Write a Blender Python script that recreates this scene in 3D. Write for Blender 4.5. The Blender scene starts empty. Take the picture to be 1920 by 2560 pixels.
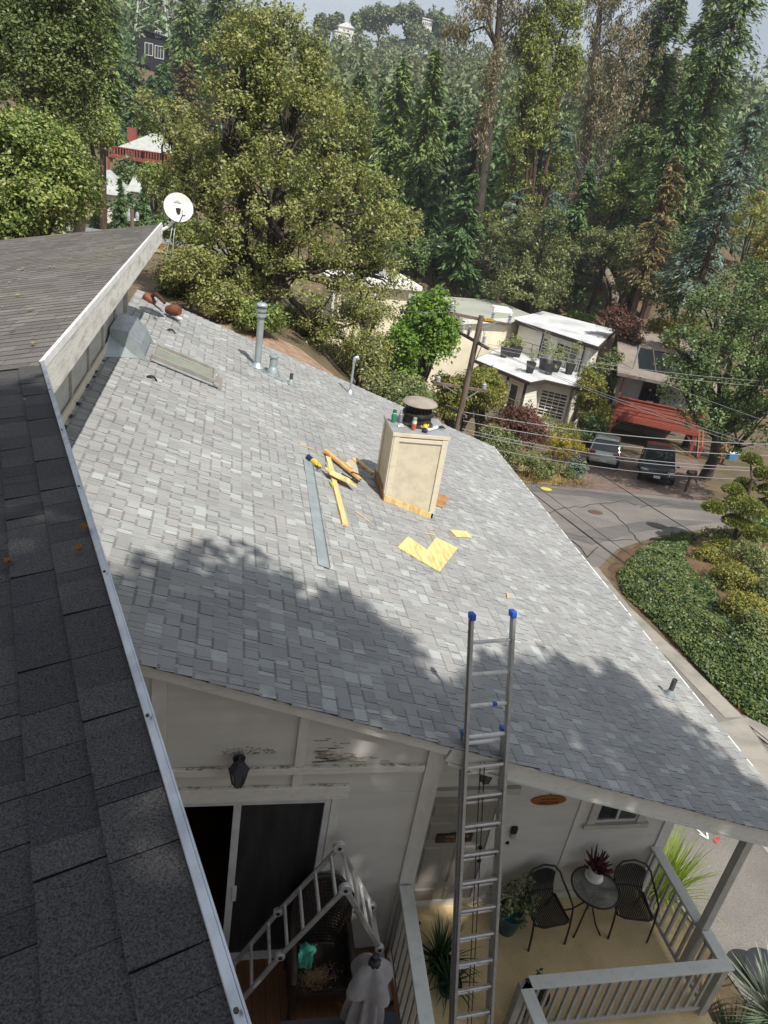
import bpy, bmesh, math, random
import numpy as np
from mathutils import Vector, Matrix
random.seed(11)
RNG = np.random.default_rng(11)
SC = bpy.context.scene
COL = SC.collection

# ---------------------------------------------------------------- camera, sky, sun, exposure
CAM = np.array([0.0, 0.0, 8.65])
# rows: world X (along the gable wall), Y (along the eave), Z (up), in camera axes right / down / forward
RW = np.array([[0.97378394, 0.05523389, 0.22066728],
               [-0.17286488, -0.45086948, 0.87569084],
               [0.14785996, -0.8908793, -0.42950146]])
FPX = 1849.0                       # focal length in photograph pixels (26 mm equivalent)
cam = bpy.data.cameras.new('camera')
cam.sensor_fit = 'VERTICAL'; cam.sensor_height = 36.0; cam.lens = 36.0 * FPX / 2560.0
cam.clip_start = 0.05; cam.clip_end = 3000
camo = bpy.data.objects.new('camera', cam); COL.objects.link(camo)
m = Matrix.Identity(4)
for i in range(3):
    m[i][0] = RW[i][0]; m[i][1] = -RW[i][1]; m[i][2] = -RW[i][2]; m[i][3] = CAM[i]
camo.matrix_world = m
SC.camera = camo

SUN = np.array([0.216, -0.508, 0.834]); SUN = SUN / np.linalg.norm(SUN)
w = bpy.data.worlds.new('World'); SC.world = w; w.use_nodes = True
nt = w.node_tree; nt.nodes.clear()
sky = nt.nodes.new('ShaderNodeTexSky'); sky.sky_type = 'NISHITA'; sky.sun_disc = False
sky.sun_elevation = math.asin(SUN[2]); sky.sun_rotation = math.atan2(SUN[0], SUN[1])
sky.altitude = 200; sky.air_density = 1.0; sky.dust_density = 2.2; sky.ozone_density = 1.0
bg = nt.nodes.new('ShaderNodeBackground'); bg.inputs[1].default_value = 0.082
out = nt.nodes.new('ShaderNodeOutputWorld')
# thin high cloud veil over the whole sky
tc = nt.nodes.new('ShaderNodeTexCoord')
mp = nt.nodes.new('ShaderNodeMapping'); mp.inputs['Scale'].default_value = (1.2, 1.2, 4.0)
nz = nt.nodes.new('ShaderNodeTexNoise'); nz.inputs['Scale'].default_value = 2.2; nz.inputs['Detail'].default_value = 7
rp = nt.nodes.new('ShaderNodeValToRGB'); rp.color_ramp.elements[0].position = 0.38; rp.color_ramp.elements[1].position = 0.72
rp.color_ramp.elements[0].color = (0.35, 0.35, 0.35, 1); rp.color_ramp.elements[1].color = (0.75, 0.75, 0.75, 1)
mx = nt.nodes.new('ShaderNodeMix'); mx.data_type = 'RGBA'; mx.inputs[7].default_value = (9.6, 9.9, 10.3, 1)
nt.links.new(tc.outputs['Generated'], mp.inputs[0]); nt.links.new(mp.outputs[0], nz.inputs['Vector'])
nt.links.new(nz.outputs['Fac'], rp.inputs[0]); nt.links.new(rp.outputs[0], mx.inputs[0])
nt.links.new(sky.outputs[0], mx.inputs[6]); nt.links.new(mx.outputs[2], bg.inputs[0]); nt.links.new(bg.outputs[0], out.inputs[0])

sl = bpy.data.lights.new('sun', 'SUN'); sl.energy = 5.0; sl.angle = math.radians(0.53); sl.color = (1.0, 0.955, 0.88)
so = bpy.data.objects.new('sun', sl); COL.objects.link(so)
so.rotation_euler = Vector(SUN).to_track_quat('Z', 'Y').to_euler(); so.location = (20, -30, 60)
SC.view_settings.view_transform = 'Standard'; SC.view_settings.look = 'None'
SC.view_settings.gamma = 1; SC.view_settings.exposure = 0.16; SC.view_settings.use_curve_mapping = False
SC.cycles.max_bounces = 6; SC.cycles.transparent_max_bounces = 8; SC.cycles.use_denoising = True
SC.cycles.caustics_reflective = False; SC.cycles.caustics_refractive = False

# ---------------------------------------------------------------- survey: sight lines of the photograph cut with known planes
V3 = lambda *a: np.array(a, float)
def ray(u, v): return RW @ np.array([u - 960.0, v - 1280.0, FPX])
def cut(u, v, n, d):
    r = ray(u, v); n = np.array(n, float); t = (d - n @ CAM) / (n @ r); return CAM + r * t
def atY(u, v, y): return cut(u, v, (0, 1, 0), y)
def atX(u, v, x): return cut(u, v, (1, 0, 0), x)
def atZ(u, v, z): return cut(u, v, (0, 0, 1), z)
def onroof(u, v): return cut(u, v, (1 / 3, 0, 1), 4.69)
def onstreet(u, v): return cut(u, v, (0, 0.15, 1), -0.1)
def mpp(u, v, y): return y / ray(u, v)[1]          # metres per photograph pixel at depth y
def project(P):
    d = RW.T @ (np.asarray(P, float) - CAM); return np.array([960 + FPX * d[0] / d[2], 1280 + FPX * d[1] / d[2]]), d[2]
def nrm(a): a = np.asarray(a, float); return a / (np.linalg.norm(a) + 1e-12)

# ---------------------------------------------------------------- mesh helpers
ORG = {}
def org(o): return ORG.get(o.name, np.zeros(3)) if o is not None else np.zeros(3)
def link(name, me, parent=None, loc=(0, 0, 0), o_org=None):
    o = bpy.data.objects.new(name, me); COL.objects.link(o)
    if parent is not None: o.parent = parent
    o.location = loc
    ORG[o.name] = org(parent) if o_org is None else np.array(o_org, float)
    return o
def tag(o, label=None, cat=None, group=None, kind=None):
    if label: o['label'] = label
    if cat: o['category'] = cat
    if group: o['group'] = group
    if kind: o['kind'] = kind
    return o
def thing(name, label, cat, loc=(0, 0, 0), group=None, rz=0.0):
    o = bpy.data.objects.new(name, None); COL.objects.link(o); o.location = loc; o.rotation_euler = (0, 0, rz)
    o.empty_display_size = 0.2
    ORG[o.name] = np.array(loc, float)
    return tag(o, label, cat, group)
def np_mesh(name, V, F, mat, smooth=False, edge=None, band=None):
    me = bpy.data.meshes.new(name)
    me.from_pydata(V.tolist() if len(V) < 3 else V, [], F)
    me.materials.append(mat)
    if edge is not None:                               # seven-faced tabs: granules, cut asphalt edges, shadow band
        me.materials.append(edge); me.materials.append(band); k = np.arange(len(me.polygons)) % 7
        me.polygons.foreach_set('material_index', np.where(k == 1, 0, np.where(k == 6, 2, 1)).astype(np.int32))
    if smooth: me.polygons.foreach_set('use_smooth', np.ones(len(me.polygons), bool))
    me.update(); return me

class MB:
    def __init__(s): s.v = []; s.f = []
    def add(s, vs, fs):
        k = len(s.v); s.v.extend([tuple(map(float, p)) for p in vs]); s.f.extend([tuple(i + k for i in f) for f in fs]); return s
    def hexa(s, p): return s.add(p, [(0, 3, 2, 1), (4, 5, 6, 7), (0, 1, 5, 4), (1, 2, 6, 5), (2, 3, 7, 6), (3, 0, 4, 7)])
    def box(s, a, b):
        (x0, y0, z0), (x1, y1, z1) = a, b
        return s.hexa([(x0, y0, z0), (x1, y0, z0), (x1, y1, z0), (x0, y1, z0), (x0, y0, z1), (x1, y0, z1), (x1, y1, z1), (x0, y1, z1)])
    def obox(s, c, ax, ay, az):
        c, ax, ay, az = (np.array(q, float) for q in (c, ax, ay, az))
        return s.hexa([c - ax - ay - az, c + ax - ay - az, c + ax + ay - az, c - ax + ay - az, c - ax - ay + az, c + ax - ay + az, c + ax + ay + az, c - ax + ay + az])
    def bar(s, a, b, w, h, up=(0, 0, 1)):
        a = np.array(a, float); b = np.array(b, float); d = nrm(b - a); up = np.array(up, float)
        sd = nrm(np.cross(d, up)); u = np.cross(sd, d)
        return s.obox((a + b) / 2, (b - a) / 2, sd * w / 2, u * h / 2)
    def tube(s, pts, r, n=8, cap=True):
        pts = [np.array(p, float) for p in pts]; m_ = len(pts)
        rr = [r] * m_ if np.isscalar(r) else list(r)
        k = len(s.v); prev = None
        for i, p in enumerate(pts):
            d = nrm(pts[min(i + 1, m_ - 1)] - pts[max(i - 1, 0)])
            if prev is None:
                a = np.cross(d, (0, 0, 1)); a = np.cross(d, (1, 0, 0)) if np.linalg.norm(a) < 1e-3 else a
            else: a = prev - d * (prev @ d)
            a = nrm(a); b = np.cross(d, a); prev = a
            for j in range(n):
                t = 2 * math.pi * j / n; s.v.append(tuple(p + rr[i] * (math.cos(t) * a + math.sin(t) * b)))
        for i in range(m_ - 1):
            for j in range(n):
                s.f.append((k + i * n + j, k + i * n + (j + 1) % n, k + (i + 1) * n + (j + 1) % n, k + (i + 1) * n + j))
        if cap:
            s.f.append(tuple(k + j for j in reversed(range(n)))); s.f.append(tuple(k + (m_ - 1) * n + j for j in range(n)))
        return s
    def lathe(s, prof, c, n=20, ax=(0, 0, 1)):
        c = np.array(c, float); ax = nrm(ax); a = np.cross(ax, (0, 1, 0))
        a = nrm(np.cross(ax, (1, 0, 0)) if np.linalg.norm(a) < 1e-3 else a); b = np.cross(ax, a); k = len(s.v)
        for r, z in prof:
            for j in range(n):
                t = 2 * math.pi * j / n; s.v.append(tuple(c + ax * z + r * (math.cos(t) * a + math.sin(t) * b)))
        for i in range(len(prof) - 1):
            for j in range(n):
                s.f.append((k + i * n + j, k + i * n + (j + 1) % n, k + (i + 1) * n + (j + 1) % n, k + (i + 1) * n + j))
        s.f.append(tuple(k + j for j in reversed(range(n)))); s.f.append(tuple(k + (len(prof) - 1) * n + j for j in range(n)))
        return s
    def prism(s, poly, vec):
        poly = [np.array(p, float) for p in poly]; vec = np.array(vec, float); n = len(poly)
        return s.add(poly + [p + vec for p in poly], [tuple(reversed(range(n))), tuple(range(n, 2 * n))] + [(i, (i + 1) % n, n + (i + 1) % n, n + i) for i in range(n)])
    def build(s, name, mat, parent=None, smooth=False, bevel=0.0, seg=2):
        o0 = org(parent); me = bpy.data.meshes.new(name)
        me.from_pydata([(x - o0[0], y - o0[1], z - o0[2]) for x, y, z in s.v], [], s.f)
        bm = bmesh.new(); bm.from_mesh(me); bmesh.ops.recalc_face_normals(bm, faces=bm.faces); bm.to_mesh(me); bm.free()
        if mat is not None: me.materials.append(mat)
        if smooth:
            for p in me.polygons: p.use_smooth = True
        o = link(name, me, parent)
        if smooth and smooth != 'all':
            me.set_sharp_from_angle(angle=math.radians(40))
        if bevel:
            md = o.modifiers.new('bevel', 'BEVEL'); md.width = bevel; md.segments = seg; md.limit_method = 'ANGLE'
        return o
def mesh_thing(mb, name, mat, label, cat, loc, group=None, smooth=False, bevel=0.0):
    """a thing that is one mesh, with its origin at its base"""
    e = bpy.data.objects.new('tmp', None); ORG[e.name] = np.array(loc, float)
    o0 = np.array(loc, float); me = bpy.data.meshes.new(name)
    me.from_pydata([(x - o0[0], y - o0[1], z - o0[2]) for x, y, z in mb.v], [], mb.f)
    bm = bmesh.new(); bm.from_mesh(me); bmesh.ops.recalc_face_normals(bm, faces=bm.faces); bm.to_mesh(me); bm.free()
    me.materials.append(mat)
    if smooth:
        for p in me.polygons: p.use_smooth = True
        me.set_sharp_from_angle(angle=math.radians(40))
    bpy.data.objects.remove(e)
    o = link(name, me, None, loc, o_org=loc)
    if bevel:
        md = o.modifiers.new('bevel', 'BEVEL'); md.width = bevel; md.segments = 2; md.limit_method = 'ANGLE'
    return tag(o, label, cat, group)
def text_part(txt, size, mat, parent, c, ax, ay, depth=0.003, name='lettering'):
    """flat raised lettering centred on c, running along ax, upright along ay (world vectors)"""
    cu = bpy.data.curves.new('t', 'FONT'); cu.body = txt; cu.size = size; cu.extrude = depth / 2; cu.align_x = 'CENTER'; cu.align_y = 'CENTER'
    t = bpy.data.objects.new('t', cu); COL.objects.link(t)
    dg = bpy.context.evaluated_depsgraph_get(); me = bpy.data.meshes.new_from_object(t.evaluated_get(dg))
    bpy.data.objects.remove(t)
    ax = nrm(ax); ay = nrm(ay); az = np.cross(ax, ay); o0 = org(parent)
    for v in me.vertices:
        p = np.array(c, float) + ax * v.co.x + ay * v.co.y + az * v.co.z - o0; v.co = p
    me.materials.clear(); me.materials.append(mat)
    return link(name, me, parent)
# ---------------------------------------------------------------- materials
def M(name, col, rough=0.7, metal=0.0, col2=None, scale=5.0, lo=0.4, hi=0.65, bump=0.0, bscale=80.0, spec=0.4, stretch=(1, 1, 1), speck=0.0, sscale=400.0, rnd=0.0, detail=6.0):
    mt = bpy.data.materials.new(name); mt.use_nodes = True; n = mt.node_tree.nodes; L = mt.node_tree.links
    b = n['Principled BSDF']; b.inputs['Roughness'].default_value = rough; b.inputs['Metallic'].default_value = metal
    b.inputs['Specular IOR Level'].default_value = spec; b.inputs['Base Color'].default_value = (*col, 1)
    tc = n.new('ShaderNodeTexCoord'); mp = n.new('ShaderNodeMapping'); mp.inputs['Scale'].default_value = stretch
    L.new(tc.outputs['Object'], mp.inputs[0]); cur = None
    if col2 is not None:
        z = n.new('ShaderNodeTexNoise'); z.inputs['Scale'].default_value = scale; z.inputs['Detail'].default_value = detail; z.inputs['Roughness'].default_value = 0.62
        L.new(mp.outputs[0], z.inputs['Vector'])
        r = n.new('ShaderNodeValToRGB'); r.color_ramp.elements[0].position = lo; r.color_ramp.elements[1].position = hi
        r.color_ramp.elements[0].color = (*col, 1); r.color_ramp.elements[1].color = (*col2, 1)
        L.new(z.outputs['Fac'], r.inputs[0]); cur = r.outputs[0]
    if speck or rnd:
        if cur is None:
            c = n.new('ShaderNodeRGB'); c.outputs[0].default_value = (*col, 1); cur = c.outputs[0]
        hs = n.new('ShaderNodeHueSaturation'); L.new(cur, hs.inputs['Color'])
        val = None
        if speck:
            z2 = n.new('ShaderNodeTexNoise'); z2.inputs['Scale'].default_value = sscale; z2.inputs['Detail'].default_value = 2
            L.new(tc.outputs['Object'], z2.inputs['Vector'])
            mr = n.new('ShaderNodeMapRange'); mr.inputs[1].default_value = 0.3; mr.inputs[2].default_value = 0.7; mr.inputs[3].default_value = 1 - speck; mr.inputs[4].default_value = 1 + speck
            L.new(z2.outputs['Fac'], mr.inputs[0]); val = mr.outputs[0]
        if rnd:
            oi = n.new('ShaderNodeObjectInfo'); mr2 = n.new('ShaderNodeMapRange'); mr2.inputs[3].default_value = 1 - rnd; mr2.inputs[4].default_value = 1 + rnd
            L.new(oi.outputs['Random'], mr2.inputs[0])
            if val is None: val = mr2.outputs[0]
            else:
                mm = n.new('ShaderNodeMath'); mm.operation = 'MULTIPLY'; L.new(val, mm.inputs[0]); L.new(mr2.outputs[0], mm.inputs[1]); val = mm.outputs[0]
        L.new(val, hs.inputs['Value']); cur = hs.outputs[0]
    if cur is not None: L.new(cur, b.inputs['Base Color'])
    if bump:
        z3 = n.new('ShaderNodeTexNoise'); z3.inputs['Scale'].default_value = bscale; z3.inputs['Detail'].default_value = 5
        L.new(mp.outputs[0], z3.inputs['Vector'])
        bp = n.new('ShaderNodeBump'); bp.inputs['Strength'].default_value = bump; bp.inputs['Distance'].default_value = 0.01
        L.new(z3.outputs['Fac'], bp.inputs['Height']); L.new(bp.outputs[0], b.inputs['Normal'])
    return mt

def shingle_mat(name, stops, island, rough=0.92, speck=0.3, sscale=170.0, drift=None):
    """granule-surfaced asphalt shingle: each tab takes one blend colour; granules are fine speckle"""
    mt = bpy.data.materials.new(name); mt.use_nodes = True; n = mt.node_tree.nodes; L = mt.node_tree.links
    b = n['Principled BSDF']; b.inputs['Roughness'].default_value = rough; b.inputs['Specular IOR Level'].default_value = 0.25
    if island: src = n.new('ShaderNodeNewGeometry').outputs['Random Per Island']
    else: src = n.new('ShaderNodeObjectInfo').outputs['Random']
    r = n.new('ShaderNodeValToRGB'); cr = r.color_ramp; cr.interpolation = 'CONSTANT'
    cr.elements[0].position = 0; cr.elements[0].color = (*stops[0][1], 1)
    cr.elements.remove(cr.elements[1])
    for p, c in stops[1:]:
        e = cr.elements.new(p); e.color = (*c, 1)
    L.new(src, r.inputs[0])
    g = n.new('ShaderNodeNewGeometry')
    z = n.new('ShaderNodeTexNoise'); z.inputs['Scale'].default_value = sscale; z.inputs['Detail'].default_value = 3; z.inputs['Roughness'].default_value = 0.7
    L.new(g.outputs['Position'], z.inputs['Vector'])
    mr = n.new('ShaderNodeMapRange'); mr.inputs[1].default_value = 0.3; mr.inputs[2].default_value = 0.7; mr.inputs[3].default_value = 1 - speck; mr.inputs[4].default_value = 1 + speck
    L.new(z.outputs['Fac'], mr.inputs[0])
    z2 = n.new('ShaderNodeTexNoise'); z2.inputs['Scale'].default_value = 0.9; z2.inputs['Detail'].default_value = 5
    L.new(g.outputs['Position'], z2.inputs['Vector'])
    mr2 = n.new('ShaderNodeMapRange'); mr2.inputs[1].default_value = 0.3; mr2.inputs[2].default_value = 0.7; mr2.inputs[3].default_value = 0.9; mr2.inputs[4].default_value = 1.1
    L.new(z2.outputs['Fac'], mr2.inputs[0])
    mm = n.new('ShaderNodeMath'); mm.operation = 'MULTIPLY'; L.new(mr.outputs[0], mm.inputs[0]); L.new(mr2.outputs[0], mm.inputs[1])
    hs = n.new('ShaderNodeHueSaturation'); L.new(r.outputs[0], hs.inputs['Color']); L.new(mm.outputs[0], hs.inputs['Value'])
    cur = hs.outputs[0]
    if drift is not None:                              # dust or moss lying in patches
        z3 = n.new('ShaderNodeTexNoise'); z3.inputs['Scale'].default_value = drift[1]; z3.inputs['Detail'].default_value = 8; z3.inputs['Roughness'].default_value = 0.7
        L.new(g.outputs['Position'], z3.inputs['Vector'])
        r3 = n.new('ShaderNodeValToRGB'); r3.color_ramp.elements[0].position = drift[2]; r3.color_ramp.elements[1].position = drift[3]
        r3.color_ramp.elements[1].color = (drift[4], drift[4], drift[4], 1)
        L.new(z3.outputs['Fac'], r3.inputs[0])
        mx = n.new('ShaderNodeMix'); mx.data_type = 'RGBA'; mx.inputs[7].default_value = (*drift[0], 1)
        L.new(r3.outputs[0], mx.inputs[0]); L.new(cur, mx.inputs[6]); cur = mx.outputs[2]
    L.new(cur, b.inputs['Base Color'])
    bp = n.new('ShaderNodeBump'); bp.inputs['Strength'].default_value = 0.5; bp.inputs['Distance'].default_value = 0.004
    L.new(z.outputs['Fac'], bp.inputs['Height']); L.new(bp.outputs[0], b.inputs['Normal'])
    return mt

def leaf_mat(name, cols, trans=0.25, rough=0.42, nscale=0.35, spec=0.3):
    trans *= .9
    """leaf colours differ leaf by leaf and drift a little through the crown"""
    mt = bpy.data.materials.new(name); mt.use_nodes = True; n = mt.node_tree.nodes; L = mt.node_tree.links
    b = n['Principled BSDF']; b.inputs['Roughness'].default_value = rough; b.inputs['Specular IOR Level'].default_value = spec
    g = n.new('ShaderNodeNewGeometry'); r = n.new('ShaderNodeValToRGB'); cr = r.color_ramp
    cr.elements[0].position = 0.0; cr.elements[0].color = (*cols[0], 1); cr.elements[1].position = 1.0; cr.elements[1].color = (*cols[-1], 1)
    for i, c in enumerate(cols[1:-1]):
        e = cr.elements.new((i + 1) / (len(cols) - 1)); e.color = (*c, 1)
    z = n.new('ShaderNodeTexNoise'); z.inputs['Scale'].default_value = nscale; z.inputs['Detail'].default_value = 3
    L.new(g.outputs['Position'], z.inputs['Vector'])
    ma = n.new('ShaderNodeMath'); ma.operation = 'MULTIPLY_ADD'; ma.inputs[1].default_value = 1.1; ma.inputs[2].default_value = -0.55
    L.new(z.outputs['Fac'], ma.inputs[0])
    ad = n.new('ShaderNodeMath'); ad.operation = 'ADD'; ad.use_clamp = True; L.new(g.outputs['Random Per Island'], ad.inputs[0]); L.new(ma.outputs[0], ad.inputs[1])
    L.new(ad.outputs[0], r.inputs[0]); L.new(r.outputs[0], b.inputs['Base Color'])
    t = n.new('ShaderNodeBsdfTranslucent'); ms = n.new('ShaderNodeMixShader'); ms.inputs[0].default_value = trans
    hs = n.new('ShaderNodeHueSaturation'); hs.inputs['Value'].default_value = 1.25; hs.inputs['Saturation'].default_value = 1.1
    L.new(r.outputs[0], hs.inputs['Color']); L.new(hs.outputs[0], t.inputs['Color'])
    L.new(b.outputs[0], ms.inputs[1]); L.new(t.outputs[0], ms.inputs[2]); L.new(ms.outputs[0], n['Material Output'].inputs[0])
    return mt
def glass_mat(name, tint=(0.02, 0.025, 0.03), rough=0.06):
    mt = M(name, tint, rough=rough, spec=0.8); return mt
def clear_glass(name, tint, alpha):
    mt = bpy.data.materials.new(name); mt.use_nodes = True; n = mt.node_tree.nodes; L = mt.node_tree.links
    t = n.new('ShaderNodeBsdfTransparent'); t.inputs[0].default_value = (*tint, 1)
    g = n.new('ShaderNodeBsdfGlossy'); g.inputs['Roughness'].default_value = 0.05; g.inputs[0].default_value = (0.9, 0.9, 0.9, 1)
    d = n.new('ShaderNodeBsdfDiffuse'); d.inputs[0].default_value = (0.35, 0.36, 0.33, 1)
    m1 = n.new('ShaderNodeMixShader'); m1.inputs[0].default_value = alpha; L.new(t.outputs[0], m1.inputs[1]); L.new(d.outputs[0], m1.inputs[2])
    f = n.new('ShaderNodeFresnel'); f.inputs[0].default_value = 1.45
    m2 = n.new('ShaderNodeMixShader'); L.new(f.outputs[0], m2.inputs[0]); L.new(m1.outputs[0], m2.inputs[1]); L.new(g.outputs[0], m2.inputs[2])
    L.new(m2.outputs[0], n['Material Output'].inputs[0]); return mt

SH_LOW = [(0.0, (0.315, 0.326, 0.32)), (0.17, (0.277, 0.279, 0.275)), (0.34, (0.298, 0.294, 0.285)), (0.50, (0.25, 0.254, 0.254)), (0.62, (0.288, 0.296, 0.294)), (0.82, (0.365, 0.382, 0.373)), (0.89, (0.268, 0.266, 0.262))]
SH_UP = [(0.0, (0.058, 0.057, 0.059)), (0.3, (0.068, 0.066, 0.067)), (0.6, (0.050, 0.050, 0.053)), (0.8, (0.076, 0.074, 0.073))]  # near courses of the upper roof, tree shade mixed into the colour
SH_UPF = [(0.0, (0.140, 0.129, 0.118)), (0.3, (0.160, 0.148, 0.135)), (0.6, (0.122, 0.116, 0.109)), (0.8, (0.175, 0.163, 0.150))]
dark_ = lambda st, f: [(p, tuple(c * f for c in q)) for p, q in st]
dust = ((0.42, 0.40, 0.34), 0.55, 0.56, 0.78, 0.35)
moss = ((0.16, 0.15, 0.10), 0.6, 0.5, 0.75, 0.55)
m_sh_one = shingle_mat('grey_shingle_blend', SH_LOW, False, drift=dust)
m_sh_all = shingle_mat('grey_shingle_field', SH_LOW, True, drift=dust)
m_up_one = shingle_mat('shaded_charcoal_shingle', SH_UP, False, speck=0.85, sscale=200)
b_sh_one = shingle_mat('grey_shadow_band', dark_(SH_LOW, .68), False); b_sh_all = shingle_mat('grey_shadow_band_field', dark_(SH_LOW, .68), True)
m_up_far_one = shingle_mat('weathered_shingle', SH_UPF, False, speck=0.45, sscale=160, drift=moss); m_edge_near = M('shaded_cut_edge', (.012, .012, .013), .95); m_up_near = shingle_mat('shaded_charcoal_near_field', SH_UP, True, speck=0.85, sscale=200)  # near cut edges blackened to draw the shade between tabs
m_edge_up = M('charcoal_cut_edge', (.055, .053, .05), .95)
m_up_all = shingle_mat('charcoal_shingle_field', SH_UPF, True, speck=0.45, sscale=160, drift=moss)
m_felt = M('roof_felt', (0.05, 0.05, 0.052), 0.95)
m_taupe = M('taupe_siding_paint', (0.62, 0.595, 0.545), 0.75, col2=(0.56, 0.54, 0.495), scale=1.5, bump=0.22, bscale=70, stretch=(1, 1, 5))
m_taupe_trim = M('taupe_trim_paint', (0.65, 0.625, 0.57), 0.65, col2=(0.58, 0.555, 0.51), scale=5, bump=0.12, bscale=30, stretch=(3, 1, 1))
m_trim_lt = M('weathered_pale_trim', (0.68, 0.655, 0.60), 0.7, col2=(0.52, 0.50, 0.455), scale=7, lo=0.5, hi=0.8, bump=0.2, bscale=35, stretch=(1, 1, 3))
m_fascia = M('peeling_grey_fascia', (0.78, 0.76, 0.69), 0.8, col2=(0.38, 0.36, 0.31), scale=3.2, lo=0.45, hi=0.75, bump=0.35, bscale=20, stretch=(1, 0.9, 3))
m_clere = M('clerestory_siding', (0.48, 0.47, 0.43), 0.8, col2=(0.40, 0.39, 0.355), scale=2, bump=0.3, bscale=40, stretch=(1, 1, 6))
m_galv = M('galvanised_sheet', (0.62, 0.66, 0.72), 0.42, metal=0.75, col2=(0.45, 0.49, 0.55), scale=9, bump=0.06, bscale=14)
m_galv_matt = M('dull_galvanised_sheet', (0.42, 0.47, 0.48), 0.5, metal=0.5, col2=(0.33, 0.37, 0.38), scale=4, bump=0.08, bscale=9)
m_alu = M('scuffed_aluminium', (0.72, 0.72, 0.715), 0.42, metal=0.6, col2=(0.42, 0.42, 0.42), scale=12, lo=0.5, hi=0.75, bump=0.08, bscale=60)
m_alu_dark = M('grey_aluminium_rail', (0.50, 0.50, 0.49), 0.45, metal=0.55, col2=(0.36, 0.36, 0.36), scale=14, lo=0.45, hi=0.75)
m_blue = M('blue_plastic', (0.015, 0.10, 0.55), 0.4, spec=0.5)
m_black = M('black_metal', (0.012, 0.012, 0.014), 0.45, spec=0.5)
m_rubber = M('black_rubber', (0.015, 0.015, 0.016), 0.7)
m_rope = M('dark_rope', (0.02, 0.018, 0.016), 0.9)
m_white = M('white_paint', (0.74, 0.73, 0.70), 0.55, col2=(0.62, 0.61, 0.57), scale=4)
m_white_metal = M('white_metal_edge', (0.80, 0.80, 0.79), 0.45, col2=(0.66, 0.66, 0.65), scale=6)
m_rail = M('pale_grey_rail_paint', (0.62, 0.63, 0.59), 0.6, col2=(0.48, 0.49, 0.45), scale=9, lo=0.5, hi=0.78, bump=0.15, bscale=25)
m_rail_side = M('grey_rail_paint', (0.46, 0.445, 0.40), 0.65, col2=(0.38, 0.365, 0.325), scale=6)
m_vinyl = M('white_vinyl_frame', (0.60, 0.60, 0.60), 0.4, col2=(0.5, 0.5, 0.5), scale=5)
m_glass = glass_mat('dark_window_glass')
m_screen = M('black_insect_screen', (0.012, 0.013, 0.015), 0.45, spec=0.5, col2=(0.028, 0.03, 0.032), scale=2.5, stretch=(4, 1, 0.6))
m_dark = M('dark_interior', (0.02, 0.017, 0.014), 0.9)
m_deck = M('stained_deck_board', (0.22, 0.095, 0.035), 0.6, col2=(0.12, 0.05, 0.022), scale=7, lo=0.4, hi=0.7, bump=0.2, bscale=30, stretch=(1, 0.12, 1), rnd=0.2)
m_floorwood = M('interior_floorboard', (0.10, 0.04, 0.018), 0.35, col2=(0.06, 0.025, 0.012), scale=6, stretch=(1, 0.15, 1))
m_porch = M('tan_painted_porch', (0.72, 0.56, 0.31), 0.75, col2=(0.56, 0.43, 0.225), scale=1.6, lo=0.45, hi=0.72, bump=0.12, bscale=40, speck=0.12, sscale=60)
m_lumber = M('fresh_lumber', (0.74, 0.52, 0.24), 0.7, col2=(0.60, 0.36, 0.14), scale=3.5, lo=0.42, hi=0.75, bump=0.1, bscale=50, stretch=(5, 0.6, 5), rnd=0.12)
m_lumber_or = M('orange_lumber', (0.70, 0.42, 0.16), 0.7, col2=(0.54, 0.27, 0.08), scale=3, lo=0.4, hi=0.7, stretch=(4, 0.7, 4), bump=0.1, bscale=50)
m_ply = M('plywood_face', (0.76, 0.56, 0.25), 0.7, col2=(0.52, 0.30, 0.10), scale=3.2, lo=0.48, hi=0.68, bump=0.08, bscale=40, stretch=(5.0, 1.0, 1), speck=.1, sscale=90)
m_ply_dk = M('brown_plywood', (0.40, 0.215, 0.09), 0.75, col2=(0.26, 0.12, 0.05), scale=3, bump=0.1, bscale=40)
m_cream = M('cream_panel_siding', (0.62, 0.56, 0.42), 0.8, col2=(0.50, 0.445, 0.33), scale=6, lo=0.4, hi=0.7, bump=0.25, bscale=110, stretch=(1, 1, 1))
m_cream_trim = M('cream_trim_board', (0.66, 0.60, 0.47), 0.7, col2=(0.50, 0.43, 0.31), scale=5, lo=0.5, hi=0.8, bump=0.15, bscale=40, stretch=(1, 1, 3))
m_capmetal = M('rusty_cap_top', (0.33, 0.29, 0.24), 0.75, metal=0.1, col2=(0.20, 0.18, 0.155), scale=4, lo=0.4, hi=0.75, bump=0.1, bscale=12)
m_soot = M('sooty_metal', (0.02, 0.019, 0.018), 0.7, col2=(0.045, 0.042, 0.038), scale=8)
m_asphalt = M('worn_asphalt', (0.155, 0.143, 0.132), 0.93, col2=(0.215, 0.20, 0.183), scale=0.5, lo=0.38, hi=0.66, bump=0.3, bscale=60, speck=0.22, sscale=45, detail=9)
m_asphalt2 = M('patched_asphalt', (0.115, 0.108, 0.104), 0.93, col2=(0.15, 0.142, 0.135), scale=0.8, bump=0.3, bscale=60, speck=0.25, sscale=45)
m_conc = M('weathered_concrete', (0.33, 0.305, 0.265), 0.9, col2=(0.22, 0.205, 0.18), scale=1.2, bump=0.2, bscale=30, speck=0.1, sscale=60)
m_earth = M('dry_hillside_earth', (0.15, 0.105, 0.062), 0.95, col2=(0.085, 0.075, 0.04), scale=0.7, bump=0.5, bscale=4, speck=0.25, sscale=9)
m_mulch = M('pinkish_mulch', (0.34, 0.235, 0.165), 0.95, col2=(0.20, 0.13, 0.085), scale=3, bump=0.6, bscale=18, speck=0.3, sscale=25)
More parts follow.
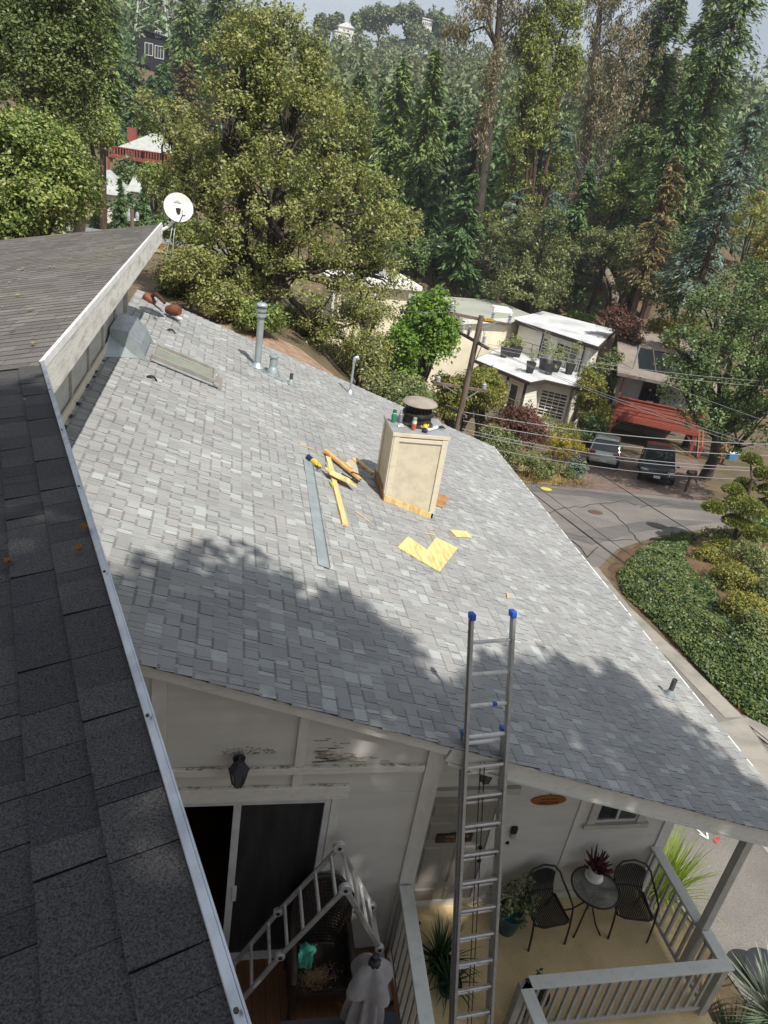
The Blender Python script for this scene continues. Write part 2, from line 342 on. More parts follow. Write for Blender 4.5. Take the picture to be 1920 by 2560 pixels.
m_brickpave = M('herringbone_paving', (0.19, 0.135, 0.11), 0.9, col2=(0.12, 0.09, 0.075), scale=2, bump=0.3, bscale=20, speck=0.2, sscale=20)
m_drygrass = M('dry_grass_strip', (0.36, 0.29, 0.13), 0.95, col2=(0.24, 0.19, 0.085), scale=2, bump=0.5, bscale=20)
m_paint_w = M('white_marking_paint', (0.72, 0.72, 0.69), 0.8, col2=(0.45, 0.44, 0.42), scale=14, lo=0.5, hi=0.8)
m_paint_r = M('red_marking_paint', (0.60, 0.10, 0.075), 0.8, col2=(0.30, 0.13, 0.11), scale=14, lo=0.45, hi=0.75)
m_bark = M('grey_bark', (0.085, 0.07, 0.055), 0.95, col2=(0.045, 0.037, 0.03), scale=6, bump=0.8, bscale=9, stretch=(1, 1, 0.3))
m_bark_red = M('reddish_bark', (0.11, 0.062, 0.04), 0.95, col2=(0.055, 0.035, 0.025), scale=5, bump=0.8, bscale=9, stretch=(1, 1, 0.2))
m_bark_pale = M('pale_twig_bark', (0.25, 0.215, 0.165), 0.95, col2=(0.13, 0.10, 0.08), scale=4, bump=0.4, bscale=9, stretch=(1, 1, 0.3))
m_polewood = M('weathered_pole_wood', (0.19, 0.145, 0.115), 0.9, col2=(0.10, 0.075, 0.058), scale=6, bump=0.5, bscale=20, stretch=(1, 1, 0.15))
m_red = M('red_stained_boards', (0.31, 0.075, 0.05), 0.75, col2=(0.23, 0.055, 0.038), scale=3, bump=0.2, bscale=20, stretch=(1, 1, 5))
m_housewhite = M('cream_clapboard', (0.84, 0.81, 0.72), 0.7, col2=(0.76, 0.73, 0.64), scale=1.5)
m_housebeige = M('pale_yellow_stucco', (0.80, 0.73, 0.57), 0.85, col2=(0.72, 0.655, 0.50), scale=1.2, bump=0.2, bscale=20)
m_flatroof = M('silver_coated_flat_roof', (0.60, 0.61, 0.62), 0.65, col2=(0.36, 0.37, 0.38), scale=0.55, lo=0.45, hi=0.72, detail=8)
m_greenroof = M('greenish_gravel_roof', (0.34, 0.355, 0.30), 0.9, col2=(0.28, 0.29, 0.25), scale=0.5)
m_shinglefar = M('pale_grey_far_roof', (0.42, 0.44, 0.42), 0.9, col2=(0.34, 0.355, 0.34), scale=1.5)
m_brown = M('dark_brown_trim', (0.055, 0.042, 0.035), 0.7)
m_planter = M('black_planter', (0.03, 0.03, 0.034), 0.6)
m_wire = M('aluminium_cable', (0.26, 0.26, 0.26), 0.6, metal=0.2)
m_wire_blk = M('black_cable', (0.02, 0.02, 0.022), 0.6)
m_porcelain = M('grey_porcelain', (0.42, 0.44, 0.46), 0.25, col2=(0.33, 0.35, 0.37), scale=9)
m_asphalt_edge = M('cut_asphalt_edge', (0.035, 0.034, 0.034), 0.95)
# ---------------------------------------------------------------- the setting: terrain, street, far hillside
def smooth01(t): t = np.clip(t, 0, 1); return t * t * (3 - 2 * t)
def G(x, y):
    x = np.asarray(x, float); y = np.asarray(y, float)
    left = np.interp(y, [-80, 16.9, 17.7, 30, 38, 45, 50, 80, 112, 128, 150, 270, 310, 340, 365, 600], [-1, -1, 3.9, 3.9, 3.1, 2.0, .5, -3, -3, 6, 16, 26, 34, 41, 41, 10])
    right = np.interp(y, [-80, 40, 56, 70, 100, 200, 270, 310, 340, 365, 600], [11.9, -6.1, -7.8, -3.5, 5, 16, 26, 34, 41, 41, 10])
    wgt = smooth01((x - 0.4) / 10.6)
    under = np.where(x < 7.25, -1.05, right)
    back = left * (1 - wgt) + right * wgt
    z = np.where(y < 16.9, under, back)
    z = z + 0.16 * np.clip(x - 32, 0, 60) * smooth01((y - 44) / 20)
    z = z + 0.10 * np.clip(-x - 12, 0, 60) * smooth01((y - 60) / 60)
    return z
xs = np.unique(np.concatenate([np.linspace(-420, -30, 30), np.arange(-30, 46, 1.0), np.linspace(46, 480, 32), [7.2, 7.3]]))
ys = np.unique(np.concatenate([np.linspace(-80, -4, 10), np.arange(-4, 72, 1.0), np.linspace(72, 600, 50), [16.9, 17.7]]))
XX, YY = np.meshgrid(xs, ys, indexing='ij'); ZZ = G(XX, YY)
rough = (np.sin(XX * 0.9 + 1.3 * np.sin(YY * 0.4)) * np.cos(YY * 0.7) * 0.12) * smooth01((YY - 46) / 10)
Vt = np.stack([XX, YY, ZZ + rough], -1).reshape(-1, 3); ny = len(ys)
ii, jj = np.meshgrid(np.arange(len(xs) - 1), np.arange(ny - 1), indexing='ij'); a = (ii * ny + jj).ravel()
gd = link('ground', np_mesh('ground', Vt, np.stack([a, a + ny, a + ny + 1, a + 1], 1), m_earth, True))
tag(gd, 'dry brown hillside ground under the houses and trees', kind='structure')

def sheet(name, pts, mat, lift, label=None, div=1.5):
    """a flat area following the sloping street plane"""
    bm = bmesh.new(); vs = [bm.verts.new((x, y, -0.1 - 0.15 * y + lift)) for x, y in pts]; bm.faces.new(vs)
    me = bpy.data.meshes.new(name); bmesh.ops.recalc_face_normals(bm, faces=bm.faces); bm.to_mesh(me); bm.free(); me.materials.append(mat)
    o = link(name, me)
    return tag(o, label, kind='structure')
sheet('road', [(7.35, -6), (7.35, 32.2), (14.6, 32.0), (17.6, 31.6), (24.5, 30.6), (34, 30.6), (60, 33), (60, 24), (30, 25.6), (21.5, 26.0), (17.8, 24.4), (15.0, 22.6), (13.2, 20.6), (12.6, 17.5), (12.4, 14), (12.2, 11.6), (15.5, 11.4), (40, 13), (40, -6)], m_asphalt, 0.02, 'worn grey asphalt street running past the house to the junction')
sheet('road_patch', [(13.9, 31.2), (17.9, 30.9), (24, 29.9), (24, 28.6), (19.5, 29.0), (17.4, 29.9), (14.0, 30.2)], m_asphalt2, 0.03, 'darker asphalt repair strip at the junction')
sheet('road_patch', [(13.2, 24.0), (19.6, 27.0), (22.4, 26.9), (17.2, 24.9), (14.2, 23.0)], m_asphalt2, 0.03, 'darker asphalt repair wedge beside the ivy bank')
sheet('driveway', [(16.8, 31.5), (24.6, 30.7), (31, 41.2), (25.4, 44.2), (20.4, 38.8)], m_brickpave, 0.03, 'dark brick paved driveway under the parked cars')
sheet('verge', [(10.6, 31.9), (16.7, 31.5), (18.8, 34.5), (17.4, 38), (10, 38)], m_drygrass, 0.05, 'dry grass verge along the street edge')
sheet('gutter', [(11.75, 11.5), (12.25, 11.5), (12.45, 14), (12.65, 17.5), (13.2, 20.6), (12.8, 20.7), (12.2, 17.6), (11.95, 14)], m_conc, 0.03, 'pale concrete gutter between street and ivy bank')
sheet('apron', [(9.55, 5.6), (9.75, 8.4), (11.4, 11.3), (12.2, 11.5), (15.4, 11.3), (13.6, 9.6), (11.6, 7.4), (11.0, 5.6)], m_conc, 0.028, 'pale worn concrete apron crossing the street')
# chalky arrows and utility scribble sprayed on the asphalt
def stroke(mb, pts, wd, lift=0.035):
    for (x0, y0), (x1, y1) in zip(pts[:-1], pts[1:]):
        d = nrm(V3(x1 - x0, y1 - y0, 0)); nn = V3(-d[1], d[0], 0) * wd / 2
        q = [(x0, y0), (x1, y1)]
        vs = []
        for (x, y), sg in ((q[0], 1), (q[1], 1), (q[1], -1), (q[0], -1)):
            X, Y = x + sg * nn[0], y + sg * nn[1]; vs.append((X, Y, -0.1 - 0.15 * Y + lift))
        mb.add(vs, [(0, 1, 2, 3)])
S2 = lambda u, v: tuple(onstreet(u, v)[:2])
mb = MB()
for pts in ([(1731, 2067), (1765, 2062)], [(1748, 2058), (1765, 2062), (1757, 2074)], [(1731, 2067), (1768, 2101)], [(1747, 2088), (1768, 2101), (1766, 2085)]): stroke(mb, [S2(*p) for p in pts], 0.035)
tag(mb.build('road_marking', m_paint_w), 'white sprayed double arrow on the asphalt', kind='structure')
mb = MB()
for pts in ([(1782, 2082), (1797, 2076), (1784, 2088), (1799, 2083), (1785, 2074), (1794, 2090)], [(1783, 2104), (1797, 2097), (1786, 2110), (1798, 2106), (1785, 2098)]): stroke(mb, [S2(*p) for p in pts], 0.03)
tag(mb.build('road_marking', m_paint_r), 'red sprayed utility scribble on the asphalt', kind='structure')
mb = MB(); c = onstreet(1365, 1224); mb.lathe([(0.28, 0), (0.28, 0.012)], (c[0], c[1], c[2] + 0.03), 16, (0, 0.148, 0.989))
tag(mb.build('road_marking', M('yellow_dot_paint', (0.7, 0.55, 0.08), 0.8)), 'yellow painted disc on the asphalt at the junction', kind='structure')
c = onstreet(1488, 1282); mb = MB(); mb.lathe([(0.0, 0.0), (0.33, 0.0), (0.33, 0.02), (0.29, 0.024), (0.0, 0.024)], (c[0], c[1], c[2] + 0.018), 20, (0, 0.148, 0.989))
mesh_thing(mb, 'manhole_cover', M('rusty_iron', (0.12, 0.07, 0.045), 0.8), 'small rusty round cover set in the junction asphalt', 'manhole cover', tuple(c))
# tar-filled cracks
mb = MB()
for base in ([(1360, 1290), (1400, 1272), (1450, 1268), (1500, 1262), (1560, 1252), (1600, 1268)], [(1500, 1262), (1540, 1290), (1575, 1330), (1610, 1370)], [(1372, 1330), (1440, 1340), (1520, 1352), (1600, 1350)], [(1430, 1350), (1470, 1395), (1500, 1360)], [(1600, 1268), (1680, 1262), (1760, 1275)]):
    pts = []
    for (u0, v0), (u1, v1) in zip(base[:-1], base[1:]):
        for k in range(4): pts.append(S2(u0 + (u1 - u0) * k / 4 + random.uniform(-3, 3), v0 + (v1 - v0) * k / 4 + random.uniform(-2.5, 2.5)))
    stroke(mb, pts, 0.045, 0.036)
tag(mb.build('road_crack', M('tar', (0.05, 0.045, 0.042), 0.8)), 'dark cracks across the worn asphalt junction', kind='stuff')
# left-hand road seen past the upper roof
def G1(x, y): return float(G(x, y))
mb = MB(); pts = [(x, 38.5 + 0.12 * x) for x in range(-30, 6, 3)]
for (x0, y0), (x1, y1) in zip(pts[:-1], pts[1:]):
    mb.add([(x0, y0, G1(x0, y0) + .06), (x1, y1, G1(x1, y1) + .06), (x1, y1 + 6.5, G1(x1, y1 + 6.5) + .06), (x0, y0 + 6.5, G1(x0, y0 + 6.5) + .06)], [(0, 1, 2, 3)])
tag(mb.build('road', m_asphalt), 'upper grey road beyond the oak with a guard rail', kind='structure')
mb = MB()
for (x0, y0), (x1, y1) in zip(pts[:-1], pts[1:]):
    mb.add([(x0, y0 - 3.5, G1(x0, y0 - 3.5) + .05), (x1, y1 - 3.5, G1(x1, y1 - 3.5) + .05), (x1, y1, G1(x1, y1) + .05), (x0, y0, G1(x0, y0) + .05)], [(0, 1, 2, 3)])
tag(mb.build('verge', m_drygrass), 'dry yellow grass strip along the upper road', kind='structure')
# mulch strip directly behind the far rake
mb = MB()
for k in range(10):
    x0, x1 = -3 + k, -2 + k
    mb.add([(x0, 17.05, G1(x0, 17.72) + .05), (x1, 17.05, G1(x1, 17.72) + .05), (x1, 20.5, G1(x1, 20.5) + .05), (x0, 20.5, G1(x0, 20.5) + .05)], [(0, 1, 2, 3)])
tag(mb.build('mulch_bed', m_mulch), 'pinkish mulch bed behind the shingled roof', kind='structure')
# ---------------------------------------------------------------- shingle laying
TAB_F = [(0, 3, 2, 1), (4, 5, 9, 8), (0, 1, 5, 4), (1, 2, 6, 9, 5), (2, 3, 7, 6), (3, 0, 4, 8, 7), (8, 9, 6, 7)]
def tab_verts(x0, x1, L, t, bx):
    """thin wedge; bx = share of the length below the darker shadow band"""
    zb = .007 + t + (.002 - .007 - t) * bx
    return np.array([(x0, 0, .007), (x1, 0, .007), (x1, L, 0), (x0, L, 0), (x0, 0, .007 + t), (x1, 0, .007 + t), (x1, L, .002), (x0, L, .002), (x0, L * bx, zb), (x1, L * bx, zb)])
def tab_mesh(name, wd, L, t, mat, bx, em, bm, zs=1.0):
    g = 0.0015; x0, x1 = -wd / 2 + g, wd / 2 - g
    return np_mesh(name, tab_verts(x0, x1, L, t, bx) * np.array([1, 1, zs]), TAB_F, mat, edge=em, band=bm)
def lay(roof, spec, n_single, m_one, m_all, visible, b_one, b_all, em, em_one=None, two_tone=False, far_one=None):
    """spec: list of (matrix3 columns X Y Z, point of course start, length, widths, exposure). The largest-showing tabs become objects, the rest one field."""
    tabs = []
    for Ax, P0, ln, widths, ex, keep, *zs in spec:
        x = -random.random() * 0.2
        while x < ln:
            k = random.randrange(len(widths)); wd = widths[k]
            lo, hi = max(x, 0), min(x + wd, ln)
            if hi - lo > 0.02:
                c = P0 + Ax[:, 0] * (lo + hi) / 2
                if keep is None or keep(c): tabs.append((Ax, c, hi - lo, wd, ex, random.random() < 0.45, abs(hi - lo - wd) < 1e-6, zs[0] if zs else 1.0))
            x += wd
    sc = []
    for i, (Ax, c, wl, wd, ex, thick, full, zsc) in enumerate(tabs):
        if not full: continue
        (u, v), d = project(c)
        if d < 0.3 or not (5 < u < 1915 and 5 < v < 2555) or not visible(u, v): continue
        q = [project(c + Ax[:, 0] * sx * wl / 2 + Ax[:, 1] * sy)[0] for sx, sy in ((-1, 0), (1, 0), (1, ex), (-1, ex))]
        ar = 0.5 * abs(sum(q[j][0] * q[(j + 1) % 4][1] - q[(j + 1) % 4][0] * q[j][1] for j in range(4)))
        sc.append((ar, i))
    sc.sort(reverse=True); single = set(i for _, i in sc[:n_single])
    cache = {}; Vs = []; o0 = org(roof); nearf = []
    for i, (Ax, c, wl, wd, ex, thick, full, zsc) in enumerate(tabs):
        t = 0.011 if thick else 0.006
        if i in single:
            key = (round(wd, 3), thick, zsc)
            if key not in cache:
                if zsc == 1.0: cache[key] = tab_mesh('shingle', wd, ex * 1.15, t, m_one, .70 if thick else .86, em_one or em, b_one)
                else: cache[key] = tab_mesh('shingle', wd, ex * 1.15, t, far_one, .70 if thick else .86, em, far_one, zsc)
            o = bpy.data.objects.new('shingle', cache[key]); COL.objects.link(o); o.parent = roof
            mm = Matrix.Identity(4)
            jit = random.uniform(-.004, .004)
            X = nrm(Ax[:, 0] + Ax[:, 1] * jit * 2); Y = np.cross(Ax[:, 2], X)
            for r in range(3): mm[r][0] = X[r]; mm[r][1] = Y[r]; mm[r][2] = Ax[r, 2]; mm[r][3] = c[r] - o0[r]
            o.matrix_local = mm
        else:
            g = .0015; L = ex * 1.15; nearf.append(zsc == 1.0)
            Vs.append(c - o0 + tab_verts(-wl / 2 + g, wl / 2 - g, L, t, .70 if thick else .86) * np.array([1, 1, zsc]) @ Ax.T)
    V = np.concatenate(Vs); F = [tuple(i + 10 * k for i in f) for k in range(len(Vs)) for f in TAB_F]
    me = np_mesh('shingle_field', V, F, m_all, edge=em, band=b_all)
    if two_tone:                                       # near courses carry tree shade in their colour, weathered ones far
        k = np.tile(np.arange(7), len(Vs)); nf = np.repeat(np.array(nearf), 7); me.polygons.foreach_set('material_index', np.where((k == 1) | (k == 6), np.where(nf, 2, 0), 1).astype(np.int32)); me.update()
    o = link('shingle_field', me, roof); tag(o, kind='stuff')

# ---------------------------------------------------------------- the house under the grey shingled roof
house = thing('house', 'taupe house with grey shingle roof, covered porch and sliding door, in the middle', 'house', (2.2, 10.0, -1.0))
TH = math.atan(1 / 3); ES = V3(math.cos(TH), 0, -math.sin(TH)); NR = V3(math.sin(TH), 0, math.cos(TH)); EY = V3(0, 1, 0)
ZR = lambda x: 4.69 - x / 3
def RP(x, y, h=0.0): return V3(x, y, ZR(x)) + NR * h
mb = MB(); mb.hexa([RP(-1.8, 4.86, -.05), RP(6.79, 4.86, -.05), RP(6.79, 16.8, -.05), RP(-1.8, 16.8, -.05), RP(-1.8, 4.86, -.004), RP(6.79, 4.86, -.004), RP(6.79, 16.8, -.004), RP(-1.8, 16.8, -.004)])
roof = mb.build('roof', m_felt, house); tag(roof, 'grey blend laminated shingle roof slope')
AX = np.stack([EY, -ES, NR], 1); W_LOW = [0.04, 0.055, 0.075, 0.095, 0.12, 0.155]
spec = []; s = 9.11; EX = 0.1435
while s > 0.02:
    st = random.uniform(-.012, .006)
    spec.append((AX, V3(-1.82, 4.80 + st, ZR(-1.82)) + ES * s, 12.06, W_LOW, EX, None)); s -= EX
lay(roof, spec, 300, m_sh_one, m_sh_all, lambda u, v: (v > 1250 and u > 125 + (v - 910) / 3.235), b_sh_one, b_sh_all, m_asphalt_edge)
# metal drip edge on the eave, rake trim boards
def board(name, a, b, w, h, mat, parent, up=(0, 0, 1), bevel=0.004): return MB().bar(a, b, w, h, up).build(name, mat, parent, bevel=bevel)
board('eave_edge', (6.812, 4.82, 2.42), (6.812, 16.86, 2.42), 0.022, 0.03, m_white_metal, house)
board('eave_fascia', (6.77, 4.87, 2.33), (6.77, 16.8, 2.33), 0.03, 0.15, m_taupe_trim, house)
board('far_rake_board', V3(-1.8, 16.84, ZR(-1.8) - .09), V3(6.78, 16.84, ZR(6.78) - .09), 0.03, 0.13, m_taupe_trim, house)
board('rake_board', V3(-1.8, 4.86, ZR(-1.8) - .085), V3(2.19, 4.86, ZR(2.19) - .085), 0.05, 0.085, m_trim_lt, house)
board('rake_drip_trim', V3(-1.8, 4.835, ZR(-1.8) - .028), V3(6.82, 4.835, ZR(6.82) - .028), 0.03, 0.03, m_taupe_trim, house)
board('porch_beam', V3(2.2, 4.86, ZR(2.2) - .12), V3(6.8, 4.86, ZR(6.8) - .12), 0.055, 0.155, m_trim_lt, house)
board('porch_beam_lip', V3(2.2, 4.845, ZR(2.2) - .215), V3(6.8, 4.845, ZR(6.8) - .215), 0.07, 0.03, m_rail, house)
mb = MB(); mb.hexa([RP(2.2, 4.9, -.12), RP(6.75, 4.9, -.12), RP(6.75, 6.04, -.12), RP(2.2, 6.04, -.12), RP(2.2, 4.9, -.07), RP(6.75, 4.9, -.07), RP(6.75, 6.04, -.07), RP(2.2, 6.04, -.07)]); mb.build('porch_ceiling', m_taupe_trim, house)
# gable wall (plane y = 4.92) as separate siding panels round the sliding door
YG = 4.92
def gpanel(name, x0, x1, z0, zt0, zt1):
    return MB().prism([(x0, YG, z0), (x1, YG, z0), (x1, YG, zt1), (x0, YG, zt0)], (0, 0.06, 0)).build(name, m_taupe, house)
gpanel('siding_panel', -1.8, 0.86, 3.66, ZR(-1.8) - .06, ZR(.86) - .06)
rot_panel = gpanel('siding_panel', 0.862, 2.16, 3.66, ZR(.862) - .06, ZR(2.16) - .06)
gpanel('siding_panel', -1.8, 0.86, 3.30, 3.658, 3.658)
gpanel('siding_panel', 0.862, 2.16, 3.30, 3.658, 3.658)
gpanel('siding_panel', 1.26, 2.16, -1.0, 3.298, 3.298)
gpanel('siding_panel', -1.8, -0.42, -1.0, 3.298, 3.298)
gpanel('siding_panel', -0.418, 1.258, -1.0, 1.0, 1.0)
for nm, x0, x1, z0, f in (('batten', -.43, -.31, 1.0, ZR), ('batten', .80, .885, 3.40, ZR)):
    MB().prism([(x0, YG - .03, z0), (x1, YG - .03, z0), (x1, YG - .03, f(x1) - .125), (x0, YG - .03, f(x0) - .125)], (0, .028, 0)).build(nm, m_taupe_trim, house, bevel=.003)
board('wall_band', (-1.8, YG - .022, 3.625), (2.02, YG - .022, 3.625), .04, .075, m_trim_lt, house)
MB().prism([(2.03, YG - .035, -1), (2.19, YG - .035, -1), (2.19, YG - .035, ZR(2.19) - .1), (2.03, YG - .035, ZR(2.03) - .1)], (0, .033, 0)).build('corner_board', m_taupe_trim, house, bevel=.004)
MB().box((2.13, 4.955, -1), (2.19, 6.08, 3.9)).build('return_wall', m_taupe, house)
# rotten patch on the right-hand siding panel: flaked wood splinters
mb = MB()
for k in range(70):
    x = 1.0 + abs(random.gauss(0, .24)); z = 3.69 + abs(random.gauss(0, .09)) * max(0.2, 1.25 - (x - 1.0) * 1.4)
    if x > 1.75 or z > 3.98: continue
    ln = random.uniform(.015, .07); th = random.uniform(.002, .006)
    mb.obox((x, YG - .002, z), (ln, 0, random.uniform(-.003, .003)), (0, .003, 0), (0, 0, th))
mb.build('rotten_patch', M('rotten_wood', (0.34, 0.30, 0.25), 0.95, col2=(0.48, 0.44, 0.38), scale=14), house)
# grit and cobweb lying on ledges
mb = MB()
for k in range(90):
    zc, xr = random.choice(((3.668, (-.2, 2.0)), (3.668, (-.2, 2.0)), (3.432, (-.2, 1.3))))
    x = random.uniform(*xr); mb.obox((x, YG - random.uniform(.012, .04), zc + .002), (random.uniform(.004, .02), 0, .002), (0, .003, 0), (0, 0, .003))
mb.build('ledge_litter', M('leaf_litter', (0.34, 0.28, 0.21), 0.95), house)
# sliding door
sd = MB().box((-.60, YG - .045, 3.27), (1.34, YG + .0, 3.425)).build('door_header', m_trim_lt, house, bevel=.006)
board('door_casing', (1.235, YG - .02, 1.0), (1.235, YG - .02, 3.27), .035, .085, m_taupe_trim, house, up=(1, 0, 0))
sl = MB()
sl.box((1.13, YG - .03, 1.0), (1.19, YG + .05, 3.265)); sl.box((-.42, YG - .03, 3.215), (1.13, YG + .05, 3.265)); sl.box((-.42, YG - .05, 1.0), (1.19, YG + .06, 1.06)); sl.box((-.42, YG - .03, 1.06), (-.36, YG + .05, 3.215))
sdo = sl.build('sliding_door', m_vinyl, house, bevel=.004)
MB().box((.30, YG - .012, 1.06), (.37, YG + .02, 3.215)).build('stile', m_vinyl, sdo, bevel=.004)
MB().box((.37, YG + .002, 1.06), (1.13, YG + .012, 3.215)).build('screen_panel', m_screen, sdo)
MB().box((.352, YG - .04, 1.92), (.395, YG - .013, 2.12)).build('handle', m_vinyl, sdo, bevel=.006)
mb = MB()
mb.add([(-1.5, 4.98, 1.0), (1.3, 4.98, 1.0), (1.3, 8.2, 1.0), (-1.5, 8.2, 1.0)], [(0, 1, 2, 3)])
fl = mb.build('room_floor', m_floorwood, house)
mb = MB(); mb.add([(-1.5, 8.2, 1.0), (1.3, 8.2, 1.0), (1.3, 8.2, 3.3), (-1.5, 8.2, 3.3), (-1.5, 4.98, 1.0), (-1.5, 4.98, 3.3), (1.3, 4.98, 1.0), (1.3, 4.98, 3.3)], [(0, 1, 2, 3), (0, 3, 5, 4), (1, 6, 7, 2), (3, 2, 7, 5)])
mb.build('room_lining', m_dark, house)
# porch wall (plane y = 6.07)
YP = 6.07
def ptop(x): return ZR(x) - .07
MB().prism([(2.19, YP, -1), (4.69, YP, -1), (4.69, YP, ptop(4.69)), (2.19, YP, ptop(2.19))], (0, .08, 0)).build('porch_wall', m_taupe, house)
mb = MB(); mb.prism([(4.692, YP, -1), (4.94, YP, -1), (4.94, YP, ptop(4.94)), (4.692, YP, ptop(4.692))], (0, .08, 0)); mb.prism([(5.56, YP, -1), (6.10, YP, -1), (6.10, YP, ptop(6.10)), (5.56, YP, ptop(5.56))], (0, .08, 0)); mb.prism([(4.941, YP, -1), (5.559, YP, -1), (5.559, YP, 1.42), (4.941, YP, 1.42)], (0, .08, 0)); mb.prism([(4.941, YP, 2.2), (5.559, YP, 2.2), (5.559, YP, ptop(5.559)), (4.941, YP, ptop(4.941))], (0, .08, 0))
mb.build('porch_wall', m_taupe, house)
MB().prism([(4.655, YP - .022, 0), (4.735, YP - .022, 0), (4.735, YP - .022, ptop(4.735)), (4.655, YP - .022, ptop(4.655))], (0, .02, 0)).build('batten', m_taupe_trim, house, bevel=.003)
MB().prism([(5.98, YP - .025, -1), (6.10, YP - .025, -1), (6.10, YP - .025, ptop(6.1)), (5.98, YP - .025, ptop(5.98))], (0, .023, 0)).build('corner_board', m_taupe_trim, house, bevel=.003)
board('base_board', (2.2, YP - .02, .06), (5.97, YP - .02, .06), .03, .12, m_taupe_trim, house)
MB().box((6.10, 6.07, -3), (6.16, 16.5, 2.62)).build('eave_wall', m_taupe, house)
MB().prism([(-1.75, 16.5, -1), (6.16, 16.5, -3), (6.16, 16.5, ZR(6.16) - .1), (-1.75, 16.5, ZR(-1.75) - .1)], (0, .06, 0)).build('rear_wall', m_taupe, house)
m_wintrim = M('warm_white_trim', (0.50, 0.48, 0.42), 0.6, col2=(0.42, 0.40, 0.35), scale=5)
win = MB(); win.box((4.84, YP - .03, 1.40), (4.95, YP - .002, 2.3)); win.box((5.55, YP - .03, 1.40), (5.66, YP - .002, 2.3)); win.box((4.84, YP - .03, 2.19), (5.66, YP - .001, 2.3))
wi = win.build('window', m_wintrim, house, bevel=.003)
MB().box((4.80, YP - .055, 1.325), (5.72, YP - .002, 1.398)).build('sill', m_wintrim, wi, bevel=.004)
mb = MB(); mb.box((4.95, YP - .008, 1.425), (5.55, YP + .03, 1.45)); mb.box((4.95, YP - .008, 1.45), (4.975, YP + .03, 2.19)); mb.box((5.525, YP - .008, 1.45), (5.55, YP + .03, 2.19)); mb.box((5.235, YP - .012, 1.45), (5.27, YP + .03, 2.19))
mb.build('sash', m_alu, wi, bevel=.002)
MB().box((4.975, YP + .012, 1.45), (5.235, YP + .018, 2.19)).build('pane', m_glass, wi)
MB().box((5.27, YP + .006, 1.45), (5.525, YP + .010, 2.19)).build('pane', M('milky_pane', (0.07, 0.075, 0.07), 0.12, spec=0.7), wi)
# front door with six raised panels
m_door = M('taupe_door_paint', (0.27, 0.25, 0.215), 0.5, col2=(0.24, 0.225, 0.19), scale=3)
dr = MB().box((2.62, YP - .03, .03), (3.52, YP - .002, 1.99)).build('front_door', m_door, house, bevel=.003)
for x0, x1 in ((2.72, 3.02), (3.12, 3.42)):
    for z0, z1 in ((.12, .36), (.46, 1.12), (1.24, 1.55), (1.66, 1.86)):
        mb = MB(); mb.add([(x0, YP - .031, z0), (x1, YP - .031, z0), (x1, YP - .031, z1), (x0, YP - .031, z1), (x0 + .025, YP - .047, z0 + .025), (x1 - .025, YP - .047, z0 + .025), (x1 - .025, YP - .047, z1 - .025), (x0 + .025, YP - .047, z1 - .025)], [(4, 5, 6, 7), (0, 1, 5, 4), (1, 2, 6, 5), (2, 3, 7, 6), (3, 0, 4, 7), (3, 2, 1, 0)])
        mb.build('door_panel', m_door, dr)
MB().lathe([(.0, 0), (.035, 0), (.035, .012), (.012, .02), (.012, .05), (.03, .06), (.026, .085), (0, .09)], (3.46, YP - .03, .92), 12, (0, -1, 0)).build('door_knob', m_black, dr, smooth=True)
MB().lathe([(.0, 0), (.03, 0), (.03, .02), (0, .024)], (3.46, YP - .03, 1.08), 12, (0, -1, 0)).build('lock', m_black, dr, smooth=True)
mb = MB(); mb.box((2.52, YP - .04, .0), (2.61, YP - .003, 2.0)); mb.box((3.53, YP - .04, .0), (3.63, YP - .003, 2.0)); mb.build('door_frame', m_taupe_trim, house, bevel=.004)
MB().box((2.42, YP - .06, 2.001), (3.77, YP - .003, 2.10)).build('door_head', m_wintrim, house, bevel=.004)
m_ltw = M('lettering_ink', (0.05, 0.025, 0.01), 0.8)
# porch post under the beam
MB().box((5.96, 4.855, -0.2), (6.06, 4.955, ZR(6.0) - .22)).build('porch_post', m_rail_side, house, bevel=.005)
MB().box((2.2, 4.30, -1.0), (6.12, 6.07, 0.0)).build('porch_floor', m_porch, house)

# ---------------------------------------------------------------- the higher wing the photograph is taken from
upper = thing('upper_house', 'higher house wing with charcoal shingle roof and metal edge, at left', 'house', (-4.0, 9.0, -1.0))
PB = math.atan(0.231); NU = V3(-math.sin(PB), 0, math.cos(PB)); XU = V3(math.cos(PB), 0, math.sin(PB))
ZU = lambda x: 7.01 + 0.231 * (x + 1.2)
def UP(x, y, h=0.0): return V3(x, y, ZU(x)) + NU * h
C0 = cut(110, 910, (-.231, 0, 1), 7.01 + .231 * 1.2); E1 = cut(620, 2560, (-.231, 0, 1), 7.01 + .231 * 1.2)
e1 = nrm(E1 - C0); E2 = E1 + e1 * 1.6; C1 = V3(C0[0] + .03, 14.25, ZU(C0[0] + .03))
er = nrm(np.cross(e1, NU)); er = er if er[0] > 0 else -er          # in-plane, towards the open edge
mb = MB(); outl = [C0 - er * .05 - XU * .04, E2 - er * .05, V3(-9, E2[1], ZU(-9)), V3(-9, 14.22, ZU(-9)), C1 - XU * .06 - EY * .03]
mb.prism([p - NU * .16 for p in outl], NU * .155); uroof = mb.build('roof', m_felt, upper); tag(uroof, 'charcoal laminated shingle roof with leaf litter')
spec = []
W_NEAR = [0.055, 0.09, 0.13, 0.165, 0.20, 0.25]
Xn = nrm(np.cross(er, NU)); AN = np.stack([Xn, er, NU], 1)
Ln = np.linalg.norm(E2 - C0)
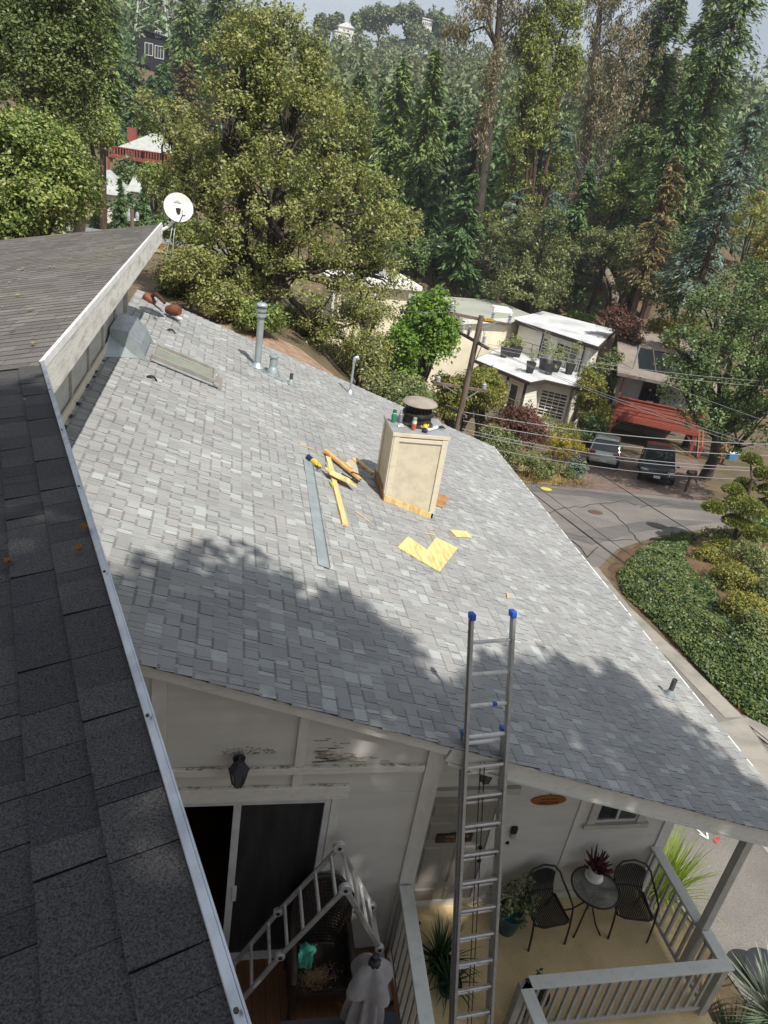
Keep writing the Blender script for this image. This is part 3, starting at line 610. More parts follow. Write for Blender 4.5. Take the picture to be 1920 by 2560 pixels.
for j in range(40):
    b = .145 * (j + 1) + .021
    st = C0 - er * b
    # run from the far boundary (y = C0.y) towards the camera, whichever way Xn points
    if Xn[1] < 0: spec.append((AN, st - Xn * 1.6, Ln + 1.6, W_NEAR, .145, lambda c: c[1] < C0[1] - .05))
    else: spec.append((AN, st - Xn * Ln, Ln + 1.6, W_NEAR, .145, lambda c: c[1] < C0[1] - .05))
AF = np.stack([XU, EY, NU], 1); yy = C0[1] - .06
W_FAR = [0.12, 0.15, 0.19, 0.23, 0.28, 0.33]
while yy < 14.2:
    spec.append((AF, UP(-8.9, yy + random.uniform(-.006, .006)), (C0[0] + 8.9) / math.cos(PB) - .02, W_FAR, .1435, None, .35)); yy += .1435
lay(uroof, spec, 300, m_up_one, m_up_all, lambda u, v: u < (100 + (v - 910) / 3.235 if v > 910 else 110 - (v - 910) * .855), m_up_one, m_up_near, m_edge_up, m_edge_near, True, m_up_far_one)
def edge_strip(name, a, b, lat, w, h, mat):
    """folded metal edge: a flat flange on the roof and a turned-down face"""
    d = nrm(b - a); mb = MB()
    mb.hexa([a - lat * w + NU * .012, b - lat * w + NU * .012, b + NU * .014, a + NU * .014, a - lat * w + NU * .018, b - lat * w + NU * .018, b + NU * .03, a + NU * .03])
    mb.hexa([a + V3(0, 0, -h), b + V3(0, 0, -h), b + lat * .006 + V3(0, 0, -h), a + lat * .006 + V3(0, 0, -h), a + NU * .0295, b + NU * .0295, b + lat * .006 + NU * .0295, a + lat * .006 + NU * .0295])
    return mb.build(name, mat, upper, bevel=.003)
edge_strip('edge_flashing', C0, E2, er, .021, .06, m_galv)
edge_strip('edge_flashing', C1, C0, V3(1, 0, 0), .03, .035, m_white_metal)
mb = MB()
for k in range(1, 8):
    p = C0 + (E2 - C0) * k / 8 + NU * .03 - er * .012; mb.lathe([(0, 0), (.005, 0), (.005, .005), (0, .006)], p, 8, NU)
tag(mb.build('nail_head', M('rusty_nail', (0.10, 0.085, 0.075), 0.7, metal=.5), upper), kind='stuff')
board('fascia', V3(C0[0] - .012, C0[1] + .0, ZU(C0[0]) - .165), V3(C1[0] - .012, 14.25, ZU(C1[0]) - .165), .03, .27, m_fascia, upper)
a, b = C0 - er * .03 - V3(0, 0, .16), E2 - er * .03 - V3(0, 0, .16); board('fascia', a, b, .03, .2, m_fascia, upper)
MB().box((-1.82, C0[1], 6.70), (C0[0] - .03, 14.2, 6.72)).build('soffit', m_clere, upper)
MB().prism([(-9, 5.35, -1), (-1.83, 5.35, -1), (-1.83, 5.35, ZU(-1.83) - .17), (-9, 5.35, ZU(-9) - .17)], (0, 8.85, 0)).build('wall', m_clere, upper)
MB().prism([C0 - er * .45 - V3(0, 0, 8), E2 - er * .45 - V3(0, 0, 8.3), E2 - er * .45 - V3(0, 0, .28), C0 - er * .45 - V3(0, 0, .2)], -er * .1).build('wing_wall', m_clere, upper)
ypos = [5.6 + 1.22 * k for k in range(8)]
for y0 in ypos: MB().box((-1.829, y0 - .03, 5.34), (-1.795, y0 + .03, 6.70)).build('batten', m_clere, upper, bevel=.003)
board('base_trim', (-1.80, 5.4, 5.36), (-1.80, 14.2, 5.36), .03, .13, m_cream_trim, upper)
board('corner_post', (-1.80, 14.16, 5.3), (-1.80, 14.16, 6.7), .08, .08, m_clere, upper, up=(1, 0, 0))
mb = MB()                                              # torn felt tabs along the step
for k in range(40):
    y0 = random.uniform(5.6, 14.0); mb.obox((-1.77 + random.uniform(0, .02), y0, 5.315 + random.uniform(-.008, .012)), (.018, 0, -.004), (0, random.uniform(.01, .04), 0), (.001, 0, .003))
mb.build('felt_scrap', m_felt, upper)
# ---------------------------------------------------------------- things standing or lying on the grey roof
def slab(mb, p, q, w, t, h=0.012, tilt=0.0):
    """board lying on the roof from p to q (roof points), width w, thickness t, underside h above the roof"""
    p = np.array(p, float); q = np.array(q, float); d = nrm(q - p); s_ = np.cross(NR, d)
    return mb.obox((p + q) / 2 + NR * (h + t / 2), (q - p) / 2, s_ * w / 2, NR * t / 2 + d * tilt)
R2 = lambda x, y: V3(x, y, ZR(x))
# chimney
chim = thing('chimney', 'cream panelled chimney box with trim boards and round metal cap', 'chimney', (2.95, 10.6, 3.6))
cx0, cx1, cy0, cy1, ct = 2.535, 3.375, 10.2, 10.95, 4.93
def cpan(a, b): return MB().prism([(a[0], a[1], ZR(a[0]) - .05), (b[0], b[1], ZR(b[0]) - .05), (b[0], b[1], ct), (a[0], a[1], ct)], nrm(np.cross(V3(*b, 0) - V3(*a, 0), (0, 0, 1))) * -.03)
cpan((cx0, cy0), (cx1, cy0)).build('front_panel', m_cream, chim)
cpan((cx0, cy1), (cx0, cy0)).build('side_panel', m_cream, chim); cpan((cx1, cy0), (cx1, cy1)).build('side_panel', m_cream, chim); cpan((cx1, cy1), (cx0, cy1)).build('rear_panel', m_cream, chim)
def ctrim(nm, a, b, w=.02, h=.09, up=(1, 0, 0), mt=m_cream_trim): return board(nm, a, b, w, h, mt, chim, up=up, bevel=.004)
for x, zb in ((cx0 + .045, ZR(cx0) + .06), (cx1 - .035, ZR(cx1) + .11)): ctrim('trim_board', (x, cy0 - .012, zb), (x, cy0 - .012, ct - .005), .02, .09)
ctrim('trim_board', (cx0 + .09, cy0 - .011, ct - .055), (cx1 - .08, cy0 - .011, ct - .055), .018, .06, up=(0, 0, 1))
for y in (cy0 + .03, cy1 - .04): ctrim('trim_board', (cx0 - .012, y, ZR(cx0) + .0), (cx0 - .012, y, ct - .005), .02, .085, up=(0, 1, 0))
mb = MB(); mb.box((cx0 - .03, cy0 - .03, ct), (cx1 + .03, cy1 + .03, ct + .06)); mb.build('top_frame', m_cream_trim, chim, bevel=.004)
m_topplate = M('pale_top_sheet', (0.40, 0.42, 0.44), 0.5, metal=.35, col2=(0.30, 0.31, 0.33), scale=5)
mb = MB(); mb.add([(cx0 - .025, cy0 - .025, ct + .062), (cx1 + .025, cy0 - .025, ct + .062), (cx1 + .025, cy1 + .025, ct + .062), (cx0 - .025, cy1 + .025, ct + .062), ((cx0 + cx1) / 2, (cy0 + cy1) / 2, ct + .085)], [(0, 1, 4), (1, 2, 4), (2, 3, 4), (3, 0, 4)]); mb.build('top_plate', m_topplate, chim)
ztop = ct + .064
cc = V3(2.96, 10.63, ztop)
MB().lathe([(.0, 0), (.255, 0), (.255, .03), (.215, .05), (.215, .16), (.245, .17), (.245, .20), (.20, .21), (0, .21)], cc, 28).build('flue_collar', m_soot, chim, smooth=True)
mb = MB()
for k in range(20):
    t = 2 * math.pi * k / 20; mb.bar(cc + V3(.2 * math.cos(t), .2 * math.sin(t), .2), cc + V3(.2 * math.cos(t + .2), .2 * math.sin(t + .2), .34), .008, .008)
    mb.bar(cc + V3(.2 * math.cos(t), .2 * math.sin(t), .2), cc + V3(.2 * math.cos(t - .2), .2 * math.sin(t - .2), .34), .008, .008)
mb.lathe([(0, .19), (.17, .19), (.17, .345), (0, .345)], cc, 20)
tag(mb.build('spark_mesh', m_soot, chim), kind='stuff')
MB().lathe([(.0, .335), (.27, .335), (.275, .345), (.25, .375), (.15, .405), (0, .415)], cc, 30).build('cap_lid', m_capmetal, chim, smooth=True)
# new plywood skirt and flashing foot
mb = MB(); mb.prism([(cx0 - .005, cy0 - .032, ZR(cx0) + .0), (cx1 - .04, cy0 - .032, ZR(cx1 - .04) + .0), (cx1 - .04, cy0 - .032, ZR(cx1 - .04) + .11), (cx0 - .005, cy0 - .032, ZR(cx0) + .11)], (0, .012, 0)); mb.build('plywood_skirt', m_ply, chim)
mb = MB(); mb.prism([(cx0 - .026, cy0 - .03, ZR(cx0)), (cx0 - .026, cy1 + .05, ZR(cx0)), (cx0 - .026, cy1 + .05, ZR(cx0) + .19), (cx0 - .026, cy0 + .25, ZR(cx0) + .17), (cx0 - .026, cy0 - .03, ZR(cx0) + .13)], (.011, 0, 0)); mb.build('plywood_skirt', m_ply_dk, chim)
# splintered foot of the corner board
mb = MB()
for k in range(9): mb.bar((cx0 + .01 + .01 * k, cy0 - .016, ZR(cx0) + .14), (cx0 + .012 + .01 * k + random.uniform(-.006, .006), cy0 - .02, ZR(cx0) + .06 + random.uniform(-.01, .03)), .008, .012, up=(0, 1, 0))
tag(mb.build('splinter', m_cream_trim, chim), kind='stuff')
# small goods on the chimney top
def can(name, label, x, y, r, h, mats, cat='can'):
    t = thing(name, label, cat, (x, y, ztop + .004)); c = (x, y, ztop + .004)
    MB().lathe([(0, 0), (r * .92, 0), (r, .006), (r, h * .72), (0, h * .72)], c, 18).build('body', mats[0], t, smooth=True)
    MB().lathe([(0, h * .72), (r * .99, h * .72), (r * .85, h * .77), (r * .85, h * .78), (0, h * .78)], c, 18).build('shoulder', m_alu, t, smooth=True)
    MB().lathe([(0, h * .78), (r * .88, h * .78), (r * .86, h * .985), (r * .8, h), (0, h)], c, 18).build('cap', mats[1], t, smooth=True); return t
m_green = M('green_can', (0.02, 0.32, 0.13), 0.35, col2=(0.03, 0.24, 0.10), scale=8)
m_grey = M('grey_paint_can', (0.27, 0.29, 0.31), 0.4)
can('paint_can', 'green spray can at the back left corner of the chimney top', 2.585, 10.62, .034, .20, (m_green, M('dark_green_cap', (0.02, 0.12, 0.07), .4)))
can('paint_can', 'plain grey spray can beside the green one on the chimney', 2.69, 10.60, .034, .20, (m_grey, M('grey_cap', (0.33, 0.36, 0.38), .4)))
t = can('paint_can', 'spray can with orange label and grey cap at the chimney front edge', 2.845, 10.33, .034, .20, (M('orange_label', (0.62, 0.10, 0.03), .4, col2=(0.55, 0.22, 0.12), scale=20), M('grey_green_cap', (0.26, 0.30, 0.27), .4)))
MB().lathe([(.0345, .105), (.0350, .106), (.0350, .14), (.0345, .141)], (2.845, 10.33, ztop + .004), 18).build('label_band', m_white, t)
m_yglove = M('yellow_glove', (0.62, 0.46, 0.05), 0.85, col2=(0.45, 0.33, 0.05), scale=20); m_navy = M('navy_knit', (0.02, 0.02, 0.06), .9)
def glove(name, label, c, heading, up, sc=1.0):
    """work glove: cuff, palm and five finger lobes"""
    c = np.array(c, float); up = nrm(up); h = nrm(heading - up * (np.array(heading) @ up)); s_ = np.cross(up, h); t = thing(name, label, 'glove', tuple(c))
    pt = lambda a, b, k: c + sc * (h * a + s_ * b) + up * k * sc
    mb = MB(); mb.tube([pt(-.02, 0, .016), pt(.03, 0, .02), pt(.07, 0, .018), pt(.09, 0, .014)], [.034 * sc, .043 * sc, .042 * sc, .03 * sc], 10)
    for k, (ln, off) in enumerate(((.07, -.032), (.085, -.011), (.08, .011), (.065, .031))):
        mb.tube([pt(.075, off, .016), pt(.075 + ln * .55, off * 1.15, .024), pt(.075 + ln, off * 1.25, .012)], [.013 * sc, .012 * sc, .009 * sc], 7)
    mb.tube([pt(.02, .035, .016), pt(.055, .065, .02), pt(.085, .075, .012)], [.014 * sc, .012 * sc, .009 * sc], 7)
    mb.build('palm', m_yglove, t, smooth=True)
    MB().tube([pt(-.10, 0, .018), pt(-.06, 0, .022), pt(-.012, 0, .018)], [.04 * sc, .036 * sc, .036 * sc], 10).build('cuff', m_navy, t, smooth=True); return t
glove('work_glove', 'yellow and black work glove beside the orange can on the chimney', (3.03, 10.36, ztop + .004), V3(.3, .8, .9), (0, -.3, 1), 1.1)
t = thing('caulk_gun', 'black and white caulking gun lying on the chimney front edge', 'caulking gun', (3.12, 10.34, ztop + .02))
a, b = V3(3.05, 10.29, ztop + .03), V3(3.25, 10.46, ztop + .035); d = nrm(b - a)
MB().tube([a, b], .026, 14).build('tube', m_white, t, smooth=True); MB().tube([a - d * .09 - V3(0, 0, .035), a - d * .0], [.004, .011], 8).build('nozzle', m_black, t, smooth=True)
MB().tube([b, b + d * .15], .005, 6).build('rod', m_black, t); mb = MB(); mb.bar(b + d * .02, b + d * .11 + V3(.05, -.08, -.005), .012, .02); mb.bar(b + d * .03 + V3(0, 0, 0), b + d * .13 + V3(.02, -.04, .0), .012, .016); mb.build('grip', m_black, t, bevel=.003)
MB().bar(a + d * .06 + V3(0, 0, .0268), a + d * .15 + V3(0, 0, .0268), .03, .001).build('label_strip', M('blue_print', (.1, .12, .2), .5), t)
t = thing('plastic_packet', 'crumpled clear packet by the left edge of the chimney top', 'packet', (2.67, 10.45, ztop))
mb = MB(); n = 7
for i in range(n):
    for j in range(n): mb.v.append((2.62 + .105 * i / (n - 1), 10.40 + .10 * j / (n - 1), ztop + .012 + random.uniform(0, .035) * (0 < i < n - 1 and 0 < j < n - 1)))
mb.f = [(i * n + j, (i + 1) * n + j, (i + 1) * n + j + 1, i * n + j + 1) for i in range(n - 1) for j in range(n - 1)]
mb.build('wrap', M('cloudy_film', (0.55, 0.53, 0.5), .25, col2=(.35, .3, .28), scale=30), t)
MB().box((2.65, 10.42, ztop + .003), (2.69, 10.47, ztop + .014)).build('content', m_soot, t, bevel=.003)

# tall flue pipe, short metal vent, small plumbing vents
def pipe(name, label, x, y, r, h, ringz=(), cap=None, cone=2.2, mt=m_galv_matt, ch=.10):
    b = R2(x, y); t = thing(name, label, 'vent pipe', tuple(b))
    MB().lathe([(0, -.02), (r, -.02), (r, h), (r * .85, h), (r * .85, h - .02), (0, h - .02)], b, 20).build('pipe', mt, t, smooth=True)
    mb = MB(); mb.lathe([(r * cone, -.01 * cone), (r * cone, .012), (r * 1.06, ch), (r * 1.01, ch + .01)], b, 20); mb.build('flashing_cone', m_galv_matt, t, smooth=True)
    mb = MB(); mb.obox(b + NR * .017 + ES * .02, ES * r * 3.1, EY * r * 2.8, NR * .002); mb.build('flashing_plate', m_galv_matt, t)
    for z, rr, hh in ringz: MB().lathe([(r * .9, z), (rr, z), (rr * 1.02, z + hh), (r * .9, z + hh + .01)], b, 20).build('ring', mt, t, smooth=True)
    if cap: MB().lathe([(0, cap[0]), (cap[1], cap[0]), (cap[1], cap[0] + .03), (cap[1] * .7, cap[0] + .06), (0, cap[0] + .07)], b, 20).build('cap', m_galv, t, smooth=True)
    return t
pipe('flue_pipe', 'tall galvanised flue pipe with ringed cap near the far roof edge', 0.64, 14.78, .068, 1.19, ringz=((1.02, .105, .05), (1.12, .10, .04)), cap=(1.22, .11))
pipe('vent_pipe', 'short wide galvanised vent standing right of the tall flue', 0.95, 14.72, .075, .40, ringz=((.36, .095, .03),), cone=2.0, ch=.16)
pipe('vent_pipe', 'small dark plumbing vent stub right of the wide vent', 1.32, 14.58, .035, .22, cone=2.6, mt=M('abs_pipe', (0.06, 0.06, 0.065), .6))
pipe('vent_pipe', 'dark plumbing vent near the lower right eave', 6.17, 7.06, .035, .28, cone=2.6, mt=M('abs_pipe_low', (0.075, 0.075, 0.08), .55))
b = R2(2.77, 15.87); t = thing('service_mast', 'thin electrical service mast at the far rake', 'mast', tuple(b))
MB().tube([b, b + V3(0, 0, .75)], .026, 10).build('conduit', m_galv_matt, t, smooth=True); MB().lathe([(.1, 0), (.1, .01), (.035, .09), (.028, .1)], b, 14).build('flashing_cone', m_galv, t, smooth=True)
MB().tube([b + V3(0, 0, .74), b + V3(.01, 0, .82), b + V3(.06, .0, .85), b + V3(.09, 0, .80)], [.035, .042, .042, .03], 10).build('weather_head', m_galv, t, smooth=True)
MB().tube([b + V3(.09, 0, .80), b + V3(.16, .03, .70), b + V3(.14, .05, .5), b + V3(.08, .05, .42)], .008, 6).build('cable_loop', m_wire_blk, t)
# little wire loops
for (x, y), lb in (((-1.06, 14.62), 'small black roof loop farther up near the tool bag'), ((-1.11, 11.48), 'small black roof loop below the skylight')):
    t = mesh_thing(MB().tube([R2(x, y) + ES * (.16 * k / 6 - .05) + NR * (.012 + .045 * math.sin(math.pi * k / 6)) for k in range(7)], [.02, .022, .022, .02, .016, .014, .012], 6), 'roof_hook', m_rubber, lb, 'roof hook', tuple(R2(x, y)), 'black loops screwed to the roof', smooth=True)
# skylight and the sheet-metal box above it
t = thing('skylight', 'long glazed skylight with metal frame on the roof', 'skylight', tuple(R2(-.7, 12.8)))
s0, s1, y0, y1 = -1.19, -.20, 12.36, 13.06; h = .13
def rbar(nm, p, q, w, hh, mt, z): return MB().bar(p + NR * z, q + NR * z, w, hh, up=NR).build(nm, mt, t, bevel=.003)
m_skyf = M('skylight_frame_metal', (0.40, 0.39, 0.34), .5, metal=.4, col2=(.3, .29, .26), scale=6)
for nm, p, q in (('frame_side', R2(s0, y0), R2(s1, y0)), ('frame_side', R2(s0, y1), R2(s1, y1)), ('frame_end', R2(s0, y0 + .02), R2(s0, y1 - .02)), ('frame_end', R2(s1, y0 + .02), R2(s1, y1 - .02))): rbar(nm, p, q, .04, h, m_skyf, h / 2)
m_skyglass = M('pale_green_glazing', (0.235, 0.25, 0.22), .22, spec=.6, col2=(.29, .305, .27), scale=2)
mb = MB(); c = R2((s0 + s1) / 2, (y0 + y1) / 2); mb.obox(c + NR * .075, (R2(s1, y0) - R2(s0, y0)) / 2 * .97, EY * (y1 - y0) / 2 * .95, NR * .004); mb.build('pane', m_skyglass, t)
rbar('glazing_bar', R2(s0 + .02, y0 + .57), R2(s1 - .02, y0 + .57), .02, .012, m_skyf, .086)
rbar('gutter_lip', R2(s0, y0 - .05), R2(s1 + .05, y0 - .05), .02, .03, m_galv, .05); rbar('gutter_lip', R2(s1 + .05, y0 - .06), R2(s1 + .05, y0 + .03), .09, .05, m_galv, .07)
mb = MB(); mb.obox(R2(s1 + .10, 12.65) + NR * .018, ES * .075, EY * .33, NR * .004); mb.build('apron_flashing', M('muddy_flashing', (.22, .20, .17), .8), t)
t = thing('flashing_box', 'bent sheet metal box flashing against the wall above the skylight', 'flashing', tuple(R2(-1.5, 12.7)))
ya, yb = 12.22, 13.32; xa, xb = -1.79, -1.26
pr = [(xa, ZR(xa)), (xb + .06, ZR(xb)), (xb, ZR(xb) + .10), (xb - .07, ZR(xb) + .26), (xa + .28, 5.56), (xa, 5.60)]
mb = MB(); mb.prism([(x, ya, z) for x, z in pr], (0, .004, 0)); mb.build('end_sheet', m_galv_matt, t); mb = MB(); mb.prism([(x, yb, z) for x, z in pr], (0, .004, 0)); mb.build('end_sheet', m_galv_matt, t)
mb = MB()
for (xa_, za_), (xb_, zb_) in zip(pr[2:-1], pr[3:]): mb.add([(xa_, ya, za_), (xb_, ya, zb_), (xb_, yb, zb_), (xa_, yb, za_)], [(0, 1, 2, 3)])
mb.build('top_sheet', m_galv, t)
mb = MB(); mb.add([(xa - .01, ya - .62, ZR(xa) + .02), (xb - .1, ya - .004, ZR(xb - .1) + .02), (xa - .01, ya - .004, 5.5)], [(0, 1, 2)]); mb.build('saddle_sheet', m_galv_matt, t)

# work in progress: lumber, plywood, flashing, tools
L_ = [(992, 1372), (1018, 1345), (1065, 1378), (1088, 1347), (1142, 1374), (1097, 1433)]
mesh_thing(MB().prism([onroof(u, v) + NR * .016 for u, v in L_], NR * .015), 'plywood_offcut', m_ply, 'L-shaped yellow plywood offcut below the chimney', 'plywood', tuple(onroof(1065, 1390)))
mesh_thing(MB().prism([onroof(u, v) + NR * .016 for u, v in ((1122, 1328), (1165, 1331), (1178, 1347), (1138, 1345))], NR * .012), 'plywood_offcut', m_ply, 'small pointed yellow plywood offcut right of the chimney foot', 'plywood', tuple(onroof(1150, 1338)))
mesh_thing(MB().prism([onroof(u, v) + NR * .018 for u, v in ((1092, 1237), (1122, 1248), (1105, 1272), (1086, 1266))], NR * .014), 'plywood_offcut', m_ply_dk, 'brown plywood scrap leaning behind the right side of the chimney', 'plywood', tuple(onroof(1105, 1255)))
fa, fb = onroof(768, 1155), onroof(808, 1420)
t = thing('metal_strip', 'long grey galvanised drip edge strip lying on the roof', 'metal flashing', tuple(fa))
d = nrm(fb - fa); sdv = np.cross(NR, d); sdv = sdv if sdv[0] > 0 else -sdv
MB().obox((fa + fb) / 2 + sdv * .0 + NR * .022, (fb - fa) / 2, sdv * .072, NR * .002).build('flange', m_galv_matt, t); MB().obox((fa + fb) / 2 + sdv * .074 + NR * .002 + NR * .02, (fb - fa) / 2, sdv * .0015, NR * .024).build('turned_edge', m_galv_matt, t)
def lumber(name, label, p, q, w, th, h, mt, cat='lumber'): return mesh_thing(slab(MB(), p, q, w, th, h), name, mt, label, cat, tuple(np.array(p, float)), bevel=.003)
lumber('timber', 'long pale timber lying down the roof under the yellow offcut', R2(1.70, 11.05), R2(1.675, 8.68), .085, .038, .016, m_lumber)
lumber('timber', 'orange timber crossing the long timber at its upper end', R2(1.655, 11.22), R2(2.16, 10.52), .09, .038, .056, m_lumber_or)
mesh_thing(MB().prism([onroof(u, v) + NR * .10 for u, v in ((803, 1182), (816, 1200), (884, 1233), (866, 1212))], NR * .014 + V3(0, 0, .0)), 'plywood_offcut', m_ply, 'pointed yellow plywood strip laid across the long timber', 'plywood', tuple(onroof(845, 1205)))
lumber('timber', 'short timber in the chimney shadow against its left side', R2(2.24, 11.52), R2(2.50, 11.15), .085, .04, .016, m_lumber)
lumber('wood_block', 'small wooden block at the top of the debris pile', R2(2.20, 11.50), R2(2.27, 11.38), .10, .035, .016, m_lumber, 'wood block')
lumber('wood_block', 'small wooden block below the orange timber', R2(2.02, 11.12), R2(2.10, 10.98), .07, .035, .016, m_lumber, 'wood block')
lumber('wood_block', 'tiny wood scrap lying alone above the ladder top', onroof(1266, 1487), onroof(1268, 1499), .03, .015, .016, m_lumber_or, 'wood block')
mesh_thing(MB().prism([onroof(u, v) + NR * .018 for u, v in ((868, 1152), (888, 1150), (893, 1166), (896, 1200), (878, 1180), (862, 1165))], NR * .004), 'cardboard', M('grey_card', (.42, .38, .30), .9), 'pale cardboard scrap between the blocks and the chimney shadow', 'cardboard', tuple(onroof(880, 1165)))
t = thing('hammer', 'black-handled hammer lying on the debris pile', 'hammer', tuple(onroof(850, 1187))); a, b = onroof(850, 1187) + NR * .035, onroof(893, 1211) + NR * .03; d = nrm(b - a); sdv = np.cross(NR, d)
MB().tube([a, a + (b - a) * .5, b], [.009, .010, .014], 8).build('handle', m_black, t, smooth=True); mb = MB(); mb.tube([a - sdv * .05, a + sdv * .02], [.014, .012], 8); mb.tube([a + sdv * .02, a + sdv * .06 - NR * .015], [.012, .004], 6); mb.build('head', m_alu, t, smooth=True)
t = mesh_thing(MB().tube([onroof(872, 1193) + NR * .1, onroof(890, 1200) + NR * .105, onroof(899, 1203) + NR * .10, onroof(897, 1209) + NR * .07], [.012, .011, .010, .005], 6), 'pry_bar', m_soot, 'dark flat pry bar resting on the orange timber', 'pry bar', tuple(onroof(880, 1198)))
glove('work_glove', 'yellow and black work glove at the left of the debris pile', onroof(779, 1158) + NR * .02, V3(.6, -.75, -.2), NR, 1.2)
t = thing('safety_glasses', 'dark blue tinted safety glasses lying by the glove', 'glasses', tuple(onroof(790, 1176)))
c = onroof(790, 1176) + NR * .05
for sg in (-1, 1): MB().obox(c + EY * .035 * sg, ES * .004 + NR * .0, EY * .03, NR * .022).build('lens', M('blue_lens', (.03, .03, .12), .15, spec=.7), t, bevel=.008)
mb = MB(); mb.tube([c - EY * .07, c - EY * .065 + ES * .11], .004, 6); mb.tube([c + EY * .07, c + EY * .065 + ES * .11], .004, 6); mb.build('temple', m_black, t)
m_lime = M('lime_plastic', (.42, .45, .03), .45)
for (p, q, lb) in (((813, 1163), (822, 1188), 'lime and silver utility knife above the plywood strip'), ((822, 1208), (830, 1222), 'lime handled chalk tool just below the plywood strip')):
    a, b = onroof(*p) + NR * .04, onroof(*q) + NR * .04; t = thing('hand_tool', lb, 'hand tool', tuple(onroof(*p))); mm_ = a + (b - a) * .45
    MB().tube([a, mm_], [.012, .02], 8).build('blade_housing', m_alu, t, smooth=True); MB().tube([mm_, b], [.024, .018], 8).build('grip', m_lime, t, smooth=True)
for (p, q, lb) in (((888, 1282), (925, 1310), 'thin pale wood splinter below the timbers'), ((1060, 1336), (1085, 1340), 'thin splinter above the L-shaped plywood'), ((745, 1114), (782, 1126), 'thin lath lying left of the orange timber')):
    mesh_thing(MB().bar(onroof(*p) + NR * .024, onroof(*q) + NR * .024, .012, .008, up=NR), 'wood_splinter', m_lumber, lb, 'splinter', tuple(onroof(*p)))
# leather tool bag at the far upper corner
m_leather = M('brown_leather', (.20, .065, .03), .6, col2=(.10, .035, .018), scale=8, bump=.3, bscale=20)
b = R2(-1.35, 15.75); t = thing('tool_belt', 'brown leather tool belt with pouches at the far roof corner', 'tool belt', tuple(b))
def pouch(c, r, l, up, nm):
    mb = MB(); mb.tube([c, c + up * l * .3, c + up * l * .7, c + up * l], [r * .7, r, r * 1.05, r * .8], 10); return mb.build(nm, m_leather, t, smooth=True)
pouch(b + NR * .08 + V3(-.16, .42, 0), .09, .26, nrm(V3(-.7, .3, .45)), 'pouch'); pouch(b + NR * .09 + V3(.12, -.05, 0), .11, .30, nrm(V3(.8, -.45, .1)), 'pouch')
MB().tube([b + V3(-.25, .55, .16), b + V3(-.1, .3, .30), b + V3(.02, .12, .25), b + V3(.1, .0, .2)], [.03, .045, .045, .03], 8).build('belt', M('dark_leather', (.07, .025, .015), .6), t, smooth=True)
MB().tube([b + NR * .06 + V3(.36, -.22, -.08), b + NR * .07 + V3(.44, -.26, -.1)], .035, 10).build('tape_measure', m_white, t, smooth=True)
# satellite dish on the end of the upper fascia
dc = V3(-.93, 14.2, 7.32); t = thing('satellite_dish', 'weathered white satellite dish with arm on the roof end', 'satellite dish', (-1.15, 14.22, 6.9))
dn = nrm(V3(.18, -.88, .42)); m_dish = M('lichened_white_dish', (.66, .66, .62), .6, col2=(.42, .38, .24), scale=9, lo=.52, hi=.75)
MB().lathe([(0, -.045), (.09, -.04), (.18, -.022), (.245, .004), (.25, .008), (.245, .012), (.18, -.012), (.09, -.03), (0, -.034)], dc, 36, dn).build('reflector', m_dish, t, smooth=True)
dx = nrm(np.cross(dn, (0, 0, 1))); dx = dx if dx[0] > 0 else -dx; du = np.cross(dx, dn); du = du if du[2] > 0 else -du
m_logo = M('grey_faded_print', (.30, .31, .33), .7)
mb = MB(); k = 14   # faded swoosh emblem
for s0_, s1_, off, sc_ in ((0, math.pi, 0, 1.0),):
    pts = [dc + dn * -.018 + dx * (-.075 + .13 * q / k) + du * (.095 + .035 * math.sin(math.pi * q / k) * (1 if q < k * .7 else .6)) for q in range(k + 1)]
    lo_ = [p - du * (.012 + .03 * math.sin(math.pi * q / k)) for q, p in enumerate(pts)]
    for q in range(k): mb.add([pts[q], pts[q + 1], lo_[q + 1], lo_[q]], [(0, 1, 2, 3)])
mb.build('emblem', m_logo, t)
arm = dc - du * .27 + dn * .03; lnb = dc + dn * .36 - du * .21 + dx * .03
MB().tube([arm, lnb], .014, 8).build('feed_arm', m_galv_matt, t, smooth=True); MB().obox(lnb, dx * .03, du * .05, dn * .035).build('feed_horn', m_skyf, t, bevel=.01)
MB().tube([V3(-1.19, 14.2, 6.92), V3(-1.10, 14.2, 6.98), dc - dn * .07 - du * .12], [.028, .028, .03], 10).build('mast_arm', m_white, t, smooth=True); MB().tube([dc - dn * .07 - du * .16, dc - dn * .04], [.035, .05], 10).build('bracket', m_black, t, smooth=True)
MB().obox((-1.195, 14.2, 6.92), (.008, 0, 0), (0, .07, 0), (0, 0, .07)).build('foot_plate', m_white, t)
for o_ in (0, .05): MB().tube([V3(-1.02 + o_, 14.2, 7.05), V3(-1.04 + o_, 14.1, 6.85), V3(-1.10 + o_ * 2, 14.1, 6.6), V3(-1.12 + o_ * 2, 14.15, 6.45)], .007, 6).build('cable', M('grey_cable', (.4, .42, .38), .6), t)
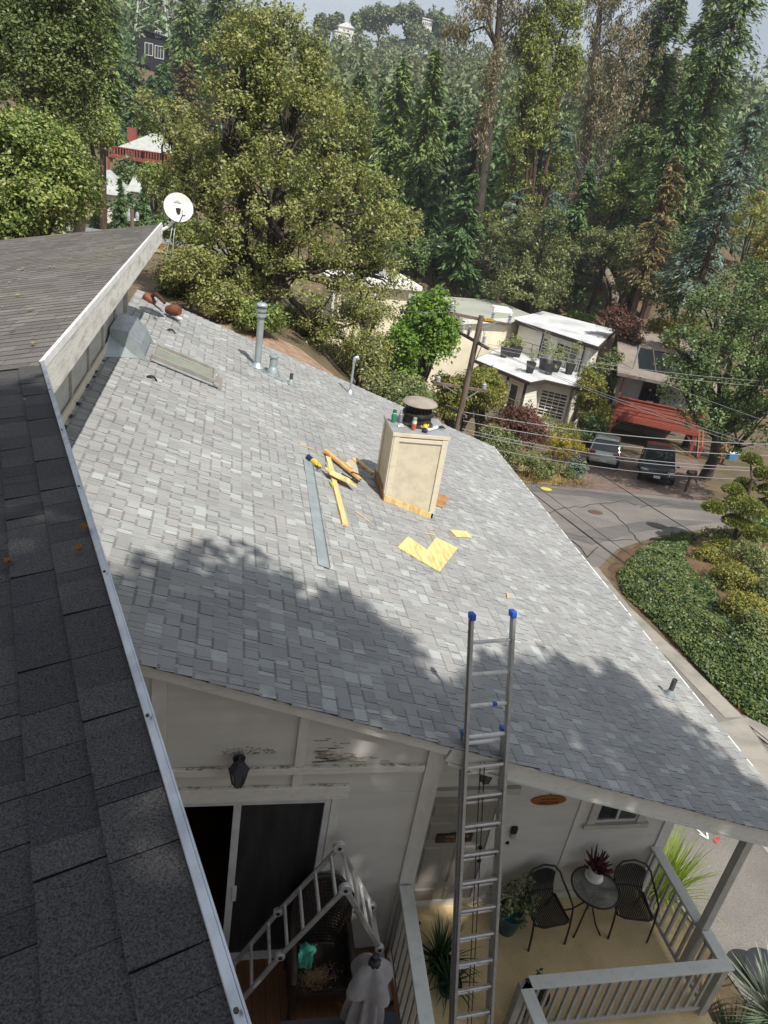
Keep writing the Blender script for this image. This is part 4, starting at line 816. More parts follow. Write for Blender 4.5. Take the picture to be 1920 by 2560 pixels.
# litter on the upper roof: leaves, twigs and cones
m_litter = leaf_mat('fallen_leaf', [(.30, .20, .06), (.38, .30, .12), (.22, .12, .05), (.42, .40, .22)], .1)
pl = RNG.uniform([-6, 5.6], [-1.3, 13.8], (170, 2)); pl = np.concatenate([pl, RNG.uniform([-2.2, 1.5], [-1.0, 5.5], (12, 2)), RNG.uniform([-4, 7], [-2, 11], (60, 2))])
V = []; F = []
for x, y in pl:
    c = UP(x, y, .03); tq = RNG.uniform(0, 6.28); l = RNG.uniform(.015, .05); wd = l * RNG.choice([.12, .35, .5]); d_ = XU * math.cos(tq) + EY * math.sin(tq); s_ = np.cross(NU, d_)
    k = len(V); V += [c - d_ * l, c + s_ * wd + NU * .006, c + d_ * l + NU * .004, c - s_ * wd + NU * .006]; F.append((k, k + 1, k + 2, k + 3))
lo_ = link('leaf_litter', np_mesh('leaf_litter', np.array(V), np.array(F), m_litter)); tag(lo_, 'scattered dry leaves and twigs on the charcoal roof', 'leaf litter', kind='stuff')
m_cone = M('orange_brown_cone', (.30, .12, .03), .8, col2=(.18, .07, .02), scale=40)
for (u, v, lb) in ((215, 1336, 'small orange-brown cone by the metal edge, upper one'), (203, 1390, 'small orange-brown cone by the metal edge, lower one'), (28, 1422, 'small orange-brown cone at the left picture edge')):
    c = cut(u, v, (-.231, 0, 1), 7.01 + .231 * 1.2) + NU * .03; mb = MB()
    for k in range(14):
        d_ = nrm(RNG.normal(size=3)); mb.tube([c, c + d_ * .016 + NU * .004], [.007, .002], 5)
    mesh_thing(mb, 'fallen_cone', m_cone, lb, 'cone', tuple(c), 'cones fallen on the upper roof')

# sawdust and chips trodden round the work
q = np.concatenate([RNG.normal([3.1, 9.0], [.55, .6], (520, 2)), RNG.normal([2.1, 10.6], [.35, .5], (260, 2)), RNG.normal([3.6, 8.0], [.7, .6], (160, 2))]); V = []; F = []
for x, y in q:
    if cx0 - .05 < x < cx1 + .05 and cy0 - .05 < y < cy1 + .05: continue
    c = R2(x, y) + NR * .021; a_ = RNG.uniform(0, 6.28); l = RNG.uniform(.003, .012); d_ = ES * math.cos(a_) + EY * math.sin(a_); s_ = np.cross(NR, d_); k = len(V); V += [c - d_ * l, c + s_ * l * .5, c + d_ * l, c - s_ * l * .5]; F.append((k, k + 1, k + 2, k + 3))
tag(link('sawdust', np_mesh('sawdust', np.array(V), np.array(F), M('pale_sawdust', (.62, .50, .30), .9))), 'pale sawdust and chips scattered below the chimney', 'sawdust', kind='stuff')
# ---------------------------------------------------------------- deck, porch rails, ladders, furniture
def plank_mesh(w, l, t, mat):
    me = MB().box((-w / 2, -l, -t), (w / 2, 0, 0)); o = me.build('plank', mat); m_ = o.data; bpy.data.objects.remove(o); return m_
deck = thing('deck', 'reddish brown plank deck outside the sliding door', 'deck', (1.0, 4.0, -1.0))
pm = plank_mesh(.136, 2.6, .035, m_deck)
for k in range(24):
    o = bpy.data.objects.new('plank', pm); COL.objects.link(o); o.parent = deck; o.location = (-1.3 + .141 * k - 1.0, 4.885 - 4.0, 1.0 + 1.0)
MB().box((-1.3, 2.4, .78), (2.08, 4.88, .96)).build('frame', m_deck, deck)
def railing(root, a, b, z0, z1, n, cap_w=.14, cap_t=.035, cap=True, mcap=m_rail, bal=.035):
    """one run: cap board, lower rail and single balusters"""
    a = np.array(a, float); b = np.array(b, float); A = lambda t_, z: V3(*(a + (b - a) * t_)[:2], z)
    if cap: board('top_rail', A(0, z1), A(1, z1), cap_w, cap_t, mcap, root, bevel=.005)
    board('sub_rail', A(0, z1 - .055), A(1, z1 - .055), .04, .07, m_rail_side, root); board('bottom_rail', A(0, z0 + .11), A(1, z0 + .11), .04, .06, m_rail_side, root)
    d = nrm(b - a)
    for k in range(n):
        t_ = (k + .5) / n; MB().bar(A(t_, z0 + .08), A(t_, z1 - .03), bal, bal, up=(d[1], -d[0], 0)).build('baluster', m_rail_side, root, bevel=.002)
dr_ = thing('deck_railing', 'pale painted railing with wide cap along the deck edge', 'railing', (2.05, 4.0, 1.0))
railing(dr_, (2.10, 4.86, 0), (1.95, 2.6, 0), 1.0, 2.02, 15, bal=.04)
MB().box((2.05, 4.80, -1), (2.13, 4.87, 2.0)).build('post', m_rail_side, dr_, bevel=.004)
pr_ = thing('porch_railing', 'grey painted porch railing with wide pale cap and square balusters', 'railing', (4.9, 4.5, 0))
railing(pr_, (6.0, 6.06, 0), (6.0, 4.97, 0), 0.0, .90, 8)
railing(pr_, (6.02, 4.84, 0), (6.02, 4.44, 0), 0.0, .89, 3, cap=False); railing(pr_, (5.95, 4.44, 0), (3.52, 4.44, 0), 0.0, .89, 19, cap=False); railing(pr_, (3.52, 4.38, 0), (3.60, 3.2, 0), 0.0, .89, 9, cap=False)
for q in ([(5.95, 4.85), (6.09, 4.85), (6.09, 4.37), (5.95, 4.51)], [(5.95, 4.51), (6.09, 4.37), (3.45, 4.37), (3.59, 4.51)], [(3.59, 4.508), (3.45, 4.368), (3.53, 3.2), (3.67, 3.2)]):
    MB().prism([(x, y, .885) for x, y in q], (0, 0, .035)).build('top_rail', m_rail, pr_, bevel=.004)
MB().box((5.975, 4.395, -.9), (6.065, 4.485, .884)).build('post', m_rail_side, pr_, bevel=.004); MB().box((3.475, 4.395, -.9), (3.565, 4.485, .884)).build('post', m_rail_side, pr_, bevel=.004)
# peeled paint chip showing bare wood at the mitre
mb = MB(); c = V3(3.565, 4.45, .9225); mb.prism([c + V3(.03 * math.cos(t_) * r_, .04 * math.sin(t_) * r_, 0) for t_, r_ in ((0, .6), (.8, 1), (1.7, .7), (2.5, 1), (3.4, .6), (4.4, 1), (5.4, .7))], (0, 0, .001)); mb.build('peeled_paint', m_black, pr_)

# extension ladder: fly section in front of the base section
TOP = V3(2.43, 5.15, 5.16); FOOT = V3(2.875, 3.775, 0.02); LD = nrm(TOP - FOOT); LX = nrm(V3(1, .02, 0) - LD * (V3(1, .02, 0) @ LD)); LN = np.cross(LX, LD); LN = LN if LN[1] > 0 else -LN
lad = thing('extension_ladder', 'tall aluminium extension ladder with blue end caps leaning on the porch roof', 'ladder', tuple(FOOT))
LEN = np.linalg.norm(TOP - FOOT); HW = .185
def rail(nm, s0, s1, x, off, mt):
    mb = MB(); a = FOOT + LD * s0 + LX * x + LN * off; b = FOOT + LD * s1 + LX * x + LN * off; sg = 1 if x > 0 else -1
    mb.obox((a + b) / 2, (b - a) / 2, LX * .003, LN * .036)
    for q in (-1, 1): mb.obox((a + b) / 2 - LX * sg * .012 * -1 + LN * q * .034, (b - a) / 2, LX * .014, LN * .003)
    return mb.build(nm, mt, lad, bevel=.0015)
for x in (-HW, HW): rail('fly_rail', 1.0, LEN, x, 0, m_alu_dark); rail('base_rail', 0.0, LEN - 1.16, x * 1.0, .082, m_alu_dark)
def rung(s, off, nm):
    c = FOOT + LD * s + LN * off; return MB().obox(c, LX * (HW - .004), LD * .013, LN * .019).build(nm, m_alu, lad, bevel=.006)
s = LEN - .235
while s > .9: rung(s, 0, 'rung'); s -= .305
s = LEN - .235 - 3 * .305 - .11
while s > .15: rung(s, .082, 'rung'); s -= .305
for x in (-HW, HW):
    sg = 1 if x > 0 else -1
    MB().obox(TOP + LX * (x + sg * .006) + LD * .012, LX * .026, LN * .047, LD * .033).build('end_cap', m_blue, lad, bevel=.014, seg=3)
    MB().obox(FOOT + LD * (LEN - 1.15) + LX * (x + sg * .006) + LN * .082, LX * .022, LN * .042, LD * .024).build('end_cap', m_blue, lad, bevel=.010, seg=3)
    MB().obox(FOOT + LX * x + LN * .082 + LD * .02, LX * .04, LN * .06, LD * .03).build('foot', m_rubber, lad, bevel=.006)
for dx in (-.03, .012): MB().tube([FOOT + LD * (LEN - 1.45) + LX * dx + LN * .045, FOOT + LD * 2.0 + LX * (dx + .004) + LN * .055, FOOT + LD * .6 + LX * dx + LN * .06], .005, 6).build('rope', m_rope, lad)
MB().obox(FOOT + LD * (LEN - 2.05) + LX * HW * .99 + LN * .0 - LX * .004, LX * .001, LD * .07, LN * .022).build('sticker', m_white, lad)
MB().obox(FOOT + LD * (LEN - .235 - .61) + LX * .06 - LN * .0, LX * .022, LD * .0138, LN * .0198).build('blue_tape', m_blue, lad)
for x in (-HW, HW): MB().obox(FOOT + LD * 1.05 + LX * x * .93 + LN * .03, LX * .012, LD * .06, LN * .05).build('rung_lock', m_alu, lad, bevel=.004)
# folding multi-hinge ladder set up as an A on the deck
fl_ = thing('folding_ladder', 'aluminium folding multi-hinge ladder standing as an A on the deck', 'ladder', (1.3, 4.4, 1.0))
yF, yB = 4.30, 4.74; PK = V3(1.30, 0, 2.80); ML = V3(.80, 0, 1.92); FL = V3(.36, 0, 1.03); MR = V3(1.74, 0, 1.92); FR = V3(1.99, 0, 1.03)
def at_y(p, y): return V3(p[0], y, p[2])
for y in (yF, yB):
    for p, q in ((PK, ML), (ML, FL), (PK, MR), (MR, FR)):
        dd = nrm(q - p); MB().bar(at_y(p + dd * .06, y), at_y(q - dd * .05, y), .022, .048, up=np.cross(dd, (0, 1, 0))).build('rail', m_alu_dark, fl_, bevel=.003)
    for p, r_ in ((PK, .062), (ML, .046), (MR, .046)):
        o = MB().lathe([(0, -.022), (r_, -.022), (r_, .022), (0, .022)], at_y(p, y), 20, (0, 1, 0)).build('hinge', m_alu, fl_, bevel=.004); MB().lathe([(0, -.03), (.018, -.03), (.018, .03), (0, .03)], at_y(p, y), 10, (0, 1, 0)).build('pivot', m_black, o)
    for p in (FL, FR): MB().obox(at_y(p, y), (.03, 0, 0), (0, .02, 0), (0, 0, .02)).build('foot', m_rubber, fl_, bevel=.004)
for p, q, n in ((PK, ML, 4), (ML, FL, 3), (PK, MR, 4), (MR, FR, 3)):
    for k in range(n):
        c = p + (q - p) * ((k + .55) / n); dd = nrm(q - p); MB().obox(at_y(c, (yF + yB) / 2), dd * .014, (0, (yB - yF) / 2, 0), np.cross(dd, (0, 1, 0)) * .013).build('rung', m_alu, fl_, bevel=.005)
c = at_y(ML + (FL - ML) * .42, yF - .014); dd = nrm(FL - ML); MB().obox(c, dd * .06, (0, .001, 0), np.cross(dd, (0, 1, 0)) * .015).build('sticker', m_white, fl_)

# wicker armchair with things left on it
m_wick = M('dark_brown_wicker', (0.030, 0.020, 0.015), .45, col2=(.014, .010, .009), scale=60, spec=.5)
wc = thing('wicker_chair', 'dark brown wicker armchair with rounded high back on the deck', 'chair', (1.24, 4.45, 1.0))
def strands(nm, fn, nu, nv, r=.006):
    mb = MB()
    for i in range(nu): mb.tube([fn((i + .5) / nu, j / 10) + V3(0, .006 * (-1) ** (i + j), .0) for j in range(11)], r, 4, cap=False)
    for j in range(nv): mb.tube([fn(i / 12, (j + .5) / nv) for i in range(13)], r * .8, 4, cap=False)
    return tag(mb.build(nm, m_wick, wc), kind='stuff')
def backf(a, b):
    hgt = .88 * (1 - .26 * abs(2 * a - 1) ** 2.6); return V3(.95 + .58 * a, 4.70 + .10 * b + .06 * (1 - abs(2 * a - 1) ** 2) - .03, 1.40 + hgt * b + .0)
strands('back_weave', backf, 34, 20); MB().prism([backf(k / 12, 1.0) + V3(0, .008, -.01) for k in range(13)] + [backf(1 - k / 12, 0) + V3(0, .012, 0) for k in range(13)], (0, .012, 0)).build('back_panel', m_wick, wc)
MB().tube([backf(0, 0) + V3(0, .012, 0)] + [backf(k / 16, 1.0) + V3(0, .012, .0) for k in range(17)] + [backf(1, 0) + V3(0, .012, 0)], .022, 8).build('back_rim', m_wick, wc, smooth=True)
strands('seat_weave', lambda a, b: V3(.99 + .50 * a, 4.26 + .46 * b, 1.425 + .012 * math.sin(a * 3.1) * -1), 30, 26); MB().box((.98, 4.26, 1.38), (1.50, 4.72, 1.412)).build('seat', m_wick, wc, bevel=.015)
for x in (.955, 1.525):
    MB().tube([(x, 4.74, 1.72), (x, 4.5, 1.68), (x, 4.3, 1.66), (x, 4.24, 1.60), (x, 4.235, 1.4), (x, 4.25, 1.02)], [.03, .034, .036, .034, .028, .024], 8).build('arm', m_wick, wc, smooth=True)
    MB().box((x - .012, 4.25, 1.12), (x + .012, 4.74, 1.66)).build('side_panel', m_wick, wc, bevel=.006); MB().tube([(x, 4.74, 1.45), (x, 4.76, 1.0)], .024, 8).build('leg', m_wick, wc, smooth=True)
mb = MB(); mb.prism([(.97, 4.24, 1.38), (1.51, 4.24, 1.38), (1.51, 4.24, 1.16), (1.42, 4.24, 1.24), (1.24, 4.24, 1.28), (1.06, 4.24, 1.24), (.97, 4.24, 1.16)], (0, .016, 0)); mb.build('apron', m_wick, wc)
def crumple(name, label, cat, corners, mt, amp, n=14, seed=1):
    rg = np.random.default_rng(seed); c = [np.array(q, float) for q in corners]; V = []
    ph = rg.uniform(0, 6.3, 6)
    for i in range(n):
        for j in range(n):
            a, b = i / (n - 1), j / (n - 1); p = c[0] * (1 - a) * (1 - b) + c[1] * a * (1 - b) + c[2] * a * b + c[3] * (1 - a) * b
            z = abs(math.sin(5 * a + 3 * b + ph[0]) * .5 + math.sin(9 * b - 4 * a + ph[1]) * .3 + math.sin(13 * a + ph[2]) * .2) * amp + rg.uniform(0, amp * .25)
            V.append(p + V3(rg.uniform(-.01, .01), rg.uniform(-.01, .01), z))
    mb = MB(); mb.v = [tuple(q) for q in V]; mb.f = [(i * n + j, (i + 1) * n + j, (i + 1) * n + j + 1, i * n + j + 1) for i in range(n - 1) for j in range(n - 1)]
    o = mesh_thing(mb, name, mt, label, cat, tuple(c[0]), smooth=True); md = o.modifiers.new('solid', 'SOLIDIFY'); md.thickness = .003; return o
crumple('cloth', 'crumpled mint green cloth on the wicker chair seat', 'cloth', [(1.00, 4.46, 1.442), (1.15, 4.44, 1.442), (1.22, 4.66, 1.47), (1.06, 4.70, 1.455)], M('mint_cloth', (.10, .48, .36), .85, col2=(.07, .38, .29), scale=15), .045, seed=4)
mb = MB()
for k in range(620):
    a = RNG.uniform(0, 6.28); rr = abs(RNG.normal(0, .075)); c = V3(1.18 + rr * math.cos(a) * 1.35, 4.37 + rr * math.sin(a) * .75, 1.445 + abs(RNG.normal(0, .02))); d = RNG.normal(size=3) * V3(1, 1, .5); d = nrm(d) * RNG.uniform(.015, .045); e = nrm(RNG.normal(size=3)) * .012
    mb.tube([c, c + d * .5 + e, c + d], .0022, 3, cap=False)
mesh_thing(mb, 'fibre_clump', M('tan_fibre', (.40, .29, .15), .9, col2=(.28, .19, .09), scale=20), 'tan fluffy fibre clump on the wicker chair seat', 'fibre', (1.18, 4.37, 1.44))['kind'] = 'stuff'
# folded parasol and the dark table it stands through
pt_ = thing('patio_table', 'dark grey patio table at the bottom edge below the parasol', 'table', (1.35, 3.55, 1.0)); MB().box((.80, 3.1, 1.66), (1.86, 3.86, 1.69)).build('table_top', M('dark_grey_top', (.05, .052, .058), .4), pt_, bevel=.006)
for x, y in ((.86, 3.15), (1.80, 3.15), (.86, 3.80), (1.80, 3.80)): MB().tube([(x, y, 1.66), (x, y, 1.0)], .02, 8).build('leg', m_black, pt_)
pa = thing('parasol', 'closed grey fabric parasol with black knob beside the folding ladder', 'parasol', (1.50, 3.74, 1.0)); pc = V3(1.50, 3.74, 0)
m_fab = M('grey_lilac_canvas', (.30, .285, .29), .9, col2=(.23, .22, .225), scale=8, bump=.2, bscale=60)
def pleat(nm, prof, npl, amp, ns=72, ph=0.0):
    mb = MB()
    for r_, z in prof:
        for j in range(ns):
            t_ = 2 * math.pi * j / ns; rr = r_ * (1 + amp * math.sin(npl * t_ + ph + z * 2.3)); mb.v.append((pc[0] + rr * math.cos(t_), pc[1] + rr * math.sin(t_), z))
    for i in range(len(prof) - 1):
        for j in range(ns): mb.f.append((i * ns + j, i * ns + (j + 1) % ns, (i + 1) * ns + (j + 1) % ns, (i + 1) * ns + j))
    return mb.build(nm, m_fab, pa, smooth='all')
pleat('canopy', [(.045, 2.60), (.07, 2.5), (.095, 2.35), (.125, 2.15), (.15, 1.95), (.16, 1.78), (.13, 1.745)], 8, .24)
pleat('vent_flap', [(.05, 2.615), (.10, 2.57), (.15, 2.48), (.185, 2.38), (.195, 2.34)], 4, .22, ph=.6)
MB().lathe([(0, 2.59), (.055, 2.59), (.05, 2.63), (.025, 2.65), (.034, 2.675), (.03, 2.70), (0, 2.71)], pc, 14).build('knob', m_black, pa, smooth=True); MB().tube([pc + V3(0, 0, 1.0), pc + V3(0, 0, 2.6)], .02, 10).build('pole', m_black, pa, smooth=True)

# wall lanterns
def lantern(label, c, s_=1.0):
    t = thing('wall_lantern', label, 'lantern', tuple(c), 'six-sided wall lanterns'); c = np.array(c, float); m_l = M('dark_bronze', (.045, .045, .055), .5, metal=.3)
    MB().lathe([(0, 0), (.055 * s_, 0), (.05 * s_, .015), (0, .02)], c + V3(0, .0, 0), 12, (0, -1, 0)).build('back_plate', m_l, t)
    ce = c + V3(0, -.11 * s_, -.02); MB().tube([c + V3(0, -.01, .0), c + V3(0, -.06, .08) * s_, ce + V3(0, 0, .10) * s_], .009 * s_, 6).build('arm', m_l, t)
    MB().lathe([(0, .10 * s_), (.02 * s_, .095 * s_), (.03 * s_, .06 * s_), (.085 * s_, .02 * s_), (.09 * s_, .01 * s_), (0, .01 * s_)], ce, 6).build('hood', m_l, t)
    MB().lathe([(.045 * s_, -.15 * s_), (.075 * s_, .008 * s_), (.07 * s_, .008 * s_), (.04 * s_, -.15 * s_)], ce, 6).build('glass', M('lantern_glass', (.10, .10, .095), .15, spec=.6), t)
    for k in range(6):
        a = math.pi / 3 * k; MB().bar(ce + V3(.078 * math.cos(a), .078 * math.sin(a), .01) * s_, ce + V3(.047 * math.cos(a), .047 * math.sin(a), -.155) * s_, .008 * s_, .008 * s_).build('frame_bar', m_l, t)
    MB().lathe([(0, -.20 * s_), (.012 * s_, -.195 * s_), (.03 * s_, -.16 * s_), (.05 * s_, -.15 * s_), (0, -.15 * s_)], ce, 6).build('finial', m_l, t)
lantern('dark lantern above the sliding door on the gable wall', (.31, YG - .045, 3.80), 1.05); lantern('dark lantern above the front door behind the ladder', (3.22, YP - .01, 2.52), 1.15)
mb = MB()   # cobweb and dirt fan on the wall above the lantern
for k in range(120):
    a = random.uniform(-.15, .32); z = 3.80 + random.uniform(0, .10) * (1 - abs(a - .05) * 1.5); mb.obox((.31 + a, YG - .002, z), (random.uniform(.003, .014), 0, random.uniform(-.004, .004)), (0, .001, 0), (0, 0, .002))
tag(mesh_thing(mb, 'cobweb', M('dusty_web', (.32, .27, .21), .95), 'dusty cobweb fan on the wall above the gable lantern', 'cobweb', (.31, YG, 3.80)), kind='stuff')

# signs by the front door
t = thing('oval_sign', 'small oval brown wooden welcome sign on the porch wall', 'sign', (4.205, YP - .02, 1.84))
mb = MB(); mb.prism([(4.205 + .235 * math.cos(k * math.pi / 16), YP - .003, 1.84 + .085 * math.sin(k * math.pi / 16)) for k in range(32)], (0, -.018, 0)); mb.build('board', M('varnished_oval', (.30, .115, .025), .45, col2=(.22, .08, .02), scale=5, stretch=(1, 1, 6)), t, bevel=.006)
text_part('WELCOME', .055, m_ltw, t, (4.205, YP - .0225, 1.805), (1, 0, 0), (0, 0, 1)); MB().tube([(4.205, YP - .01, 1.925), (4.205, YP - .01, 1.945)], .006, 6).build('hanger', m_black, t)
mb = MB()
for k in range(9): mb.box((4.09 + .026 * k, YP - .0225, 1.855 + .004 * (k % 3)), (4.108 + .026 * k, YP - .0205, 1.875 + .004 * (k % 2)))
mb.build('carved_line', m_ltw, t)
t = thing('door_sign', 'dark wooden welcome plank hanging on the front door', 'sign', (3.07, YP - .06, 1.30)); MB().box((2.84, YP - .075, 1.235), (3.30, YP - .05, 1.375)).build('board', M('dark_sign_wood', (.055, .03, .018), .7, col2=(.03, .018, .012), scale=12), t, bevel=.004)
m_cream_l = M('tan_lettering', (.36, .22, .10), .8); text_part('WELCOME', .062, m_cream_l, t, (3.10, YP - .077, 1.338), (1, 0, 0), (0, 0, 1)); text_part('TO OUR', .055, m_cream_l, t, (3.05, YP - .077, 1.272), (1, 0, 0), (0, 0, 1))
t = thing('lock_box', 'small dark and grey lock box on the porch wall beside the door', 'lock box', (3.86, YP, 1.30)); MB().box((3.82, YP - .045, 1.30), (3.90, YP - .002, 1.40)).build('keypad', m_black, t, bevel=.008); MB().box((3.825, YP - .055, 1.22), (3.895, YP - .002, 1.299)).build('body', m_alu_dark, t, bevel=.008)
mesh_thing(MB().lathe([(0, 0), (.026, 0), (.024, .016), (.011, .018), (.01, .022), (0, .022)], (3.835, YP, 1.10), 14, (0, -1, 0)), 'doorbell', m_black, 'small oval black doorbell below the lock box', 'doorbell', (3.835, YP, 1.10))

# bistro set
m_strap = M('black_resin_strap', (.016, .018, .022), .4, spec=.5)
def chair(label, x, y, rz):
    t = thing('patio_chair', label, 'chair', (x, y, 0), 'black patio chairs on the porch', rz)
    L = lambda pts, r, nm: None
    def P(px, py, pz): return V3(x + px, y + py, pz)
    w_ = .26
    hoop = [P(-w_, -.25, 0), P(-w_ - .005, -.22, .3), P(-w_ - .01, -.16, .58), P(-w_ - .01, 0.0, .64), P(-w_, .14, .68), P(-w_ * .9, .22, .76), P(-w_ * .6, .26, .84), P(0, .28, .87), P(w_ * .6, .26, .84), P(w_ * .9, .22, .76), P(w_, .14, .68), P(w_ + .01, 0, .64), P(w_ + .01, -.16, .58), P(w_ + .005, -.22, .3), P(w_, -.25, 0)]
    MB().tube(hoop, .013, 8).build('hoop_frame', m_black, t, smooth='all')
    for sx in (-1, 1): MB().tube([P(sx * w_ * .9, -.20, .40), P(sx * w_ * .9, .18, .40), P(sx * w_ * 1.02, .30, 0)], .012, 8).build('rear_leg', m_black, t, smooth='all')
    MB().tube([P(-w_ * .8, .2, .40), P(-w_ * .9, -.2, .41), P(-w_ * .6, -.25, .42), P(w_ * .6, -.25, .42), P(w_ * .9, -.2, .41), P(w_ * .8, .2, .40)], .012, 8).build('seat_frame', m_black, t, smooth='all')
    for k in range(17):
        px = -.2 + .025 * k; MB().tube([P(px, -.245, .425), P(px, -.1, .415), P(px, .1, .405), P(px, .19, .42), P(px * .98, .235, .55), P(px * .95, .265, .82 - .10 * (px / .2) ** 2)], .010, 5).build('strap', m_strap, t)
    MB().tube([P(-.2, .2, .47), P(0, .22, .47), P(.2, .2, .47)], .01, 6).build('back_bar', m_black, t)
    # mesh verts are world-based: fold the yaw into the root by re-centring
    return t
chair('black strap patio chair between the blue pot and the table', 4.36, 5.62, .10); chair('black strap patio chair in the corner right of the table', 5.57, 5.62, -.18)
tb = thing('bistro_table', 'round glass bistro table with black metal legs', 'table', (4.99, 5.66, 0)); tcn = V3(4.99, 5.66, 0)
MB().lathe([(0, .70), (.30, .70), (.30, .707), (0, .707)], tcn, 40).build('glass_top', clear_glass('frosted_table_glass', (.75, .77, .74), .38), tb, smooth=True)
MB().tube([tcn + V3(.305 * math.cos(k * math.pi / 20), .305 * math.sin(k * math.pi / 20), .704) for k in range(41)], .012, 8, cap=False).build('rim', m_black, tb, smooth='all')
for k in range(4):
    a = math.pi / 4 + k * math.pi / 2; d = V3(math.cos(a), math.sin(a), 0); MB().tube([tcn + d * .29 + V3(0, 0, .69), tcn + d * .2 + V3(0, 0, .66), tcn + d * .06 + V3(0, 0, .5), tcn + d * .05 + V3(0, 0, .38), tcn + d * .16 + V3(0, 0, .14), tcn + d * .27 + V3(0, 0, .0)], .011, 8).build('leg', m_black, tb, smooth='all')
MB().tube([tcn + V3(.06 * math.cos(k * math.pi / 8), .06 * math.sin(k * math.pi / 8), .42) for k in range(17)], .008, 6).build('ring', m_black, tb)

# ---- leaf helpers used for pot plants here and for the trees below
def quads(pos, t, b, l, w_):
    l = np.asarray(l).reshape(-1, 1); w_ = np.asarray(w_).reshape(-1, 1)
    V = np.stack([pos - t * l / 2, pos + b * w_ / 2 + t * l * .05, pos + t * l / 2, pos - b * w_ / 2 + t * l * .05], 1).reshape(-1, 3)
    return V, np.arange(len(V)).reshape(-1, 4)
def unit(a): return a / (np.linalg.norm(a, axis=1, keepdims=True) + 1e-9)
def leaf_cloud(centers, spread, n, size, aspect, up=.3, out=None, droop=0.0, rng=RNG):
    """n leaves per cluster centre, normals biased up / outward"""
    m_ = len(centers); idx = np.repeat(np.arange(m_), n); sp = np.asarray(spread); sp = sp if sp.ndim else np.full((m_, 3), float(sp)); sp = np.broadcast_to(sp, (m_, 3)) if sp.ndim == 1 and len(sp) == 3 else sp
    d = unit(rng.normal(size=(len(idx), 3))) * rng.uniform(.15, 1, (len(idx), 1)) ** .6
    pos = centers[idx] + d * sp[idx]
    nn = rng.normal(size=pos.shape) * .75 + np.array([0, 0, up]) + d * .5
    if out is not None: nn = nn + out[idx] * .5
    nn = unit(nn); t = rng.normal(size=pos.shape); t[:, 2] -= droop * 2.2; t = unit(t - nn * (t * nn).sum(1, keepdims=True)); b = np.cross(nn, t)
    l = size * rng.uniform(.5, 1.45, len(pos)); return quads(pos, t, b, l, l * aspect * rng.uniform(.75, 1.2, len(pos)))
def tuft(c, n, ln, wd, mat, parent, name='blades', spread=.05, lean=.9, droop=.6, seg=5, rng=RNG, up0=(0, 0, 1)):
    c = np.array(c, float) - org(parent); Vs = []; Fs = []; k = 0
    for _ in range(n):
        a = rng.uniform(0, 6.283); tl = rng.uniform(.05, lean); L_n = ln * rng.uniform(.6, 1.1); d = V3(math.cos(a), math.sin(a), 0); p0 = c + d * rng.uniform(0, spread) ; s_ = V3(-d[1], d[0], 0) * wd / 2; dr = droop * rng.uniform(.5, 1.2)
        for j in range(seg + 1):
            q = j / seg; p = p0 + d * (math.sin(tl) * L_n * q) + V3(0, 0, math.cos(tl) * L_n * q - dr * L_n * q * q * math.sin(tl)); ww = (1 - q) ** .6 if q > .3 else .8
            Vs += [p - s_ * ww, p + s_ * ww]
        for j in range(seg): Fs.append((k + 2 * j, k + 2 * j + 1, k + 2 * j + 3, k + 2 * j + 2))
        k += 2 * (seg + 1)
    return link(name, np_mesh(name, np.array(Vs), np.array(Fs), mat), parent)
def pot(t, c, r0, r1, h, mt, n=20):
    return MB().lathe([(0, 0), (r0, 0), (r1, h * .9), (r1 * 1.06, h * .9), (r1 * 1.06, h), (r1 * .9, h), (r1 * .88, h * .9), (0, h * .9)], c, n).build('pot', mt, t, smooth=True)
l_red = leaf_mat('dark_red_leaf', [(.055, .012, .02), (.10, .02, .03), (.035, .02, .018)], .1)
l_var = leaf_mat('variegated_leaf', [(.07, .10, .04), (.16, .19, .09), (.30, .31, .19)], .15)
l_grn = leaf_mat('deep_green_blade', [(.025, .055, .022), (.04, .085, .03), (.06, .10, .04)], .15)
l_pot = leaf_mat('fresh_pot_leaf', [(.05, .10, .025), (.09, .15, .04)], .2)
l_flow = leaf_mat('small_red_flower', [(.35, .03, .03), (.4, .12, .1)], .1)
c = V3(5.03, 5.80, .711); t = thing('potted_plant', 'dark red succulent in a white pot on the glass table', 'plant', tuple(c)); pot(t, c, .075, .10, .16, m_white); MB().lathe([(0, 0), (.115, 0), (.12, .014), (0, .014)], c, 20).build('saucer', m_white, t)
mb = MB()
for k in range(70):
    d = nrm(RNG.normal(size=3) * V3(1, 1, .3) + V3(.35, -.1, .9)); p0 = c + V3(0, 0, .14) + RNG.normal(size=3) * .03; ln = RNG.uniform(.10, .24); mb.tube([p0, p0 + d * ln * .6, p0 + d * ln + V3(0, 0, .02)], [.012, .015, .006], 5)
mb.build('stems', l_red, t)
c = V3(3.93, 5.66, .0); t = thing('potted_plant', 'variegated bush in a blue glazed pot by the front door', 'plant', tuple(c)); pot(t, c, .12, .17, .34, M('blue_glaze', (.02, .07, .10), .25, col2=(.03, .11, .13), scale=6))
cl = c + V3(0, 0, .50) + RNG.normal(size=(34, 3)) * V3(.13, .13, .14); V, F = leaf_cloud(cl - org(t), .09, 34, .05, .5); link('foliage', np_mesh('foliage', V, F, l_var), t); mb = MB()
for q in cl[::3]: mb.tube([c + V3(0, 0, .3), c + V3(0, 0, .4), q], [.01, .007, .003], 4)
mb.build('stem', m_bark, t)
